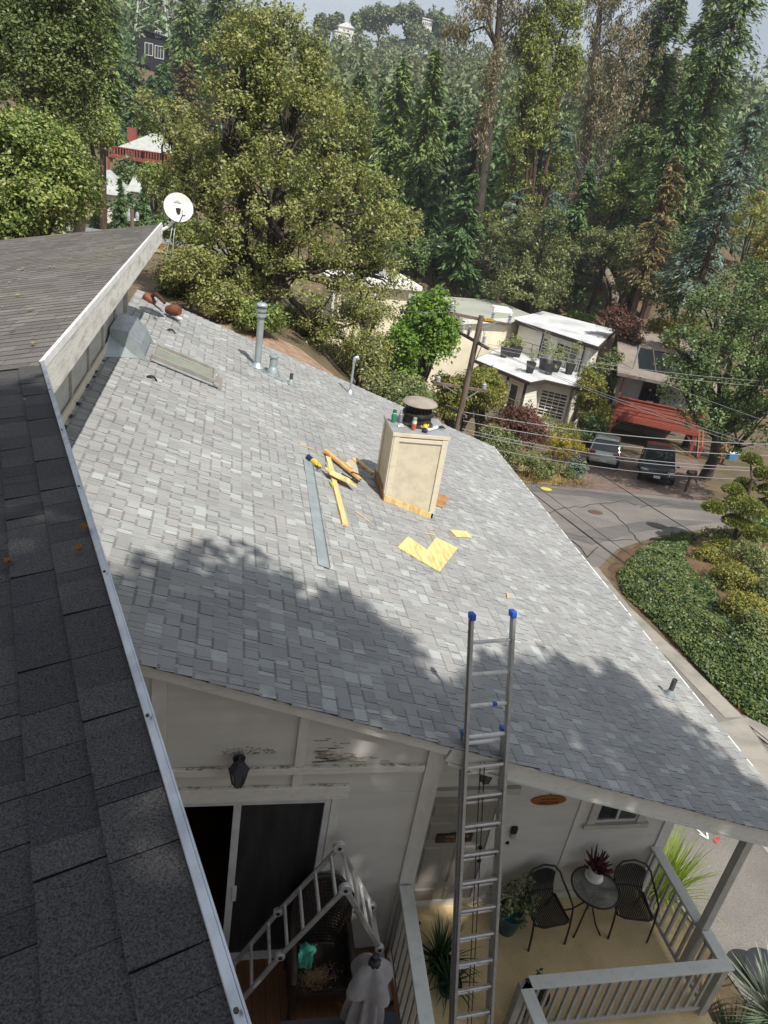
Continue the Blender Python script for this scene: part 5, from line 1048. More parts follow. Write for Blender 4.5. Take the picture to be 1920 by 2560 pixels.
for (u, v, z), lb, n, ln in (((1100, 2400, .15), 'dark strap-leaved plant growing beside the deck railing', 130, .62), ((1120, 2470, .05), 'second strap-leaved plant lower down by the deck railing', 60, .42)):
    c = atZ(u, v, z); c[2] = .0; t = thing('strap_leaf_plant', lb, 'plant', tuple(c)); pot(t, c, .10, .14, .16, m_black); tuft(c + V3(0, 0, .14), n, ln, .022, l_grn, t, lean=1.25, droop=.55)
c = V3(2.42, 5.55, 0); t = thing('flowering_shrub', 'small shrub with red flowers in the corner by the front door', 'shrub', tuple(c)); pot(t, c, .10, .14, .26, m_brown); cl = c + V3(0, 0, .5) + RNG.normal(size=(26, 3)) * V3(.12, .14, .17); V, F = leaf_cloud(cl - org(t), .10, 26, .055, .5); link('foliage', np_mesh('foliage', V, F, l_var), t); V, F = leaf_cloud(cl[:9] - org(t) + V3(0, 0, .05), .06, 5, .04, .9); link('flowers', np_mesh('flowers', V, F, l_flow), t)
c = V3(3.88, 4.66, 0); t = thing('potted_plant', 'dark pot with a few leaves behind the left end of the front rail', 'plant', tuple(c)); pot(t, c, .12, .16, .34, m_planter); cl = c + V3(0, 0, .46) + RNG.normal(size=(10, 3)) * V3(.08, .05, .09); V, F = leaf_cloud(cl - org(t), .06, 10, .06, .5); link('foliage', np_mesh('foliage', V, F, l_pot), t)
# ---------------------------------------------------------------- neighbouring houses
def poly_slab(pts, z0, z1): return MB().prism([(x, y, z0) for x, y in pts], (0, 0, z1 - z0))
def wall_between(parent, p0, p1, z0, z1, mat, name='wall', th=.15):
    p0 = V3(*p0, 0); p1 = V3(*p1, 0); d = nrm(p1 - p0); n = V3(-d[1], d[0], 0)
    return MB().prism([p0 + V3(0, 0, z0), p1 + V3(0, 0, z0), p1 + V3(0, 0, z1), p0 + V3(0, 0, z1)], n * th).build(name, mat, parent)
def wall_window(parent, p0, p1, f0, f1, z0, z1, nx=2, ny=1, frame=m_white, glass=m_glass, name='window', fw=.09):
    """framed, divided window standing proud of the outer face of wall p0-p1 (outer face on the right of p0->p1)"""
    p0 = V3(*p0, 0); p1 = V3(*p1, 0); d = nrm(p1 - p0); n = V3(d[1], -d[0], 0); a = p0 + (p1 - p0) * f0; b = p0 + (p1 - p0) * f1; L = np.linalg.norm(b - a)
    mb = MB()
    def bx(s0, s1, za, zb, o0, o1): mb.hexa([a + d * s0 + n * o0 + V3(0, 0, za), a + d * s1 + n * o0 + V3(0, 0, za), a + d * s1 + n * o1 + V3(0, 0, za), a + d * s0 + n * o1 + V3(0, 0, za), a + d * s0 + n * o0 + V3(0, 0, zb), a + d * s1 + n * o0 + V3(0, 0, zb), a + d * s1 + n * o1 + V3(0, 0, zb), a + d * s0 + n * o1 + V3(0, 0, zb)])
    bx(-fw, 0, z0 - fw, z1 + fw, .01, .07); bx(L, L + fw, z0 - fw, z1 + fw, .01, .07); bx(0, L, z1, z1 + fw, .01, .07); bx(0, L, z0 - fw, z0, .01, .09)
    for k in range(1, nx): bx(L * k / nx - fw * .3, L * k / nx + fw * .3, z0, z1, .01, .06)
    for k in range(1, ny): bx(0, L, z0 + (z1 - z0) * k / ny - fw * .25, z0 + (z1 - z0) * k / ny + fw * .25, .01, .055)
    w_ = mb.build(name, frame, parent)
    for i in range(nx):
        for j in range(ny):
            s0, s1 = L * i / nx, L * (i + 1) / nx; za, zb = z0 + (z1 - z0) * j / ny, z0 + (z1 - z0) * (j + 1) / ny; q = a + n * .025
            MB().add([q + d * s0 + V3(0, 0, za), q + d * s1 + V3(0, 0, za), q + d * s1 + V3(0, 0, zb), q + d * s0 + V3(0, 0, zb)], [(0, 1, 2, 3)]).build('pane', glass, w_)
    return w_
def inset(pts, r):
    c = np.mean([V3(*p, 0) for p in pts], 0)[:2]; return [tuple(np.array(p) + (c - np.array(p)) * r / np.linalg.norm(c - np.array(p))) for p in pts]
def clap(parent, p0, p1, z0, z1, step, mat):
    """lapped boards on a wall, each one its own piece"""
    p0 = V3(*p0, 0); p1 = V3(*p1, 0); d = nrm(p1 - p0); n = V3(d[1], -d[0], 0); z = z0; base = None
    while z < z1 - .02:
        mb = MB(); zt = min(z + step, z1); mb.hexa([p0 + V3(0, 0, z), p1 + V3(0, 0, z), p1 + n * .03 + V3(0, 0, z), p0 + n * .03 + V3(0, 0, z), p0 + V3(0, 0, zt), p1 + V3(0, 0, zt), p1 + n * .008 + V3(0, 0, zt), p0 + n * .008 + V3(0, 0, zt)]); mb.build('clapboard', mat, parent); z += step
# cream two-storey house
wh = thing('house', 'cream two-storey house with flat silver roofs and planters on its terrace', 'house', (22.5, 49, -6.5))
UA, UB, UC = (20.48, 52.81), (24.53, 46.24), (29.41, 53.44); UD = (25.0, 58.0); up_ = [UA, UB, UC, UD]; ui = inset(up_, .75)
poly_slab(up_, -.98, -.74).build('upper_roof_edge', m_brown, wh); poly_slab(inset(up_, .12), -.735, -.72).build('upper_roof', m_flatroof, wh)
for k in range(4): wall_between(wh, ui[k], ui[(k + 1) % 4], -2.95, -.99, m_housewhite)
clap(wh, ui[0], ui[1], -2.9, -1.0, .21, m_housewhite); clap(wh, ui[1], ui[2], -6.4, -1.0, .21, m_housewhite)
wall_window(wh, ui[0], ui[1], .37, .43, -2.75, -1.35, 1, 1, name='narrow_window'); wall_window(wh, ui[0], ui[1], .56, .83, -2.45, -1.35, 3, 1, name='triple_window')
LL = [(16.6, 48.2), (19.1, 43.6), (20.5, 44.6), (22.6, 43.4), (25.2, 47.2), (25.5, 48.5), (21.2, 54.2)]
poly_slab(LL, -3.12, -2.93).build('terrace_edge', m_brown, wh); poly_slab(inset(LL, .1), -2.925, -2.90).build('terrace_roof', m_flatroof, wh)
li = [(17.1, 48.3), (19.3, 44.4), (20.7, 45.3), (22.4, 44.3), (24.7, 47.3), (25.2, 48.6), (21.2, 53.8)]
for k in range(5): wall_between(wh, li[k], li[k + 1], -6.9, -3.13, m_housewhite)
clap(wh, li[1], li[2], -6.8, -3.2, .22, m_housewhite); clap(wh, li[2], li[3], -6.8, -3.2, .22, m_housewhite)
wall_window(wh, li[2], li[3], .08, .92, -5.5, -3.75, 4, 4, name='french_door', fw=.07); wall_window(wh, li[0], li[1], .12, .22, -5.2, -3.5, 1, 2, name='tall_window'); wall_window(wh, li[0], li[1], .72, .86, -5.6, -3.6, 1, 2, name='tall_window')
for f in (.04, .3, .62, .97):
    p = V3(*li[0], 0) + (V3(*li[1], 0) - V3(*li[0], 0)) * f; MB().box((p[0] - .09, p[1] - .12, -6.9), (p[0] + .09, p[1] - .02, -3.13)).build('dark_post', m_brown, wh)
for k, (q0, q1) in enumerate(((LL[2], LL[3]), (LL[3], LL[4]))): wall_between(wh, tuple(np.array(q0) + V3(0, -.35)[:2] if False else q0), q1, -6.9, -5.75, m_housewhite, 'balcony_wall', .1)
for f in (.35, .9):
    p = V3(*ui[0], 0) + (V3(*ui[1], 0) - V3(*ui[0], 0)) * f + V3(-.12, -.1, 0); MB().tube([p + V3(0, 0, -1.0), p + V3(0, 0, -1.15), p + V3(.05, .02, -1.3), p + V3(.05, .02, -2.9)], .05, 6).build('downpipe', m_brown, wh)
mb = MB()
for f in np.linspace(0, 1, 8):
    p = V3(*ui[0], 0) + (V3(*LL[4], 0) - V3(*ui[0], 0)) * f * 1.0 + V3(-.7, -.6, 0); mb.tube([p + V3(0, 0, -2.9), p + V3(0, 0, -1.95)], .02, 5)
p0, p1 = V3(*ui[0], -1.95) + V3(-.7, -.6, 0), V3(*LL[4], -1.95) + V3(-.7, -.6, 0); mb.tube([p0, p1], .02, 5); mb.tube([p0 - V3(0, 0, .4), p1 - V3(0, 0, .4)], .012, 5); mb.build('terrace_rail', m_black, wh)
l_bam = leaf_mat('light_terrace_leaf', [(.18, .22, .07), (.30, .32, .12), (.13, .19, .06)], .25)
words = ('leftmost', 'second', 'third', 'fourth', 'fifth', 'sixth', 'seventh', 'rightmost')
for k, (u, v, hh) in enumerate(((1258, 893, .5), (1276, 892, .6), (1291, 892, .5), (1323, 932, .7), (1355, 925, 1.3), (1370, 936, 1.3), (1387, 929, 1.0), (1421, 935, 1.5))):
    p = atZ(u, v, -2.89); t = thing('planter', 'tall black square planter on the terrace, %s from the left' % words[k] if k not in (0, 7) else 'tall black square planter on the terrace, %s of the row' % words[k], 'planter', tuple(p), 'planters on the terrace')
    MB().add([p + V3(sx * a_, sy * a_, z) for z, a_ in ((0, .17), (.75, .26)) for sx, sy in ((-1, -1), (1, -1), (1, 1), (-1, 1))], [(0, 3, 2, 1), (4, 5, 6, 7), (0, 1, 5, 4), (1, 2, 6, 5), (2, 3, 7, 6), (3, 0, 4, 7)]).build('pot', m_planter, t)
    cl = p + V3(0, 0, .8 + hh * .55) + RNG.normal(size=(14, 3)) * V3(.22, .22, hh * .28); V, F = leaf_cloud(cl - org(t), .22, 16, .16, .35, droop=.3); link('foliage', np_mesh('foliage', V, F, l_bam), t); mb = MB()
    for q in cl[::3]: mb.tube([p + V3(0, 0, .7), q], [.015, .005], 4)
    mb.build('stem', m_bark, t)
# pale yellow house behind it
bh = thing('house', 'pale yellow house with flat greenish roof behind the bright green tree', 'house', (16, 49, -6))
bp_ = [(13.2, 47.8), (20.25, 52.1), (22.8, 54.8), (21.5, 59.4), (12.5, 57.2)]; bi = inset(bp_, .55)
poly_slab(bp_, -.88, -.6).build('roof_edge', m_white, bh); poly_slab(inset(bp_, .15), -.598, -.57).build('roof', m_greenroof, bh)
for k in range(5): wall_between(bh, bi[k], bi[(k + 1) % 5], -6.5, -.9, m_housebeige)
c = V3(20.2, 54.6, -.57); MB().add([c + V3(x * .8, y * .55, z) for z, x, y in ((0, -1, -1), (0, 1, -1), (0, 1, 1), (0, -1, 1), (.3, -.8, -.8), (.3, .8, -.8), (.3, .8, .8), (.3, -.8, .8))], [(4, 5, 6, 7), (0, 1, 5, 4), (1, 2, 6, 5), (2, 3, 7, 6), (3, 0, 4, 7)]).build('roof_skylight', m_white, bh)
# low house with white roof glimpsed left of the bright tree
lh = thing('house', 'low house with white flat roof and beige wall, half hidden by the oak', 'house', (9.5, 52, -5)); pl_ = [(6.6, 50.5), (13.2, 52.0), (12.6, 57), (5.8, 55.5)]
poly_slab(pl_, .55, .85).build('roof', m_white, lh); lii = inset(pl_, .9)
for k in range(4): wall_between(lh, lii[k], lii[(k + 1) % 4], -5, .5, m_housebeige)
for p in ((6.9, 50.75), (9.8, 51.4), (12.8, 52.1)): MB().box((p[0] - .09, p[1] - .09, -5), (p[0] + .09, p[1] + .09, .55)).build('post', m_white, lh)
wall_window(lh, lii[0], lii[1], .2, .5, -1.8, -.2, 2, 1); MB().lathe([(0, 0), (.25, 0), (.25, .8), (.3, .8), (.3, .95), (0, .95)], (10.8, 55, .85), 12).build('chimney_pipe', m_galv_matt, lh)

# red carport house
cp = thing('house', 'red boarded house with deck above an open carport, at right', 'house', (28, 45, -6.6)); CA, CB = V3(25.5, 43.7, 0), V3(30.6, 41.4, 0); cd = nrm(CB - CA); cb_ = V3(-cd[1], cd[0], 0)
def CP(s, d, z): return CA + cd * s + cb_ * d + V3(0, 0, z)
Wd = np.linalg.norm(CB - CA)
for k in range(5): MB().hexa([CP(0, -.04, -4.5 + .24 * k), CP(Wd, -.04, -4.5 + .24 * k), CP(Wd, .03, -4.5 + .24 * k), CP(0, .03, -4.5 + .24 * k), CP(0, -.01, -4.275 + .24 * k), CP(Wd, -.01, -4.275 + .24 * k), CP(Wd, .03, -4.275 + .24 * k), CP(0, .03, -4.275 + .24 * k)]).build('deck_board', m_red, cp)
MB().bar(CP(0, -.06, -4.66), CP(Wd, -.06, -4.66), .14, .26).build('beam', m_red, cp); MB().bar(CP(-.03, -.02, -3.27), CP(Wd, -.02, -3.27), .14, .06).build('rail_cap', m_red, cp)
for s_ in (.1, Wd - .1):
    MB().bar(CP(s_, 0, -6.9), CP(s_, 0, -4.8), .16, .16, up=cd).build('post', m_red, cp); sg = 1 if s_ < 1 else -1; MB().bar(CP(s_, 0, -5.4), CP(s_ + sg * .6, 0, -4.8), .1, .1, up=cb_).build('brace', m_red, cp)
MB().hexa([CP(0, .05, -4.75), CP(Wd, .05, -4.75), CP(Wd, 6, -4.75), CP(0, 6, -4.75), CP(0, .05, -4.55), CP(Wd, .05, -4.55), CP(Wd, 6, -4.55), CP(0, 6, -4.55)]).build('deck_floor', m_brown, cp)
m_tan = M('tan_garage_door', (.26, .215, .165), .75)
wall_between(cp, tuple(CP(0, 5.2, 0)[:2]), tuple(CP(Wd, 5.2, 0)[:2]), -7.6, -4.75, m_tan, 'garage_wall')
for s0 in (.4, 3.0):
    o = MB().hexa([CP(s0, 5.1, -7.2), CP(s0 + 2.3, 5.1, -7.2), CP(s0 + 2.3, 5.19, -7.2), CP(s0, 5.19, -7.2), CP(s0, 5.1, -5.0), CP(s0 + 2.3, 5.1, -5.0), CP(s0 + 2.3, 5.19, -5.0), CP(s0, 5.19, -5.0)]).build('garage_door', m_tan, cp)
    for k in range(4): MB().bar(CP(s0 + .05, 5.09, -6.9 + .5 * k), CP(s0 + 2.25, 5.09, -6.9 + .5 * k), .03, .03).build('door_seam', m_brown, o)
wall_between(cp, tuple(CP(0, 2.4, 0)[:2]), tuple(CP(Wd, 2.4, 0)[:2]), -4.55, -1.75, m_white, 'upper_wall'); wall_window(cp, tuple(CP(0, 2.4, 0)[:2]), tuple(CP(Wd, 2.4, 0)[:2]), .30, .52, -4.3, -2.3, 2, 1, frame=m_brown)
MB().hexa([CP(-.5, -.5, -1.85), CP(Wd + .5, -.5, -1.85), CP(Wd + .5, 9.5, -.55), CP(-.5, 9.5, -.55), CP(-.5, -.5, -1.65), CP(Wd + .5, -.5, -1.65), CP(Wd + .5, 9.5, -.35), CP(-.5, 9.5, -.35)]).build('roof', M('brown_grey_roof', (.20, .165, .14), .9, col2=(.26, .22, .18), scale=1.5), cp)
for k in range(3):
    f = lambda s_, d: CP(s_, d, -1.60 + .13 * d * 1.0)
    s0 = .9 + 1.15 * k; MB().hexa([f(s0, 1.0), f(s0 + 1.08, 1.0), f(s0 + 1.08, 5.5), f(s0, 5.5), f(s0, 1.0) + V3(0, 0, .06), f(s0 + 1.08, 1.0) + V3(0, 0, .06), f(s0 + 1.08, 5.5) + V3(0, 0, .06), f(s0, 5.5) + V3(0, 0, .06)]).build('solar_panel', M('solar_glass', (.02, .022, .028), .15, spec=.8), cp)
MB().tube([CP(.5, .8, -1.6), CP(.5, .8, .1)], .05, 6).build('service_mast', m_galv_matt, cp); MB().bar(CP(.05, 0, -3.3), CP(.05, .3, -1.7), .1, .1, up=cd).build('porch_post', m_red, cp)
MB().box(tuple(CP(3.0, 6.4, -.72)), tuple(CP(3.0, 6.4, -.72) + V3(.9, .7, .7))).build('roof_hatch', m_red, cp)
st = thing('stairs', 'dark wooden outside stairs with red handrails right of the carport', 'stairs', tuple(CP(Wd + 1.3, 2, -6.6)))
for k in range(11): MB().hexa([CP(Wd + .5, -.3 + .32 * k, -6.4 + .19 * k), CP(Wd + 1.9, -.3 + .32 * k, -6.4 + .19 * k), CP(Wd + 1.9, .0 + .32 * k, -6.4 + .19 * k), CP(Wd + .5, .0 + .32 * k, -6.4 + .19 * k), CP(Wd + .5, -.3 + .32 * k, -6.34 + .19 * k), CP(Wd + 1.9, -.3 + .32 * k, -6.34 + .19 * k), CP(Wd + 1.9, .0 + .32 * k, -6.34 + .19 * k), CP(Wd + .5, .0 + .32 * k, -6.34 + .19 * k)]).build('tread', m_brown, st)
for s_ in (.45, 1.95): MB().bar(CP(Wd + s_, -.4, -6.5), CP(Wd + s_, 3.3, -4.3), .08, .3).build('stringer', m_red, st); MB().bar(CP(Wd + s_, -.4, -5.4), CP(Wd + s_, 3.3, -3.3), .1, .14).build('handrail', m_red, st); MB().bar(CP(Wd + s_, -.4, -6.6), CP(Wd + s_, -.4, -5.3), .12, .12, up=cd).build('newel', m_red, st)
for k, (s_, lb) in enumerate(((.6, 'white chair on the red deck with its back to the wall'),)):
    t = thing('deck_chair', lb, 'chair', tuple(CP(2.3, .9, -4.55))); c = CP(2.3, .9, -4.55); MB().box(c + V3(-.25, -.25, .38), c + V3(.25, .25, .44)).build('seat', m_white, t)
    MB().obox(c + V3(.05, .28, .75), (.25, 0, 0), (0, .03, .0), (0, .06, .36)).build('backrest', m_white, t)
    for sx in (-.22, .22):
        for sy in (-.22, .22): MB().box(c + V3(sx - .025, sy - .025, 0), c + V3(sx + .025, sy + .025, .38)).build('leg', m_white, t)
# wooden fence left of the carport
fe = thing('fence', 'brown wooden board fence running up beside the red house', 'fence', (27, 48, -5)); fa, fb = V3(26.2, 47.0, 0), V3(34.5, 60.5, 0)
for k in range(46):
    p = fa + (fb - fa) * k / 45; zg = -4.4 + 3.6 * k / 45; MB().obox(p + V3(0, 0, zg + .8), nrm(fb - fa) * .155, nrm(V3(-(fb - fa)[1], (fb - fa)[0], 0)) * .015, (0, 0, .95)).build('board', m_polewood, fe)
MB().bar(fa + V3(0, 0, -2.6), fb + V3(0, 0, 1.0), .12, .06).build('cap_rail', m_polewood, fe)

# ---------------------------------------------------------------- parked cars
def car(label, paint, roofz, length, width, style):
    t = thing('parked_car', label, 'car', (0, 0, 0), 'cars parked in the driveway'); L = length / 2; W = width / 2; hz = .92
    secs = [(-L, .62, .45, .80), (-L + .12, .92, .32, .95), (-L + .9, .99, .28, hz), (0, 1.0, .27, hz), (L - 1.2, .99, .28, hz - .02), (L - .5, .96, .30, .84), (L - .12, .84, .33, .72), (L, .60, .42, .60)]
    mb = MB(); ring = 10
    for x, wf, zb, zt in secs:
        w_ = W * wf
        for yy_, zz in ((-.7, zb), (-.96, zb + .08), (-1.0, (zb + zt) / 2), (-.97, zt - .08), (-.82, zt), (.82, zt), (.97, zt - .08), (1.0, (zb + zt) / 2), (.96, zb + .08), (.7, zb)): mb.v.append((x, yy_ * w_, zz))
    for i in range(len(secs) - 1):
        for j in range(ring): mb.f.append((i * ring + j, i * ring + (j + 1) % ring, (i + 1) * ring + (j + 1) % ring, (i + 1) * ring + j))
    mb.f.append(tuple(range(ring))); mb.f.append(tuple((len(secs) - 1) * ring + j for j in reversed(range(ring)))); mb.build('body', paint, t, smooth='all')
    x0, x1 = -L + .35, L - 1.25; gl = [(x0 - .12, hz - .06, .90), (x0 + .30, roofz - .07, .74), (.15, roofz - .03, .78), (x1 - .75, roofz - .10, .74), (x1 + .05, hz - .06, .88)]
    mb = MB()
    for x, z, wf in gl: mb.v += [(x, -W * wf, z), (x, W * wf, z), (x, -W * .92, hz - .08), (x, W * .92, hz - .08)]
    for i in range(4):
        k = i * 4; mb.f += [(k, k + 1, k + 5, k + 4), (k, k + 4, k + 6, k + 2), (k + 1, k + 3, k + 7, k + 5)]
    mb.build('glasshouse', m_carglass, t, smooth=False)
    mb = MB(); rr = [(x0 + .26, roofz - .06, .73), (.15, roofz - .0, .77), (x1 - .72, roofz - .085, .73)]
    for x, z, wf in rr: mb.v += [(x, -W * wf, z), (x, -W * wf * .5, z + .035), (x, W * wf * .5, z + .035), (x, W * wf, z)]
    for i in range(2):
        for j in range(3): mb.f.append((i * 4 + j, i * 4 + j + 1, i * 4 + 5 + j, i * 4 + 4 + j))
    o = mb.build('roof_panel', paint, t, smooth='all'); md = o.modifiers.new('s', 'SOLIDIFY'); md.thickness = .03
    for sg in (-1, 1):
        for a, b in (((x1 + .03, hz - .05, .885), (x1 - .75, roofz - .09, .745)), ((x0 + .30, roofz - .06, .745), (x0 - .12, hz - .05, .905)), ((-.25, hz - .05, .925), (-.25, roofz - .03, .765))):
            MB().bar((a[0], sg * W * a[2], a[1]), (b[0], sg * W * b[2], b[1]), .06, .05).build('pillar', paint, t)
        for xw in (-L + .85, L - .9):
            c = (xw, sg * (W - .10), .33); ty = MB().lathe([(.0, -.1), (.28, -.1), (.33, -.07), (.33, .07), (.28, .1), (0, .1)], c, 20, (0, 1, 0)).build('wheel', m_rubber, t, smooth=True); MB().lathe([(0, .07), (.2, .085), (.22, .10), (.21, .105), (0, .103)], c, 16, (0, sg, 0)).build('rim', m_alu, ty, smooth=True)
        MB().obox((x1 - .05, sg * (W + .06), hz + .05), (.09, 0, 0), (0, .09, 0), (0, 0, .06)).build('mirror', paint, t, bevel=.03)
        MB().obox((L - .30, sg * W * .72, .70), (.16, sg * -.10, 0), (0, .11, 0), (.02, 0, .07)).build('headlight', M('headlamp', (.7, .7, .72), .1, spec=.8), t, bevel=.02)
        MB().obox((-L + .07, sg * W * .74, .86), (.06, 0, 0), (0, .17, 0), (0, 0, .09)).build('tail_light', M('tail_lamp', (.28, .01, .012), .2, spec=.7), t, bevel=.02)
    MB().obox((L - .03, 0, .50), (.03, 0, 0), (0, W * .5, 0), (0, 0, .10)).build('grille', m_black, t, bevel=.01); MB().obox((L + .012, 0, .46), (.008, 0, 0), (0, .17, 0), (0, 0, .07)).build('number_plate', m_white, t); MB().obox((L - .06, 0, .62), (.02, 0, 0), (0, .10, 0), (0, 0, .03)).build('badge', m_alu, t)
    MB().obox((-L + .0, 0, .46), (.05, 0, 0), (0, W * .85, 0), (0, 0, .12)).build('rear_bumper', paint, t, bevel=.04); MB().obox((-L - .055, 0, .47), (.004, 0, 0), (0, .17, 0), (0, 0, .06)).build('number_plate', m_white, t)
    if style: MB().obox((-.5, 0, roofz + .02), (.45, 0, 0), (0, W * .5, 0), (0, 0, .012)).build('sunroof', m_carglass, t)
    return t
m_carglass = M('car_glass', (.02, .028, .032), .06, spec=.9)
def park(t, x, y, fx, fy):
    n = nrm(V3(0, .148, .989)); f = nrm(V3(fx, fy, 0) - n * (V3(fx, fy, 0) @ n)); s_ = np.cross(n, f); mm = Matrix.Identity(4); p = V3(x, y, -.1 - .15 * y + .035)
    for r in range(3): mm[r][0] = f[r]; mm[r][1] = s_[r]; mm[r][2] = n[r]; mm[r][3] = p[r]
    t.matrix_world = mm
suv = car('dark grey people carrier facing the street in the driveway', M('graphite_paint', (.055, .06, .068), .25, metal=.5, spec=.6), 1.70, 4.9, 1.93, True); park(suv, 24.15, 35.1, -.5, -.866)
hat = car('pale silver hatchback parked tail first beside the dark car', M('silver_paint', (.44, .47, .45), .28, metal=.5, spec=.6), 1.60, 4.3, 1.80, False); park(hat, 22.4, 37.9, .5, .866)
# mailbox, recycling box, street name sign
b = onstreet(1712, 1232); t = thing('mailbox', 'dark mailbox on a wooden post by the driveway', 'mailbox', tuple(b)); MB().bar(b, b + V3(0, 0, 1.05), .1, .1, up=(1, 0, 0)).build('post', m_brown, t); mb = MB(); mb.prism([b + V3(-.25, -.11, 1.05), b + V3(-.25, .11, 1.05), b + V3(-.25, .11, 1.2), b + V3(-.25, .06, 1.28), b + V3(-.25, -.06, 1.28), b + V3(-.25, -.11, 1.2)], (.5, 0, 0)); mb.build('box', m_black, t); MB().box(b + V3(-.02, -.135, 1.1), b + V3(.0, -.115, 1.32)).build('flag', m_red, t)
b = CP(Wd + 2.2, -1.0, -5.9); b[2] = -.1 - .15 * b[1] + .5; t = thing('recycling_box', 'bright blue plastic box by the foot of the stairs', 'box', tuple(b)); MB().add([b + V3(x * .3, y * .22, z) for z, x, y in ((0, -.85, -.85), (0, .85, -.85), (0, .85, .85), (0, -.85, .85), (.45, -1, -1), (.45, 1, -1), (.45, 1, 1), (.45, -1, 1))], [(0, 3, 2, 1), (0, 1, 5, 4), (1, 2, 6, 5), (2, 3, 7, 6), (3, 0, 4, 7), (4, 5, 6, 7)]).build('tub', M('sky_blue_plastic', (.05, .25, .55), .5), t); MB().box(b + V3(-.31, -.23, .42), b + V3(.31, .23, .47)).build('rim', m_white, t)
b = atY(1320, 1168, 34.5); b[2] = -.1 - .15 * 34.5; t = thing('street_sign', 'green street name sign with two crossed blades on a thin post', 'street sign', tuple(b)); tp = atY(1334, 1100, 34.5); m_sg = M('sign_green', (.02, .33, .22), .5)
MB().tube([b, tp + V3(0, 0, .1)], .03, 8).build('post', m_galv_matt, t)
for dv, z, nn in ((nrm(V3(.85, -.4, 0)), .0, 'blade'), (nrm(V3(.35, .93, 0)), .22, 'blade')):
    c = tp + V3(0, 0, z); o = MB().obox(c, dv * .46, np.cross(dv, (0, 0, 1)) * .012, (0, 0, .10)).build('blade', m_sg, t); nrm_o = np.cross(dv, (0, 0, 1)); nrm_o = nrm_o if nrm_o[1] < 0 else -nrm_o; mb = MB()
    for k in range(7): mb.obox(c + dv * (-.30 + .10 * k) + nrm_o * .0135, dv * .03, nrm_o * .001, (0, 0, .035 + .015 * (k % 2)))
    mb.build('white_lettering', m_white, o)

# ---------------------------------------------------------------- utility pole and wires
PY = 31.0; ptop_ = atY(1204, 789, PY); px_, pb = ptop_[0], V3(ptop_[0] - .12, PY, -4.6)
po = thing('utility_pole', 'weathered wooden utility pole with crossarms behind the chimney', 'utility pole', tuple(pb)); MB().tube([pb, (pb + ptop_) / 2, ptop_], [.15, .135, .115], 14).build('pole', m_polewood, po, smooth=True)
arms = [((1120, 782, 31.3), (1276, 813, 31.3)), ((1150, 832, 32.3), (1222, 872, 30.2)), ((1083, 957, 31.2), (1219, 978, 31.2)), ((1118, 1016, 32.2), (1166, 1042, 30.6))]
AP = []
for a, b in arms:
    pa_, pb_ = atY(*a), atY(*b); AP.append((pa_, pb_)); MB().bar(pa_, pb_, .10, .13).build('crossarm', m_polewood, po, bevel=.008)
def insulator(p, h=.45):
    MB().lathe([(0, 0)] + [q for k in range(6) for q in ((.05, .02 + h * .14 * k), (.10, .03 + h * .14 * k), (.06, .06 + h * .14 * k))] + [(.03, h), (0, h)], p, 12).build('insulator', m_porcelain, po, smooth=True)
for k, fs in ((0, (.05, .70, .97)), (1, (.06, .28, .80)), (2, (.08, .92))):
    for f in fs: insulator(AP[k][0] + (AP[k][1] - AP[k][0]) * f + V3(0, 0, .06), .45 if k < 2 else .28)
for a, b in (((1134, 786, 31.2), (1180, 830, 31.2)), ((1244, 804, 31.2), (1200, 824, 31.2)), ((1112, 965, 31.1), (1142, 984, 31.1)), ((1196, 978, 31.1), (1160, 1000, 31.1))): MB().bar(atY(*a), atY(*b), .05, .03).build('brace', m_galv, po)
tg = atY(1223, 799, 31.15); MB().obox(tg, (.20, 0, 0), (0, .006, 0), (.004, 0, .055)).build('number_tag', M('yellow_tag', (.65, .38, .03), .6), po); text_part('60776', .10, m_brown, po, tg + V3(0, -.008, 0), (1, 0, -.02), (0, 0, 1))
for k, (dx, dz) in enumerate(((.1, -1.9), (-.12, -1.1))): MB().tube([ptop_ + V3(.13, -.1, -.4), ptop_ + V3(.2 + dx, -.15, dz * .5), ptop_ + V3(.1, -.14, dz)], .02, 5).build('jumper_wire', m_wire, po)
def wire(label, p, q, r, mt, sag=.25, n=24):
    p = np.array(p, float); q = np.array(q, float); mb = MB(); mb.tube([p + (q - p) * k / n - V3(0, 0, 4 * sag * (k / n) * (1 - k / n)) for k in range(n + 1)], r, 6)
    return mesh_thing(mb, 'overhead_wire', mt, label, 'wire', tuple(p), 'overhead wires crossing the street')
m_cable = M('silvery_bundled_cable', (.26, .26, .26), .6, metal=.1)
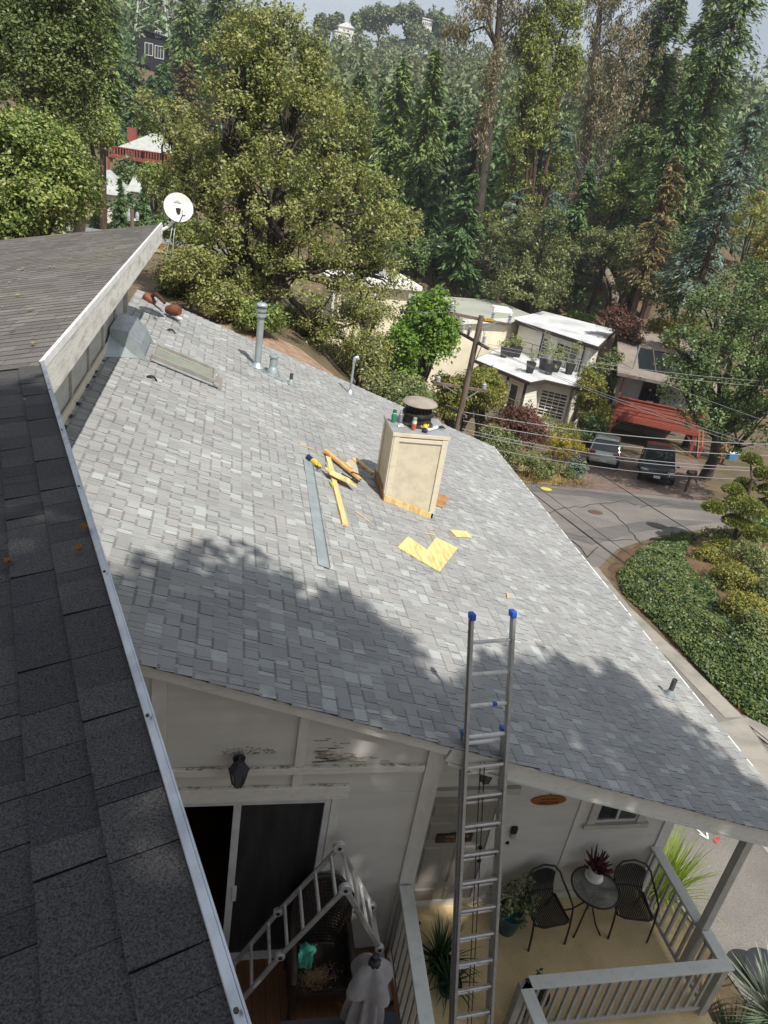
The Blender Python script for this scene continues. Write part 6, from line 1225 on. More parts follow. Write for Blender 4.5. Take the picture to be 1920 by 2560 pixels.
for a, b, r, mt, sag, lb in (
    ((1160, 1030, 31), (1990, 1112, 27), .020, m_cable, .35, 'silvery cable bundle over the parked cars, topmost of the thick ones'),
    ((1158, 1052, 31), (1990, 1140, 27), .020, m_cable, .40, 'silvery cable bundle over the parked cars, second of the thick ones'),
    ((1155, 1072, 31), (1990, 1172, 27), .017, m_cable, .45, 'silvery cable over the dark car windscreen'),
    ((1155, 1080, 31), (1990, 1180, 27.2), .017, m_cable, .45, 'silvery cable just below the one over the windscreen'),
    ((1152, 1105, 31), (1990, 1202, 27), .015, m_cable, .45, 'silvery cable over the dark car bonnet'),
    ((1272, 790, 31.3), (1990, 1078, 22), .009, m_wire, .2, 'thin wire from the top crossarm sloping down to the right'),
    ((1203, 862, 30.4), (1990, 1142, 21), .009, m_wire, .2, 'thin wire from the second crossarm, upper of the pair'),
    ((1222, 872, 30.2), (1990, 1152, 21), .009, m_wire, .2, 'thin wire from the second crossarm, lower of the pair'),
    ((1219, 860, 31.2), (1990, 958, 29), .009, m_wire, .25, 'thin level wire crossing the carport roof'),
    ((1219, 868, 31.2), (1990, 972, 29), .009, m_wire, .25, 'thin level wire just under the other one over the carport'),
    ((1219, 985, 31.2), (1990, 1482, 15), .014, m_wire_blk, .25, 'black wire over the junction, nearest the carport'),
    ((1150, 1084, 31), (1990, 1712, 12.5), .014, m_wire_blk, .2, 'black wire along the eave, left one of the pair'),
    ((1156, 1086, 31), (1990, 1722, 12.3), .010, m_wire_blk, .2, 'black wire along the eave, right one of the pair'),
    ((1165, 1075, 31), (1990, 1672, 13), .010, m_wire_blk, .2, 'thin black wire between the eave and the ivy'),
    ((1600, 1585, 17), (1990, 1915, 9.5), .016, m_wire_blk, .1, 'black cable close to the lower eave corner'),
    ((1618, 1590, 17), (1990, 1905, 9.5), .010, m_wire_blk, .1, 'thin black cable close to the lower eave corner'),
    ((1120, 782, 31.3), (700, 700, 36), .009, m_wire, .4, 'thin wire leaving the pole to the left behind the oak')):
    wire(lb, atY(*a), atY(*b), r, mt, sag)

# ---------------------------------------------------------------- far things on the left and on the ridge
# guard rail, fence and short posts along the upper road
gr = thing('guard_rail', 'pale metal guard rail along the upper road behind the dish', 'guard rail', (-6, 44, 2.5)); gp = [(x, 45.6 + .12 * x) for x in range(-24, 1, 2)]
for k, (x, y) in enumerate(gp): MB().box((x - .08, y - .08, G1(x, y) - .1), (x + .08, y + .08, G1(x, y) + .75)).build('post', m_polewood, gr)
for (x0, y0), (x1, y1) in zip(gp[:-1], gp[1:]): MB().bar((x0, y0 - .1, G1(x0, y0) + .62), (x1, y1 - .1, G1(x1, y1) + .62), .04, .28).build('beam', m_galv, gr)
fo = thing('fence', 'orange-brown wooden fence beyond the upper road', 'fence', (-5, 49, 2.2)); m_fence = M('cedar_fence', (.34, .17, .075), .85, col2=(.24, .115, .05), scale=4, rnd=.2)
for k in range(16):
    x = -4.9 + .2 * k; MB().box((x, 49 + .05 * k, G1(x, 49) - .1), (x + .19, 49.03 + .05 * k, G1(x, 49) + 1.2 + .03 * (k % 2))).build('board', m_fence, fo)
t = thing('utility_pole', 'small pole with white crossarm above the left roof ridge', 'utility pole', (-6.6, 40, 2.8)); b = atY(332, 560, 40); tp = atY(330, 525, 40); MB().tube([V3(b[0], 40, 2.5), tp], [.14, .10], 8).build('pole', m_polewood, t); MB().bar(atY(319, 549, 40), atY(346, 549, 40), .1, .1).build('crossarm', m_white, t)
for u in (322, 343): MB().lathe([(0, 0), (.08, 0), (.1, .2), (.05, .35), (0, .36)], atY(u, 549, 40), 8).build('insulator', m_porcelain, t)
t = thing('marker_post', 'white post with dark mailbox beside the upper road', 'post', tuple(atY(380, 712, 33))); b = atY(380, 716, 33); MB().tube([b, b + V3(0, 0, .62)], .045, 8).build('post', m_white, t); MB().obox(b + V3(-.18, 0, .28), (.14, 0, 0), (0, .1, 0), (0, 0, .08)).build('box', m_black, t, bevel=.02)
m_red_far = M('far_red_boards', (.27, .07, .048), .8, col2=(.2, .05, .035), scale=1)
# red house with decks
rh = thing('house', 'red-brown house with stacked red decks on the left hillside', 'house', (-11, 118, -2)); RX = lambda u, v: atY(u, v, 115.0)
a, b = RX(312, 372), RX(470, 372); MB().box((a[0], 116.5, -3), (b[0], 124, 4.4)).build('wall', M('maroon_wall', (.13, .035, .03), .8), rh)
MB().add([(a[0] - 1, 115.5, 4.4), (b[0] + 1, 115.5, 4.4), (b[0] + 1, 125, 4.4), (a[0] - 1, 125, 4.4), (a[0] + 3, 120, 6.6), (b[0] - 3, 120, 6.6)], [(0, 1, 5, 4), (1, 2, 5), (2, 3, 4, 5), (3, 0, 4)]).build('roof', m_shinglefar, rh); MB().box((a[0] - .2, 119, 4.4), (a[0] + 1.0, 120.2, 6.9)).build('chimney', m_red_far, rh)
for (u0, u1, v0, v1, dz) in ((278, 360, 385, 397, 0), (360, 470, 398, 412, 0), (378, 450, 430, 440, 0)):
    p, q = RX(u0, v0), RX(u1, v1); z0 = (p[2] + q[2]) / 2; MB().box((p[0], 112.5, z0 - .3), (q[0], 116.6, z0)).build('deck_floor', m_red_far, rh); MB().bar((p[0], 112.6, z0 + 1.05), (q[0], 112.6, z0 + 1.05), .15, .12).build('deck_rail', m_red_far, rh)
    n = int((q[0] - p[0]) / .35)
    for k in range(n + 1): MB().box((p[0] + .35 * k, 112.55, z0), (p[0] + .35 * k + .16, 112.65, z0 + 1.0)).build('baluster', m_red_far, rh)
    for k in range(3): x = p[0] + (q[0] - p[0]) * k / 2; MB().box((x - .12, 112.6, -3), (x + .12, 112.85, z0 - .3)).build('post', m_red_far, rh)
wall_window(rh, (a[0], 116.5), (b[0], 116.5), .02, .10, 2.7, 4.0, 2, 1); wall_window(rh, (a[0], 116.5), (b[0], 116.5), .72, .80, 2.2, 3.6, 1, 1); MB().box((a[0] + .0, 116.3, -3), (a[0] + 4, 116.49, -.6)).build('red_panel', m_red_far, rh)
# grey-roofed white houses in front of it
for k, (u0, u1, uc, vb, vt, lb) in enumerate(((214, 305, 250, 478, 424, 'white house with pale grey hipped roof below the red house'), (315, 395, 336, 476, 438, 'smaller grey-roofed white house right of the hipped one'))):
    p, q, tpk = atY(u0, vb, 88), atY(u1, vb, 88), atY(uc, vt, 92); t = thing('house', lb, 'house', (p[0], 90, -3)); MB().box((p[0] + .6, 88.8, -3), (q[0] - .6, 96, p[2])).build('wall', m_white, t); x0, x1, z0, z1 = p[0], q[0], p[2], tpk[2]
    MB().add([(x0, 88, z0), (x1, 88, z0), (x1, 97, z0), (x0, 97, z0), (tpk[0], 91.5, z1), (tpk[0] + .8, 94, z1)], [(0, 1, 4), (1, 2, 5, 4), (2, 3, 5), (3, 0, 4, 5)]).build('roof', m_shinglefar, t); wall_window(t, (x0 + .6, 88.8), (x1 - .6, 88.8), .3, .6, z0 - 1.9, z0 - .6, 2, 1)
# black house and lattice tower high on the left
p, q = atY(342, 128, 150), atY(412, 128, 150); t = thing('house', 'black house with white-framed windows high on the left hillside', 'house', (p[0], 152, 12)); m_blk = M('black_boards', (.016, .017, .022), .7); zt = atY(380, 76, 150)[2]; zm = atY(380, 97, 150)[2]; zb = atY(380, 150, 150)[2]
MB().box((p[0], 150, zb - 4), (q[0], 158, zm)).build('lower_storey', m_blk, t); x2 = p[0] + (q[0] - p[0]) * .28; MB().box((x2, 151, zm), (q[0] - .2, 158, zt - .35)).build('upper_storey', m_blk, t); MB().prism([(x2 - .7, 150.3, zt - .1), (q[0] + .6, 150.3, zt - .75), (q[0] + .6, 150.3, zt - .5), (x2 - .7, 150.3, zt + .15)], (0, 8.5, 0)).build('roof', m_blk, t)
wall_window(t, (p[0], 150), (q[0], 150), .30, .56, zm - 2.4, zm - .75, 2, 1); wall_window(t, (p[0], 150), (q[0], 150), .66, .95, zm - 2.6, zm - .9, 3, 1); wall_window(t, (x2, 151), (q[0], 151), .50, .72, zm + .45, zm + 1.3, 2, 1); MB().box((p[0] + .3, 149.2, zm - 3.6), (p[0] + 2.4, 149.3, zm - 2.9)).build('balcony_rail', m_blk, t)
tb_ = atY(362, 78, 168); th_ = atY(385, -40, 168); t = thing('lattice_tower', 'pale green steel lattice tower behind the black house', 'tower', (tb_[0] + 1, 168, tb_[2] - 3)); m_tw = M('pale_green_steel', (.50, .56, .46), .6); cxm = (tb_[0] + th_[0]) / 2 + .6
H0, H1 = tb_[2] - 3, th_[2] + 14
def leg_pt(sx, sy, f): w_ = 2.6 * (1 - f) + .5; return V3(cxm + sx * w_, 168 + sy * w_, H0 + (H1 - H0) * f)
for sx, sy in ((-1, -1), (1, -1), (1, 1), (-1, 1)): MB().bar(leg_pt(sx, sy, 0), leg_pt(sx, sy, 1), .22, .22).build('leg', m_tw, t)
for k in range(9):
    f0, f1 = k / 9, (k + 1) / 9
    for (s0, s1) in (((-1, -1), (1, -1)), ((1, -1), (1, 1)), ((1, 1), (-1, 1)), ((-1, 1), (-1, -1))): MB().bar(leg_pt(*s0, f0), leg_pt(*s1, f1), .13, .13).build('brace', m_tw, t); MB().bar(leg_pt(*s1, f0), leg_pt(*s0, f1), .13, .13).build('brace', m_tw, t); MB().bar(leg_pt(*s0, f1), leg_pt(*s1, f1), .13, .13).build('cross_tie', m_tw, t)
for f in (.45, .6, .75, .9): p = leg_pt(0, 0, f); MB().bar(p - V3(3.4, 0, -.3), p + V3(3.4, 0, -.6), .25, .25).build('arm', m_tw, t)
# houses on the far ridge
for (u0, u1, vb, vt, Y, gable, lb) in ((846, 884, 76, 53, 330, True, 'white gabled house on the far ridge, left one'), (1054, 1080, 66, 46, 335, False, 'white box-shaped house on the far ridge, right one'), (838, 870, 86, 77, 322, False, 'low white house just below the gabled one on the ridge')):
    p, q, r_ = atY(u0, vb, Y), atY(u1, vb, Y), atY(u0, vt, Y); t = thing('house', lb, 'house', (p[0], Y, p[2] - 4)); h_ = r_[2]; e = h_ - 1.4 if gable else h_
    MB().box((p[0], Y, p[2] - 6), (q[0], Y + 8, e)).build('wall', m_white, t)
    if gable: MB().prism([(p[0] - .6, Y - .5, e), (q[0] + .6, Y - .5, e), ((p[0] + q[0]) / 2, Y - .5, h_ + .3)], (0, 9, 0)).build('roof', m_white, t)
    else: MB().box((p[0] - .2, Y - .3, e), (q[0] + .2, Y + 8.2, e + .35)).build('roof', m_white, t)
    for k in range(5 if not gable else 2): f = .08 + .18 * k if not gable else .35 + .25 * k; wall_window(t, (p[0], Y), (q[0], Y), f, f + .10, e - 1.9, e - .9, 1, 1, fw=.12)
# ---------------------------------------------------------------- vegetation
def lobe(u, v, Y, w_, h_, dep=1.0):
    c = atY(u, v, Y); s_ = mpp(u, v, Y); return (c, V3(w_ * s_ / 2, w_ * s_ / 2 * dep, h_ * s_ / 2))
def shell(lobes, n, rng, inner=.5, flat=.0):
    ar = np.array([(r[0] * r[1] + r[0] * r[2] + r[1] * r[2]) for _, r in lobes]); cnt = rng.multinomial(n, ar / ar.sum()); P = []; D = []
    for (c, r), k in zip(lobes, cnt):
        d = unit(rng.normal(size=(k, 3))); d[:, 2] = np.where(d[:, 2] < -.55, -d[:, 2], d[:, 2]); rad = rng.uniform(inner, 1.0, (k, 1)) ** .7
        P.append(c + d * r * rad); D.append(d)
    return np.concatenate(P), np.concatenate(D)
def broad(name, label, cat, base, lobes, ncl, nleaf, size, aspect, lm, bm, tr, cr, group=None, up=.75, droop=0.0, seed=1, inner=.5, stems=1, twig=6, trunk_top=.45, parts=('trunk', 'crown'), lean=(0, 0)):
    nleaf = int(nleaf * .84); size *= 1.08; rng = np.random.default_rng(seed); base = V3(*base); t = thing(name, label, cat, tuple(base), group)
    P, D = shell(lobes, ncl, rng, inner); sp = cr * rng.uniform(.6, 1.35, (len(P), 1)) * np.array([[1, 1, .75]])
    V, F = leaf_cloud(P - base, sp, nleaf, size, aspect, up, D, droop, rng)
    # stray sprigs breaking the outline
    k = max(6, ncl // 5); i = rng.integers(0, len(P), k); V2, F2 = leaf_cloud(P[i] + D[i] * cr * .9 - base, cr * .45, max(4, nleaf // 5), size, aspect, up, D[i], droop, rng)
    link(parts[1], np_mesh(parts[1], np.concatenate([V, V2]), np.concatenate([F, F2 + len(V)]), lm), t)
    mb = MB(); cen = np.mean([c for c, _ in lobes], 0)
    for s_ in range(stems):
        off = V3(*(rng.normal(size=2) * tr * 1.2 * (stems > 1)), 0); fork = base + off + (cen - base) * trunk_top + V3(lean[0], lean[1], 0); bend = base + off + (fork - base) * .5 + V3(*(rng.normal(size=2) * tr * .8), 0)
        mb.tube([base + off - V3(0, 0, .3), base + off + V3(0, 0, .15), bend, fork], [tr * 1.35, tr * 1.1, tr * .85, tr * .7], 10)
        for c, r in lobes[s_::stems]:
            mid = fork + (c - fork) * .5 + rng.normal(size=3) * tr * 1.2; mb.tube([fork, mid, c], [tr * .62, tr * .42, tr * .2], 7)
            j = np.argsort(((P - c) ** 2).sum(1))[:max(8, ncl // len(lobes))]; j = rng.choice(j, min(twig, len(j)), replace=False)
            for q in P[j]: mb.tube([mid + (c - mid) * rng.uniform(.2, 1), (c + q) / 2 + rng.normal(size=3) * .1, q], [tr * .22, tr * .12, tr * .04], 5)
    mb.build(parts[0], bm, t, smooth=True); return t
def conifer(name, label, base, h, R, lm, bm, group=None, seed=1, start=.12, nb=150, ns=46, size=.42, aspect=.32, p=.8, upang=.15, droop=.45, thick=.0, tr=None, layers=0, cat='tree', clump=.3):
    rng = np.random.default_rng(seed); base = V3(*base); t = thing(name, label, cat, tuple(base), group); tr = tr or h * .016; mb = MB(); ph0 = rng.uniform(0, 6.28); top = V3(rng.normal() * h * .012, rng.normal() * h * .012, h)
    mb.tube([base - V3(0, 0, .4), base + top * .35, base + top * .7, base + top], [tr, tr * .8, tr * .45, tr * .08], 8); Ps = []; Ts = []; Ns = []
    for i in range(nb):
        f = (i + rng.random()) / nb
        if layers: f = (math.floor(f * layers) + rng.normal() * .38 + .5) / layers
        f = min(max(f, 0), .995); z = h * (start + (1 - start) * f); L = R * ((1 - f) ** p * .93 + .05) * rng.uniform(.38, 1.18); a = rng.uniform(0, 6.283); L *= .78 + .3 * math.sin(a * 2 + ph0 + z * .55) * math.cos(z * .9 + ph0 * 3 + a); d = V3(math.cos(a), math.sin(a), 0); s_ = V3(-d[1], d[0], 0); o = base + top * (z / h)
        B = lambda q: o + d * (L * q) + V3(0, 0, L * (upang * q - droop * q * q))
        mb.tube([o, B(.5), B(.95)], [tr * .16 * (1 - f * .7), tr * .10 * (1 - f * .7), tr * .03], 4, cap=False)
        n = max(8, int(1.15 * ns * (.35 + .65 * L / R))); q = rng.uniform(.18, 1.02, n) ** .75; lat = rng.normal(size=n) * L * .16 * (1.1 - q * .5)
        P = o + d * (L * q)[:, None] + s_ * lat[:, None] + np.stack([np.zeros(n), np.zeros(n), L * (upang * q - droop * q * q) - np.abs(lat) * .25 + rng.normal(size=n) * (thick + .05 * L)], 1)
        T = d + s_ * (np.sign(lat) * rng.uniform(.1, .9, n))[:, None] + np.stack([np.zeros(n), np.zeros(n), rng.uniform(-1.1, .2, n)], 1); Ps.append(P); Ts.append(T); Ns.append(np.array([0, 0, 1.0]) + rng.normal(size=(n, 3)) * .5 + d * .25)
    P = np.concatenate(Ps); T = unit(np.concatenate(Ts)); N = np.concatenate(Ns); N = unit(N - T * (N * T).sum(1, keepdims=True)); Bn = np.cross(N, T); l = size * .92 * rng.uniform(.5, 1.3, len(P)); V, F = quads(P - base, T, Bn, l, l * aspect * .85)
    link('crown', np_mesh('crown', V, F, lm), t); mb.build('trunk', bm, t); return t
l_oak = leaf_mat('oak_leaf', [(.10, .13, .04), (.185, .22, .062), (.28, .30, .09), (.38, .36, .16)], .28, nscale=.7)
l_oak2 = leaf_mat('bay_leaf', [(0.079, 0.131, 0.032), (0.158, 0.219, 0.052), (0.263, 0.315, 0.088), (0.367, 0.385, 0.131)], .25, nscale=.4)
l_acac = leaf_mat('olive_oak_leaf', [(0.063, 0.090, 0.025), (0.117, 0.153, 0.045), (0.180, 0.207, 0.072)], .15, nscale=.3)
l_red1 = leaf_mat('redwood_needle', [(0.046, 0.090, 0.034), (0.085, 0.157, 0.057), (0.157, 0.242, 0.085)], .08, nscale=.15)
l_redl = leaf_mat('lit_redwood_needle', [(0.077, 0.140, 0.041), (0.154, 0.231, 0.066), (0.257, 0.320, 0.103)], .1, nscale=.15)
l_pine = leaf_mat('pine_needle', [(0.059, 0.107, 0.039), (0.119, 0.184, 0.059), (0.252, 0.312, 0.104)], .08, nscale=.12)
l_blue = leaf_mat('blue_cedar_needle', [(0.080, 0.142, 0.114), (0.137, 0.210, 0.170), (0.205, 0.274, 0.194)], .08, nscale=.2)
l_cyp = leaf_mat('yellow_green_plume', [(0.090, 0.126, 0.029), (0.180, 0.216, 0.045), (0.306, 0.324, 0.081)], .12, nscale=.25)
l_euc = leaf_mat('eucalyptus_leaf', [(0.096, 0.104, 0.051), (0.176, 0.168, 0.088), (0.256, 0.232, 0.128)], .15, nscale=.2)
l_eucb = leaf_mat('brown_eucalyptus_leaf', [(0.130, 0.110, 0.066), (0.230, 0.190, 0.110), (0.340, 0.290, 0.170), (0.160, 0.170, 0.080)], .12, nscale=.2)
l_far = leaf_mat('far_eucalyptus_crown', [(0.085, 0.114, 0.057), (0.142, 0.175, 0.080), (0.209, 0.237, 0.114)], .1, nscale=.02)
l_rust = leaf_mat('rusty_cedar_needle', [(0.076, 0.085, 0.034), (0.170, 0.145, 0.060), (0.272, 0.187, 0.085)], .08, nscale=.3)
l_bright = leaf_mat('bright_maple_leaf', [(0.095, 0.189, 0.027), (0.176, 0.297, 0.047), (0.270, 0.378, 0.074)], .35, nscale=.3)
l_ygreen = leaf_mat('yellow_green_leaf', [(0.116, 0.145, 0.029), (0.217, 0.232, 0.051), (0.348, 0.290, 0.072)], .3, nscale=.4)
l_bronze = leaf_mat('bronze_red_leaf', [(0.098, 0.035, 0.031), (0.168, 0.070, 0.049), (0.084, 0.070, 0.035)], .2, nscale=.4)
l_yel = leaf_mat('yellow_shrub_leaf', [(0.200, 0.200, 0.030), (0.340, 0.280, 0.040), (0.420, 0.270, 0.040)], .3, nscale=.5)
l_shrub = leaf_mat('mixed_shrub_leaf', [(0.075, 0.112, 0.038), (0.150, 0.195, 0.068), (0.300, 0.285, 0.120)], .2, nscale=.6)
l_grey = leaf_mat('grey_green_leaf', [(0.130, 0.180, 0.120), (0.200, 0.260, 0.180), (0.100, 0.140, 0.080)], .15, nscale=.6)
l_olive = leaf_mat('fine_olive_leaf', [(0.085, 0.105, 0.037), (0.145, 0.167, 0.061), (0.221, 0.238, 0.093)], .12, nscale=.25)
l_liveoak = leaf_mat('dark_live_oak_leaf', [(0.048, 0.086, 0.030), (0.097, 0.151, 0.048), (0.184, 0.238, 0.076)], .12, nscale=.35)
l_ivy = leaf_mat('ivy_leaf', [(.022, .048, .016), (.05, .09, .025), (.10, .145, .04), (.17, .19, .065)], .15, nscale=1.1, rough=.4)
l_topi = leaf_mat('cloud_pine_needle', [(0.096, 0.128, 0.032), (0.192, 0.224, 0.056), (0.320, 0.320, 0.088)], .12, nscale=.7)
l_dry = leaf_mat('dry_grass_blade', [(0.300, 0.200, 0.070), (0.400, 0.300, 0.120), (0.220, 0.160, 0.060)], .2, nscale=.8)
l_lime = leaf_mat('lime_grass_blade', [(0.200, 0.300, 0.030), (0.340, 0.420, 0.070), (0.140, 0.220, 0.030)], .3, nscale=2)
l_yuc = leaf_mat('pale_yucca_blade', [(0.200, 0.260, 0.170), (0.340, 0.380, 0.270), (0.130, 0.190, 0.130)], .15, nscale=2, rough=.35)
Gb = lambda x, y: (x, y, G1(x, y))
# --- the big oak behind the roof, crown read lobe by lobe
oy = 23.0
ob = atY(590, 800, oy); OL = [lobe(680, 120, oy, 240, 200), lobe(610, 190, oy - .5, 230, 220), lobe(760, 200, oy + .6, 170, 200), lobe(560, 330, oy - .8, 260, 260), lobe(720, 330, oy - .6, 300, 300), lobe(830, 350, oy + .8, 220, 260), lobe(420, 305, oy + 1, 170, 130), lobe(500, 480, oy + .6, 230, 260), lobe(660, 520, oy - 1.2, 320, 300), lobe(850, 530, oy, 330, 260), lobe(980, 570, oy + 1, 170, 130), lobe(560, 660, oy - .4, 300, 220), lobe(760, 690, oy - .6, 330, 230), lobe(920, 690, oy + .6, 220, 180), lobe(820, 830, oy + .4, 240, 170), lobe(470, 690, oy + .8, 160, 120)]
broad('oak_tree', 'large sunlit oak rising behind the grey roof, tallest in the middle', 'tree', (ob[0], oy, G1(ob[0], oy)), OL, 950, 112, .078, .6, l_oak, m_bark, .24, .33, seed=3, stems=3, twig=22, inner=.4, trunk_top=.38)
# --- left-hand trees
def simple(label, u, v, Y, w_, h_, lm, seed, name='oak_tree', ncl=260, nl=60, size=.14, cr=.55, k=5, bm=None, tr=.25, **kw):
    rg = np.random.default_rng(seed + 100); c = atY(u, v, Y); s_ = mpp(u, v, Y); L_ = []
    for i in range(k): L_.append(lobe(u + rg.uniform(-.3, .3) * w_, v + rg.uniform(-.34, .34) * h_, Y + rg.uniform(-.2, .2) * w_ * s_, w_ * rg.uniform(.42, .62), h_ * rg.uniform(.38, .58)))
    return broad(name, label, 'tree', Gb(c[0], Y), L_, ncl, nl, size, .6, lm, bm or m_bark, tr, cr, seed=seed, **kw)
simple('bright green bay tree at the left edge above the charcoal roof', 60, 455, 21, 380, 420, l_oak2, 21, 'bay_tree', 640, 92, .086, .38, 11)
simple('olive oak filling the upper left corner', 90, 140, 30, 420, 420, l_acac, 22, 'oak_tree', 680, 88, .10, .48, 9, m_bark_pale)
simple('olive oak crown between the corner oak and the pale conifer', 185, 240, 36, 190, 250, l_oak2, 23, 'oak_tree', 260, 60, .15, .6, 6)
def con(label, u, vt, Y, vb, wpx, lm, seed, bm=None, name='conifer', **kw):
    tp = atY(u, vt, Y); x = tp[0]; zb = G1(x, Y); zv = atY(u, vb, Y)[2]; R = wpx * mpp(u, (vt + vb) / 2, Y) / 2; h = tp[2] - zb; kw.setdefault('start', max(.03, (zv - zb) / h if zv > zb else .03)); return conifer(name, label, (x, Y, zb), h, R, lm, bm or m_bark_red, seed=seed, **kw)
con('pale green redwood standing tall behind the left oaks', 250, -60, 62, 330, 190, l_redl, 31, nb=330, ns=60, size=.6, p=.55, name='redwood')
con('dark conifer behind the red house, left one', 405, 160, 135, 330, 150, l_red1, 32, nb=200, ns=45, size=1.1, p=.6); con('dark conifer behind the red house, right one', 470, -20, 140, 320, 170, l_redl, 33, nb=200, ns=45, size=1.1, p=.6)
con('dark cypress at the top left of the big oak', 555, -60, 130, 200, 190, l_pine, 34, nb=200, ns=45, size=1.1, p=.5, layers=9, name='cypress')
con('redwood crown just right of the lattice tower', 620, 30, 150, 260, 150, l_redl, 35, nb=180, ns=42, size=1.2, p=.6, name='redwood'); con('dark redwood left of the black house', 280, 60, 140, 300, 100, l_red1, 36, nb=180, ns=40, size=1.1, p=.6, name='redwood')
con('dark fir just below the black house, left', 335, 165, 128, 345, 110, l_red1, 181, nb=160, ns=40, size=1.0, p=.6, name='fir'); con('dark fir just below the black house, right', 375, 190, 124, 345, 110, l_red1, 182, nb=160, ns=40, size=1.0, p=.6, name='fir'); con('shadowed fir left of the red house', 285, 210, 122, 360, 110, l_red1, 183, nb=160, ns=40, size=1.0, p=.6, name='fir'); simple('leafy tree in front of the red house lower deck', 395, 470, 60, 110, 110, l_oak2, 185, 'oak_tree', 130, 60, .14, .5, 5); simple('shaded oak hiding the slope left of the grey-roofed house', 195, 420, 78, 130, 220, l_liveoak, 184, 'oak_tree', 220, 60, .22, .7, 6); con('brownish conifer in front of the black house', 470, 150, 118, 330, 130, l_rust, 37, nb=200, ns=45, size=1.0, p=.6); con('green conifer right of the lattice tower base', 505, 30, 160, 250, 110, l_pine, 38, nb=160, ns=40, size=1.2, p=.6)
for k, (u, vt, w_) in enumerate(((245, 438, 62), (300, 446, 66), (362, 440, 74))): con('small dark spruce below the red house, %s' % ('left one', 'middle one', 'right one')[k], u, vt, 66, 590, w_, l_red1, 40 + k, nb=130, ns=34, size=.55, p=.8, name='spruce', start=.04)
# --- trees in the middle distance, right of the oak
con('pine with dark boughs just right of the big oak, leftmost of three', 905, 190, 88, 620, 200, l_pine, 51, nb=190, ns=80, size=.75, p=.45, layers=11, name='pine', thick=.25); con('pine with lit top, middle of three', 1005, 160, 84, 640, 200, l_redl, 52, nb=190, ns=80, size=.75, p=.5, layers=11, name='pine', thick=.25); con('pine with lit top, rightmost of three', 1095, 135, 82, 640, 200, l_redl, 53, nb=200, ns=80, size=.75, p=.5, layers=12, name='pine', thick=.25)
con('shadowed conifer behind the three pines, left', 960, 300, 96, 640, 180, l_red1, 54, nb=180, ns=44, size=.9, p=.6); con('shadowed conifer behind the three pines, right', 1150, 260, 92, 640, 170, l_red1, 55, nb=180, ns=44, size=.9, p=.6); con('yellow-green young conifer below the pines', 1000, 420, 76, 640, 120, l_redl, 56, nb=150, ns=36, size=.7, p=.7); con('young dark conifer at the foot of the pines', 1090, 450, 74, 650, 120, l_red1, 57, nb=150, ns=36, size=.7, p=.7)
def euc(label, pts, lobes, lm, seed, ncl, nl, tr, base=None, size=.34, bm=m_bark, cr=.8, name='eucalyptus_tree', drp=.9):
    rng = np.random.default_rng(seed); P0 = V3(*base); t = thing(name, label, 'tree', tuple(P0)); P, D = shell(lobes, ncl, rng, .3); sp = cr * rng.uniform(.6, 1.4, (len(P), 1)) * np.array([[.7, .7, 1.25]]); V, F = leaf_cloud(P - P0, sp, nl, size, .28, .0, D, drp, rng); link('crown', np_mesh('crown', V, F, lm), t)
    mb = MB(); path = [P0 - V3(0, 0, .4)] + [np.array(q, float) for q in pts]; n = len(path); mb.tube(path, [tr * (1 - .75 * k / (n - 1)) for k in range(n)], 9)
    for c, r in lobes:
        s_ = path[min(n - 1, max(1, int(np.argmin([np.linalg.norm(q - c) + 2 * max(0, q[2] - c[2]) for q in path]))))]; mb.tube([s_, (s_ + c) / 2 + rng.normal(size=3) * .4 + V3(0, 0, .5), c], [tr * .3, tr * .2, tr * .06], 6); j = np.argsort(((P - c) ** 2).sum(1))[:16]
        for q in P[rng.choice(j, min(8, len(j)), replace=False)]: mb.tube([c, (c + q) / 2 + rng.normal(size=3) * .3, q], [tr * .08, tr * .06, tr * .02], 4)
    mb.build('trunk', bm, t, smooth=True); return t
eb = atY(1180, 700, 70); euc('tall dark-trunked eucalyptus with thin foliage right of the pines', [atY(1200, 500, 70), atY(1232, 250, 70), atY(1243, 120, 70), atY(1250, 0, 70), atY(1256, -90, 70)], [lobe(1190, 40, 69, 110, 80), lobe(1150, 90, 70, 90, 60), lobe(1290, 60, 71, 120, 90), lobe(1250, -10, 70, 150, 90), lobe(1225, 200, 69, 60, 160), lobe(1205, 330, 69, 60, 160), lobe(1300, 130, 71, 80, 70)], l_eucb, 61, 190, 46, .55, base=(eb[0], 70, G1(eb[0], 70)), bm=m_bark)
# yellow-green plumed cypress over blue cedar
cb = atY(1340, 640, 70); broad('cypress_tree', 'tall yellow-green plumed cypress in the centre right', 'tree', (cb[0], 70, G1(cb[0], 70)), [lobe(*q) for q in ((1360, 20, 70, 90, 190), (1330, 120, 69.5, 100, 180), (1400, 90, 71, 100, 200), (1300, 230, 69.5, 70, 130), (1345, 250, 69, 90, 170), (1410, 200, 70.5, 90, 160), (1320, 340, 69, 110, 130), (1365, 330, 70, 80, 150), (1280, 400, 69, 90, 110), (1240, 560, 69, 110, 60), (1300, 560, 69, 90, 60), (1385, 440, 70, 80, 130), (1290, 480, 70, 110, 120))], 520, 80, .26, .34, l_cyp, m_bark_red, .40, .75, up=.7, seed=62, droop=-.5, inner=.4, trunk_top=.3)
con('blue-green cedar at the foot of the plumed cypress', 1395, 290, 74, 640, 260, l_blue, 63, nb=170, ns=70, size=.5, p=.45, layers=8, droop=.2, upang=.12, name='cedar'); con('small blue-green cedar left of the bigger cedar', 1300, 470, 68, 660, 150, l_blue, 64, nb=110, ns=50, size=.45, p=.5, layers=6, droop=.2, name='cedar')
con('dark conifer in shade left of the plumed cypress', 1215, 240, 78, 640, 190, l_red1, 65, nb=180, ns=50, size=.7, p=.55)
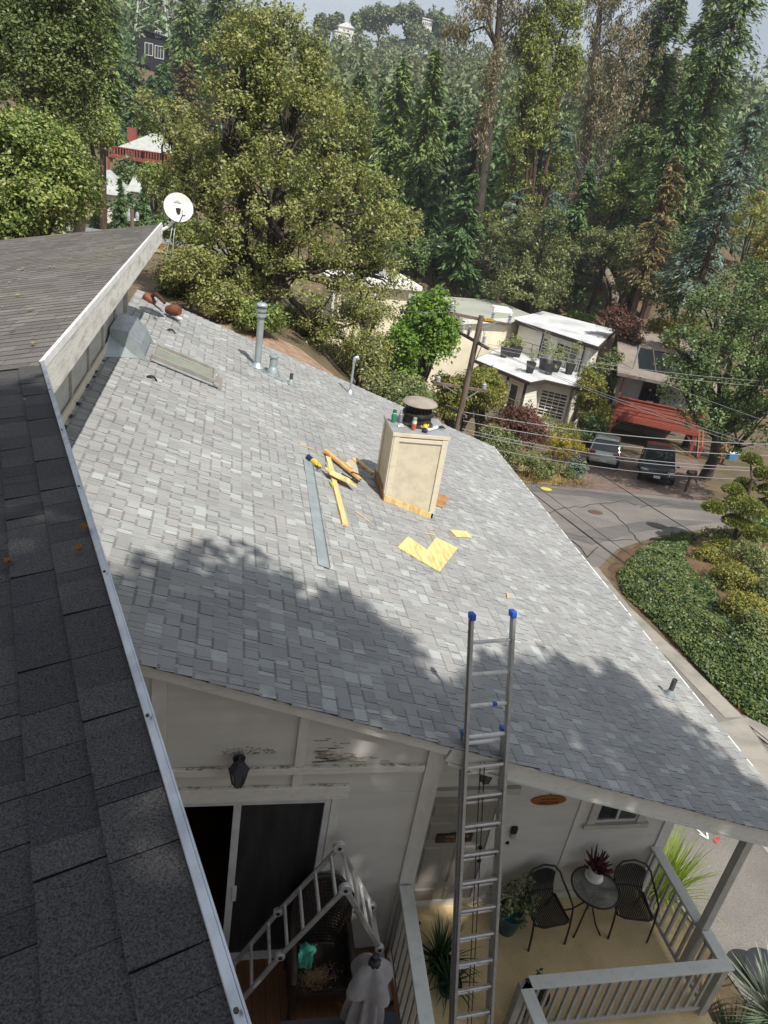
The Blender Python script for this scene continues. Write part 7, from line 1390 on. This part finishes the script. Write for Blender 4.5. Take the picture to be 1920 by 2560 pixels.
eb = atY(1440, 620, 78); EL = [lobe(*q) for q in ((1560, -10, 78, 220, 130), (1480, 60, 78, 180, 170), (1620, 90, 79, 180, 150), (1560, 150, 77, 220, 160), (1490, 220, 77, 160, 150), (1600, 230, 77, 180, 140), (1650, 190, 79, 110, 120), (1530, 300, 76, 200, 130), (1620, 300, 76, 120, 110), (1560, 370, 76, 170, 90), (1480, 350, 76, 110, 140))]
euc('broad brownish eucalyptus with bare hanging twigs, right of the cypress', [atY(1455, 480, 78), atY(1470, 300, 78), atY(1490, 130, 78), atY(1500, 20, 78), atY(1510, -60, 78)], EL, l_eucb, 66, 480, 66, .6, base=(eb[0], 66, G1(eb[0], 78)), size=.32, bm=m_bark_pale, cr=.8)
t = thing('dead_tangle', 'tangle of pale bare twigs hanging under the brownish eucalyptus', 'twigs', tuple(atY(1500, 560, 74))); mb = MB()
for k in range(240):
    u, v = RNG.uniform(1430, 1590), RNG.uniform(330, 560)
    if (u - 1430) * 1.2 + (v - 330) > 330: continue
    a = atY(u, v, 74 + RNG.normal() * .8); s_ = mpp(u, v, 74); ln = RNG.uniform(25, 75) * s_; d = nrm(V3(RNG.normal() * .5 + .35, RNG.normal() * .3, -1.0 + RNG.normal() * .5)); mb.tube([a, a + d * ln * .5 + RNG.normal(size=3) * .12, a + d * ln], [.035, .025, .012], 4, cap=False)
tag(mb.build('twigs', m_bark_pale, t), kind='stuff')
simple('bright green ivy-clad tree in front of the twigs', 1560, 480, 66, 120, 230, l_oak2, 67, 'leafy_tree', 150, 55, .2, .55, 7); simple('narrow green tree right of the ivy-clad one', 1625, 430, 68, 140, 190, l_liveoak, 68, 'leafy_tree', 150, 50, .22, .6, 6)
con('pointed green fir at the right, its tip clear of the pines', 1755, 118, 62, 640, 220, l_red1, 71, nb=260, ns=56, size=.5, p=.75, name='fir'); con('rust-tipped cedar below the pointed fir', 1700, 380, 54, 720, 170, l_rust, 72, nb=170, ns=46, size=.45, p=.6, name='cedar')
con('big dark pine at the top right corner, right one', 1880, -120, 70, 600, 330, l_pine, 73, nb=220, ns=80, size=.7, p=.4, layers=13, name='pine', thick=.3); con('big dark pine at the top right, left one', 1720, -110, 76, 560, 260, l_pine, 74, nb=200, ns=70, size=.75, p=.45, layers=13, name='pine', thick=.3); con('dark pine filling the gap between the two right pines', 1800, -60, 82, 600, 240, l_redl, 75, nb=200, ns=60, size=.8, p=.5, layers=12, name='pine', thick=.3)
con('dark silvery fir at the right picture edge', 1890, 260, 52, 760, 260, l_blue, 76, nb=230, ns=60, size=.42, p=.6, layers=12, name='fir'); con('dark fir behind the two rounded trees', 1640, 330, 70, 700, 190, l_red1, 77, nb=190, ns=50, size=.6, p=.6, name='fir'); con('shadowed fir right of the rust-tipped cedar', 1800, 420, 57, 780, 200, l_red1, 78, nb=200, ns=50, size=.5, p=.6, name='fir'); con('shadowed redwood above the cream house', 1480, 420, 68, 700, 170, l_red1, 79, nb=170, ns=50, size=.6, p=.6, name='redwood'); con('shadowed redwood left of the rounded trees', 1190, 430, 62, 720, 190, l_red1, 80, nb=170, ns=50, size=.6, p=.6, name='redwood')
simple('sunlit yellow-green creeper tree at the right edge', 1885, 620, 44, 150, 330, l_ygreen, 81, 'leafy_tree', 200, 60, .16, .5, 6)
# rounded olive-green trees behind the cream house
simple('rounded fine-leaved olive-green tree above the cream house, left one', 1360, 650, 60, 300, 230, l_olive, 82, 'acacia_tree', 420, 70, .17, .6, 8, inner=.55); simple('rounded fine-leaved olive-green tree above the cream house, right one', 1565, 650, 61, 270, 260, l_olive, 83, 'acacia_tree', 400, 70, .17, .6, 8, inner=.55)
simple('shaded tree between the oak and the white-roofed house', 1010, 640, 64, 200, 130, l_liveoak, 84, 'oak_tree', 160, 50, .22, .6, 5); simple('shaded undergrowth tree under the three pines', 1120, 660, 66, 200, 110, l_liveoak, 85, 'oak_tree', 160, 50, .22, .6, 5)
# big live oak in front of the red house
lo_b = atY(1755, 1215, 35.5); LOL = [lobe(*q) for q in ((1860, 730, 37, 180, 150), (1790, 800, 35, 190, 170), (1890, 840, 35, 190, 180), (1715, 885, 33, 140, 150), (1800, 930, 32, 210, 190), (1900, 960, 32, 180, 200), (1712, 985, 32, 110, 130), (1785, 1040, 31, 190, 110), (1880, 1060, 31.5, 190, 110), (1830, 1130, 34, 80, 50), (1960, 800, 32, 200, 250), (1990, 980, 29, 220, 240))]
broad('live_oak_tree', 'big dark live oak spreading over the red house at right', 'tree', (lo_b[0], 35.5, G1(lo_b[0], 35.5)), LOL, 720, 66, .135, .6, l_liveoak, m_bark, .34, .50, seed=86, twig=8, trunk_top=.42, inner=.5)
# --- trees and shrubs between roof and cream house
simple('olive oak crown hiding the low white-roofed house', 935, 790, 42, 170, 130, l_oak, 191, 'oak_tree', 220, 60, .12, .45, 6); simple('bright green maple beside the utility pole', 1070, 840, 37, 190, 230, l_bright, 87, 'maple_tree', 300, 60, .17, .5, 8, inner=.5); simple('upper crown of a bright green maple left of the pole top', 1010, 900, 36, 130, 180, l_bright, 88, 'maple_tree', 160, 56, .16, .45, 5)
simple('yellow-green tree in front of the cream house, under the pole', 1165, 1005, 34, 180, 150, l_ygreen, 89, 'small_tree', 260, 60, .12, .40, 7); simple('yellow-green tree touching the terrace edge', 1215, 985, 36, 90, 90, l_ygreen, 90, 'small_tree', 130, 55, .12, .4, 5); simple('dark green hedge tree right behind the roof edge', 1000, 990, 30, 180, 110, l_shrub, 91, 'small_tree', 200, 60, .11, .4, 6)
simple('bronze-red shrub in front of the french doors', 1285, 1075, 34.5, 150, 160, l_bronze, 92, 'small_tree', 260, 60, .11, .38, 7); simple('green shrub low beside the bronze one', 1235, 1100, 32, 150, 90, l_shrub, 93, 'small_tree', 120, 60, .10, .35, 4)
def shrub(label, u, v, Y, w_, h_, lm, seed, ncl=70, nl=60, size=.09, cr=.28, name='shrub', **kw):
    c = atY(u, v, Y); s_ = mpp(u, v, Y); rg = np.random.default_rng(seed + 7); L_ = [lobe(u + rg.uniform(-.25, .25) * w_, v + rg.uniform(-.2, .2) * h_, Y + rg.uniform(-.2, .2) * w_ * s_, w_ * rg.uniform(.5, .7), h_ * rg.uniform(.5, .75)) for _ in range(4)]; zb = min(G1(c[0], Y), c[2] - h_ * s_ * .4)
    return broad(name, label, 'shrub', (c[0], Y, zb), L_, ncl, nl, size, .5, lm, m_bark, .04, cr, seed=seed, stems=2, twig=4, parts=('stem', 'foliage'), trunk_top=.35, **kw)
shrub('yellow-flowering shrub by the street sign', 1415, 1120, 34.5, 110, 80, l_yel, 101); shrub('green shrub behind the yellow one', 1390, 1085, 36, 130, 90, l_ygreen, 102); shrub('leafy shrub at the street edge below the sign, left', 1310, 1165, 32.8, 110, 90, l_shrub, 103); shrub('leafy shrub at the street edge below the sign, middle', 1370, 1180, 32.6, 110, 80, l_shrub, 104); shrub('grey-green shrub at the street edge by the driveway', 1445, 1180, 33, 70, 70, l_grey, 105, nl=30, size=.13); shrub('low shrub in front of the bronze shrub', 1250, 1140, 31.5, 110, 70, l_shrub, 106)
for k, (u, v, w_) in enumerate(((1290, 1200, 60), (1340, 1208, 70), (1400, 1212, 70), (1450, 1212, 60))):
    c = onstreet(u, v); t = thing('dry_grass', 'dry straw-coloured grass clump on the verge, %s' % ('first from the roof', 'second from the roof', 'third from the roof', 'nearest the driveway')[k], 'grass', tuple(c)); tuft(c, 160, .55, .03, l_dry, t, spread=.8, lean=1.0)
simple('olive-brown shrub tree at the corner of the cream house', 1490, 1010, 43, 130, 130, l_ygreen, 107, 'small_tree', 170, 56, .14, .45, 6); simple('green tree between cream house and red house', 1505, 905, 46, 80, 130, l_shrub, 108, 'small_tree', 150, 56, .16, .5, 5); simple('pink-tinged shrub tree beside the fence', 1560, 800, 50, 110, 120, l_bronze, 109, 'small_tree', 110, 50, .17, .5, 5); simple('dark bush filling the gap beside the carport post', 1480, 1075, 41.5, 90, 110, l_liveoak, 110, 'small_tree', 110, 50, .15, .4, 4)
shrub('yellow flowering bush behind the red house, left one', 1655, 815, 56, 70, 50, l_yel, 111, 60, 50, .2, .5); shrub('yellow flowering bush behind the red house, right one', 1725, 812, 57, 70, 45, l_yel, 112, 60, 50, .2, .5); shrub('bright leafy shrub just over the cream house roof', 1455, 797, 58, 70, 30, l_bright, 113, 40, 40, .2, .4)
shrub('low hedge of juniper by the pole foot', 1010, 1010, 24, 170, 90, l_shrub, 114, 130, 60, .09, .32); shrub('mixed shrub under the oak, right', 900, 900, 25, 190, 130, l_oak, 115, 150, 60, .09, .35); shrub('mixed shrub under the oak, centre', 720, 830, 24, 220, 130, l_oak, 116, 150, 60, .09, .35); shrub('bright undergrowth at the oak foot', 500, 720, 26, 190, 90, l_oak2, 117, 120, 60, .09, .35); shrub('fresh green undergrowth between the oak stems', 600, 720, 27, 110, 140, l_bright, 118, 90, 55, .09, .35)
shrub('leafy undergrowth just behind the far rake, left', 470, 665, 21, 150, 90, l_oak, 171, 110, 60, .08, .3); shrub('leafy undergrowth just behind the far rake, middle', 560, 760, 20.5, 170, 90, l_oak, 172, 130, 60, .08, .3); shrub('leafy undergrowth just behind the far rake, right', 650, 800, 20, 150, 80, l_oak2, 173, 110, 60, .08, .3); shrub('dry bush on the slope behind the tool belt', 430, 720, 24, 120, 60, l_acac, 174, 80, 55, .08, .3); shrub('dark bush beside the upper road', 330, 655, 47, 120, 60, l_liveoak, 119, 80, 50, .15, .5); simple('green tree beyond the upper road behind the dish', 430, 600, 56, 190, 130, l_liveoak, 120, 'oak_tree', 200, 55, .2, .6, 6); simple('shaded tree filling the slope behind the dish', 330, 590, 70, 230, 160, l_red1, 121, 'oak_tree', 180, 55, .26, .7, 6)
simple('shaded oak below the pale conifer on the left slope', 330, 470, 100, 170, 120, l_liveoak, 122, 'oak_tree', 160, 50, .32, .9, 5); simple('hazy green tree behind the big oak, left', 560, 420, 95, 240, 220, l_liveoak, 123, 'oak_tree', 260, 50, .34, 1.0, 6); simple('hazy green tree behind the big oak, right', 800, 420, 100, 260, 240, l_red1, 124, 'oak_tree', 260, 50, .34, 1.0, 6)
# --- ivy bank, garden shrubs and cloud-pruned pine at the right
ivp = [(1540, 1445), (1565, 1412), (1600, 1382), (1650, 1354), (1740, 1348), (1712, 1385), (1702, 1420), (1750, 1482), (1810, 1545), (1890, 1625), (1990, 1720), (1990, 1850), (1880, 1800), (1850, 1778), (1760, 1692), (1640, 1563), (1560, 1490)]
ivw = np.array([onstreet(*p)[:2] for p in ivp])
def inside(P, poly):
    x, y = P[:, 0], P[:, 1]; r = np.zeros(len(P), bool); j = len(poly) - 1
    for i in range(len(poly)):
        xi, yi = poly[i]; xj, yj = poly[j]; c = ((yi > y) != (yj > y)) & (x < (xj - xi) * (y - yi) / (yj - yi + 1e-12) + xi); r ^= c; j = i
    return r
def edged(P, poly):
    d = np.full(len(P), 1e9)
    for i in range(len(poly)):
        a, b = poly[i], poly[(i + 1) % len(poly)]; ab = b - a; tt = np.clip(((P - a) @ ab) / (ab @ ab), 0, 1); d = np.minimum(d, np.linalg.norm(P - a - tt[:, None] * ab, axis=1))
    return d
bank = np.array([(12.3, 11.6), (12.55, 14), (12.75, 17.5), (13.3, 20.6), (15.1, 22.6), (17.9, 24.4), (21.6, 26.0), (30, 25.5), (46, 24.6), (46, 13.4), (15.6, 11.5)])
gx, gy = np.meshgrid(np.arange(12, 46.5, .4), np.arange(11, 26.6, .4), indexing='ij'); Pg = np.stack([gx.ravel(), gy.ravel()], 1); ins = inside(Pg, bank); hgt = np.where(ins, np.minimum(edged(Pg, bank) * .22, .35), -.25); hz_ = hgt + .05 * np.sin(Pg[:, 0] * 2.1) * np.cos(Pg[:, 1] * 1.7)
Vb = np.column_stack([Pg, -.1 - .15 * Pg[:, 1] + hz_]); nyb = gx.shape[1]; ii, jj = np.meshgrid(np.arange(gx.shape[0] - 1), np.arange(nyb - 1), indexing='ij'); a = (ii * nyb + jj).ravel()
tag(link('planted_bank', np_mesh('planted_bank', Vb, np.stack([a, a + nyb, a + nyb + 1, a + 1], 1), M('bare_brown_soil', (.16, .095, .055), .95, col2=(.10, .06, .035), scale=2, bump=.4, bscale=12), True)), 'bare brown soil bank beside the street', kind='structure')
Pi = RNG.uniform(ivw.min(0), ivw.max(0), (130000, 2)); Pi = Pi[inside(Pi, ivw)]; Pi = Pi[:34000]; ed = edged(Pi, ivw); ti = np.minimum(ed * .5, .10) * RNG.uniform(.2, 1, len(Pi)) + .06 * np.sin(Pi[:, 0] * 3.1 + Pi[:, 1]) * np.cos(Pi[:, 1] * 2.3)
pos = np.column_stack([Pi, -.1 - .15 * Pi[:, 1] + np.minimum(edged(Pi, bank) * .22, .35) * inside(Pi, bank) + ti + .06]); nn = unit(RNG.normal(size=pos.shape) * .55 + np.array([.1, -.25, 1])); tt = RNG.normal(size=pos.shape); tt = unit(tt - nn * (tt * nn).sum(1, keepdims=True)); l = RNG.uniform(.05, .13, len(pos)); V, F = quads(pos, tt, np.cross(nn, tt), l, l * .9)
tag(link('ivy', np_mesh('ivy', V, F, l_ivy)), 'dense dark ivy covering the bank beside the street', 'ivy', kind='stuff')
for k, (u, v, w_, h_, lm, lb) in enumerate(((1775, 1395, 130, 80, l_ygreen, 'yellow-green mound shrub at the tip of the garden'), (1845, 1455, 150, 110, l_ygreen, 'yellow-green mound shrub under the cloud pine'), (1910, 1405, 150, 120, l_shrub, 'green shrub right of the cloud pine trunk'), (1880, 1530, 160, 110, l_ygreen, 'broad yellow-green shrub above the ivy'), (1795, 1470, 90, 60, l_shrub, 'low green shrub along the soil path'), (1930, 1590, 140, 110, l_shrub, 'green shrub at the right edge above the ivy'), (1700, 1352, 70, 30, l_ivy, 'dark leafy groundcover clump at the garden tip'), (1930, 1490, 130, 100, l_olive, 'olive shrub at the right edge between two yellow-green ones'), (1905, 1330, 150, 90, l_liveoak, 'dark shrub behind the cloud pine'), (1800, 1350, 110, 50, l_olive, 'olive shrub behind the tip of the garden'))):
    c = onstreet(u, v + h_ * .4); shrub(lb, u, v, c[1] + .4, w_, h_, lm, 130 + k, 150, 60, .08, .26)
c = onstreet(1845, 1385); cy = c[1] - .2; t = thing('cloud_pine', 'cloud-pruned pine with rounded needle pads above the ivy', 'tree', tuple(c)); rg = np.random.default_rng(9); Vc = []; Fc = []; k0 = 0; mb = MB(); tk = [c - V3(0, 0, .2), atY(1838, 1350, cy), atY(1850, 1300, cy), atY(1862, 1260, cy), atY(1880, 1200, cy)]; mb.tube(tk, [.16, .14, .12, .10, .06], 8)
for (u, v, w_, h_, dy) in ((1785, 1270, 50, 38, -.3), (1836, 1226, 48, 36, .2), (1862, 1212, 46, 36, .5), (1862, 1268, 92, 60, -.5), (1844, 1306, 62, 40, -.8), (1891, 1335, 60, 46, -.3), (1912, 1188, 50, 50, .4), (1812, 1362, 60, 40, -.9), (1905, 1270, 60, 46, .3), (1880, 1150, 46, 34, .6), (1930, 1230, 60, 40, .2)):
    cc_, rr_ = lobe(u, v, cy + dy, w_ * 1.2, h_ * 1.15); mb.tube([min(tk, key=lambda q: abs(q[2] - cc_[2])), cc_ - V3(0, 0, rr_[2] * .5)], [.06, .03], 6); n = int(52 * w_); d = unit(rg.normal(size=(n, 3))); d[:, 2] = np.abs(d[:, 2]) * 1.0 - .25; P = cc_ + d * rr_ * rg.uniform(.7, 1.0, (n, 1)); T = unit(d + rg.normal(size=d.shape) * .55 + np.array([0, 0, .5])); N = rg.normal(size=d.shape); N = unit(N - T * (N * T).sum(1, keepdims=True)); l = rg.uniform(.12, .22, n); V, F = quads(P - org(t), T, np.cross(N, T), l, l * .22); Vc.append(V); Fc.append(F + k0); k0 += len(V)
link('needle_pads', np_mesh('needle_pads', np.concatenate(Vc), np.concatenate(Fc), l_topi), t); mb.build('trunk', m_bark, t, smooth=True)
# plants beside the porch
for (x, y, n, ln, lb) in ((7.12, 6.75, 300, .95, 'lime green ornamental grass arching beside the porch rail'),):
    b = (x, y, G1(x, y)); t = thing('ornamental_grass', lb, 'grass', b); tuft(V3(*b), n, 1.4, .018, l_lime, t, spread=.25, lean=.75, droop=.75, seg=7)
for (x, y, z, n, ln, lb) in ((6.98, 4.28, .0, 340, .85, 'pale spiky yucca right of the porch corner'), (6.5, 4.2, -.5, 170, .75, 'darker spiky yucca under the porch corner')):
    b = (x, y, -.95); t = thing('yucca', lb, 'plant', b); MB().tube([b, (x, y, z)], [.09, .08], 8).build('stem', m_bark, t); tuft(V3(x, y, z), n, ln, .030, l_yuc if z > -.4 else l_grn, t, spread=.06, lean=1.65, droop=.12, seg=4)
b = onstreet(1905, 2450); t = thing('waste_bin', 'low dark round bin at the right edge beyond the yucca', 'bin', tuple(b)); MB().lathe([(0, 0), (.27, 0), (.29, .22), (0, .22)], b, 24).build('body', m_planter, t, smooth=True); MB().lathe([(.0, .22), (.31, .22), (.315, .245), (.2, .27), (0, .275)], b, 28).build('lid', M('charcoal_lid', (.03, .032, .038), .6), t, smooth=True)
# --- wooded far hillside that reads as one mass
rng = np.random.default_rng(5); Vs = []; k0 = 0; Fs = []
n = 1000; X = rng.uniform(-110, 190, n); Y = rng.uniform(105, 350, n) ** 1.0; keep = (np.abs(X) < Y * .75 + 20)
X, Y = X[keep], Y[keep]
cl = []; sp = []
for x, y in zip(X, Y):
    if y < 165 and -40 < x < 0: continue
    if y < 120 and x < 10: continue
    z = G1(x, y); h = rng.uniform(8, 15); r = rng.uniform(2.6, 4.6)
    if y > 290: h *= .6
    for k in range(6): d = unit(rng.normal(size=(1, 3)))[0]; cl.append((x + d[0] * r * .7, y + d[1] * r * .7, z + h * .62 + d[2] * h * .33)); sp.append((r * .62, r * .62, h * .24))
cl = np.array(cl); V, F = leaf_cloud(cl, np.array(sp), 26, 1.05, .6, .35, None, .2, rng)
hw = link('wooded_hillside', np_mesh('wooded_hillside', V, F, l_far)); tag(hw, 'hazy eucalyptus wood covering the far hillside', 'wood', kind='stuff')
cl = []; sp = []
for x, y in zip(rng.uniform(-60, 120, 900), rng.uniform(70, 175, 900)):
    if x < 14 and (y < 118 or (-17 < x < -6 and y < 152)): continue
    if x < -4 and y < 125: continue
    z = G1(x, y); h = rng.uniform(5, 11); r = rng.uniform(1.8, 3.2)
    for k in range(6): d = unit(rng.normal(size=(1, 3)))[0]; cl.append((x + d[0] * r * .7, y + d[1] * r * .7, z + h * .55 + d[2] * h * .4)); sp.append((r * .6, r * .6, h * .25))
V, F = leaf_cloud(np.array(cl), np.array(sp), 20, .8, .5, .3, None, .3, rng)
tag(link('wooded_slope', np_mesh('wooded_slope', V, F, l_red1)), 'dark undergrowth and young trees covering the slope behind the tall conifers', 'wood', kind='stuff')
for k, (u, v, w_, h_, lm, lb) in enumerate(((955, 42, 90, 50, l_far, 'broad dark tree on the ridge between the two white houses'), (1025, 36, 70, 64, l_far, 'tall tree on the ridge left of the box-shaped house'), (1105, 44, 60, 50, l_pine, 'dark pine on the ridge right of the box-shaped house'), (838, 48, 26, 22, l_far, 'small round tree left of the gabled house on the ridge'), (896, 50, 18, 28, l_pine, 'narrow tree right of the gabled house on the ridge'), (800, 58, 30, 40, l_far, 'thin tree at the left end of the visible ridge'), (1058, 84, 60, 26, l_far, 'rounded tree just below the box-shaped house'))):
    simple(lb, u, v + h_ * .3, 338 if k < 6 else 326, w_ * 1.1, h_ * 1.35, lm, 150 + k, 'ridge_tree', 150, 70, .9, 1.9, 6, tr=.4)
# --- trees behind the photographer: out of frame, they throw the dappled shade on roof, deck and gable
shade_x = [-5, -1.33, .09, .74, 1.36, 1.75, 2.05, 2.25, 2.5, 2.9, 3.6, 4.4, 5.2, 5.8, 6.1, 6.7, 7.4]; shade_y = [6.6, 7.0, 7.6, 7.5, 7.4, 7.1, 6.2, 5.7, 5.7, 6.2, 6.75, 6.8, 6.85, 6.75, 6.2, 5.5, 3.6]
rng = np.random.default_rng(17); tgt = []
while len(tgt) < 1250:
    x, y = rng.uniform(-5.5, 7.3), rng.uniform(-3.5, 7.5)
    lim = np.interp(x, shade_x, shade_y) - abs(rng.normal()) * .3 - .32
    if y < lim and not (y < lim - 1.3 and rng.random() < (.62 if x < -.7 else .34)): tgt.append((x, y))
tgt = np.array(tgt); kk = rng.uniform(9, 15, len(tgt)); sv = SUN / SUN[2] * 1.19; cl = np.column_stack([tgt, np.full(len(tgt), 4.0)]) + sv * kk[:, None] * (1 / 1.19)
t = thing('shade_tree', 'tall oak out of frame behind the photographer, seen only by its shade', 'tree', Gb(9.5, -9)); V, F = leaf_cloud(cl - org(t), .46, 60, .235, .62, .2, None, 0, rng); link('crown', np_mesh('crown', V, F, l_oak), t)
mb = MB(); b = V3(*Gb(9.5, -9)); fk = V3(7, -7.5, 10); mb.tube([b, (b + fk) / 2 + V3(.3, 0, 0), fk], [.45, .36, .28], 10)
for q in cl[::14]: mb.tube([fk, (fk + q) / 2 + rng.normal(size=3) * .4, q], [.12, .06, .02], 5)
mb.build('trunk', m_bark, t, smooth=True)
# ---------------------------------------------------------------- thin summer haze over the valley
mb = MB(); mb.box((-430, -85, -16), (490, 605, 78)); hz = mb.build('haze', None); tag(hz, 'thin pale haze filling the valley air', kind='stuff')
mh = bpy.data.materials.new('haze_air'); mh.use_nodes = True; n = mh.node_tree.nodes; n.clear()
vo = n.new('ShaderNodeVolumePrincipled'); vo.inputs['Color'].default_value = (.86, .92, 1.0, 1); vo.inputs['Density'].default_value = .0004; vo.inputs['Anisotropy'].default_value = .2
ou = n.new('ShaderNodeOutputMaterial'); mh.node_tree.links.new(vo.outputs[0], ou.inputs['Volume']); hz.data.materials.append(mh)
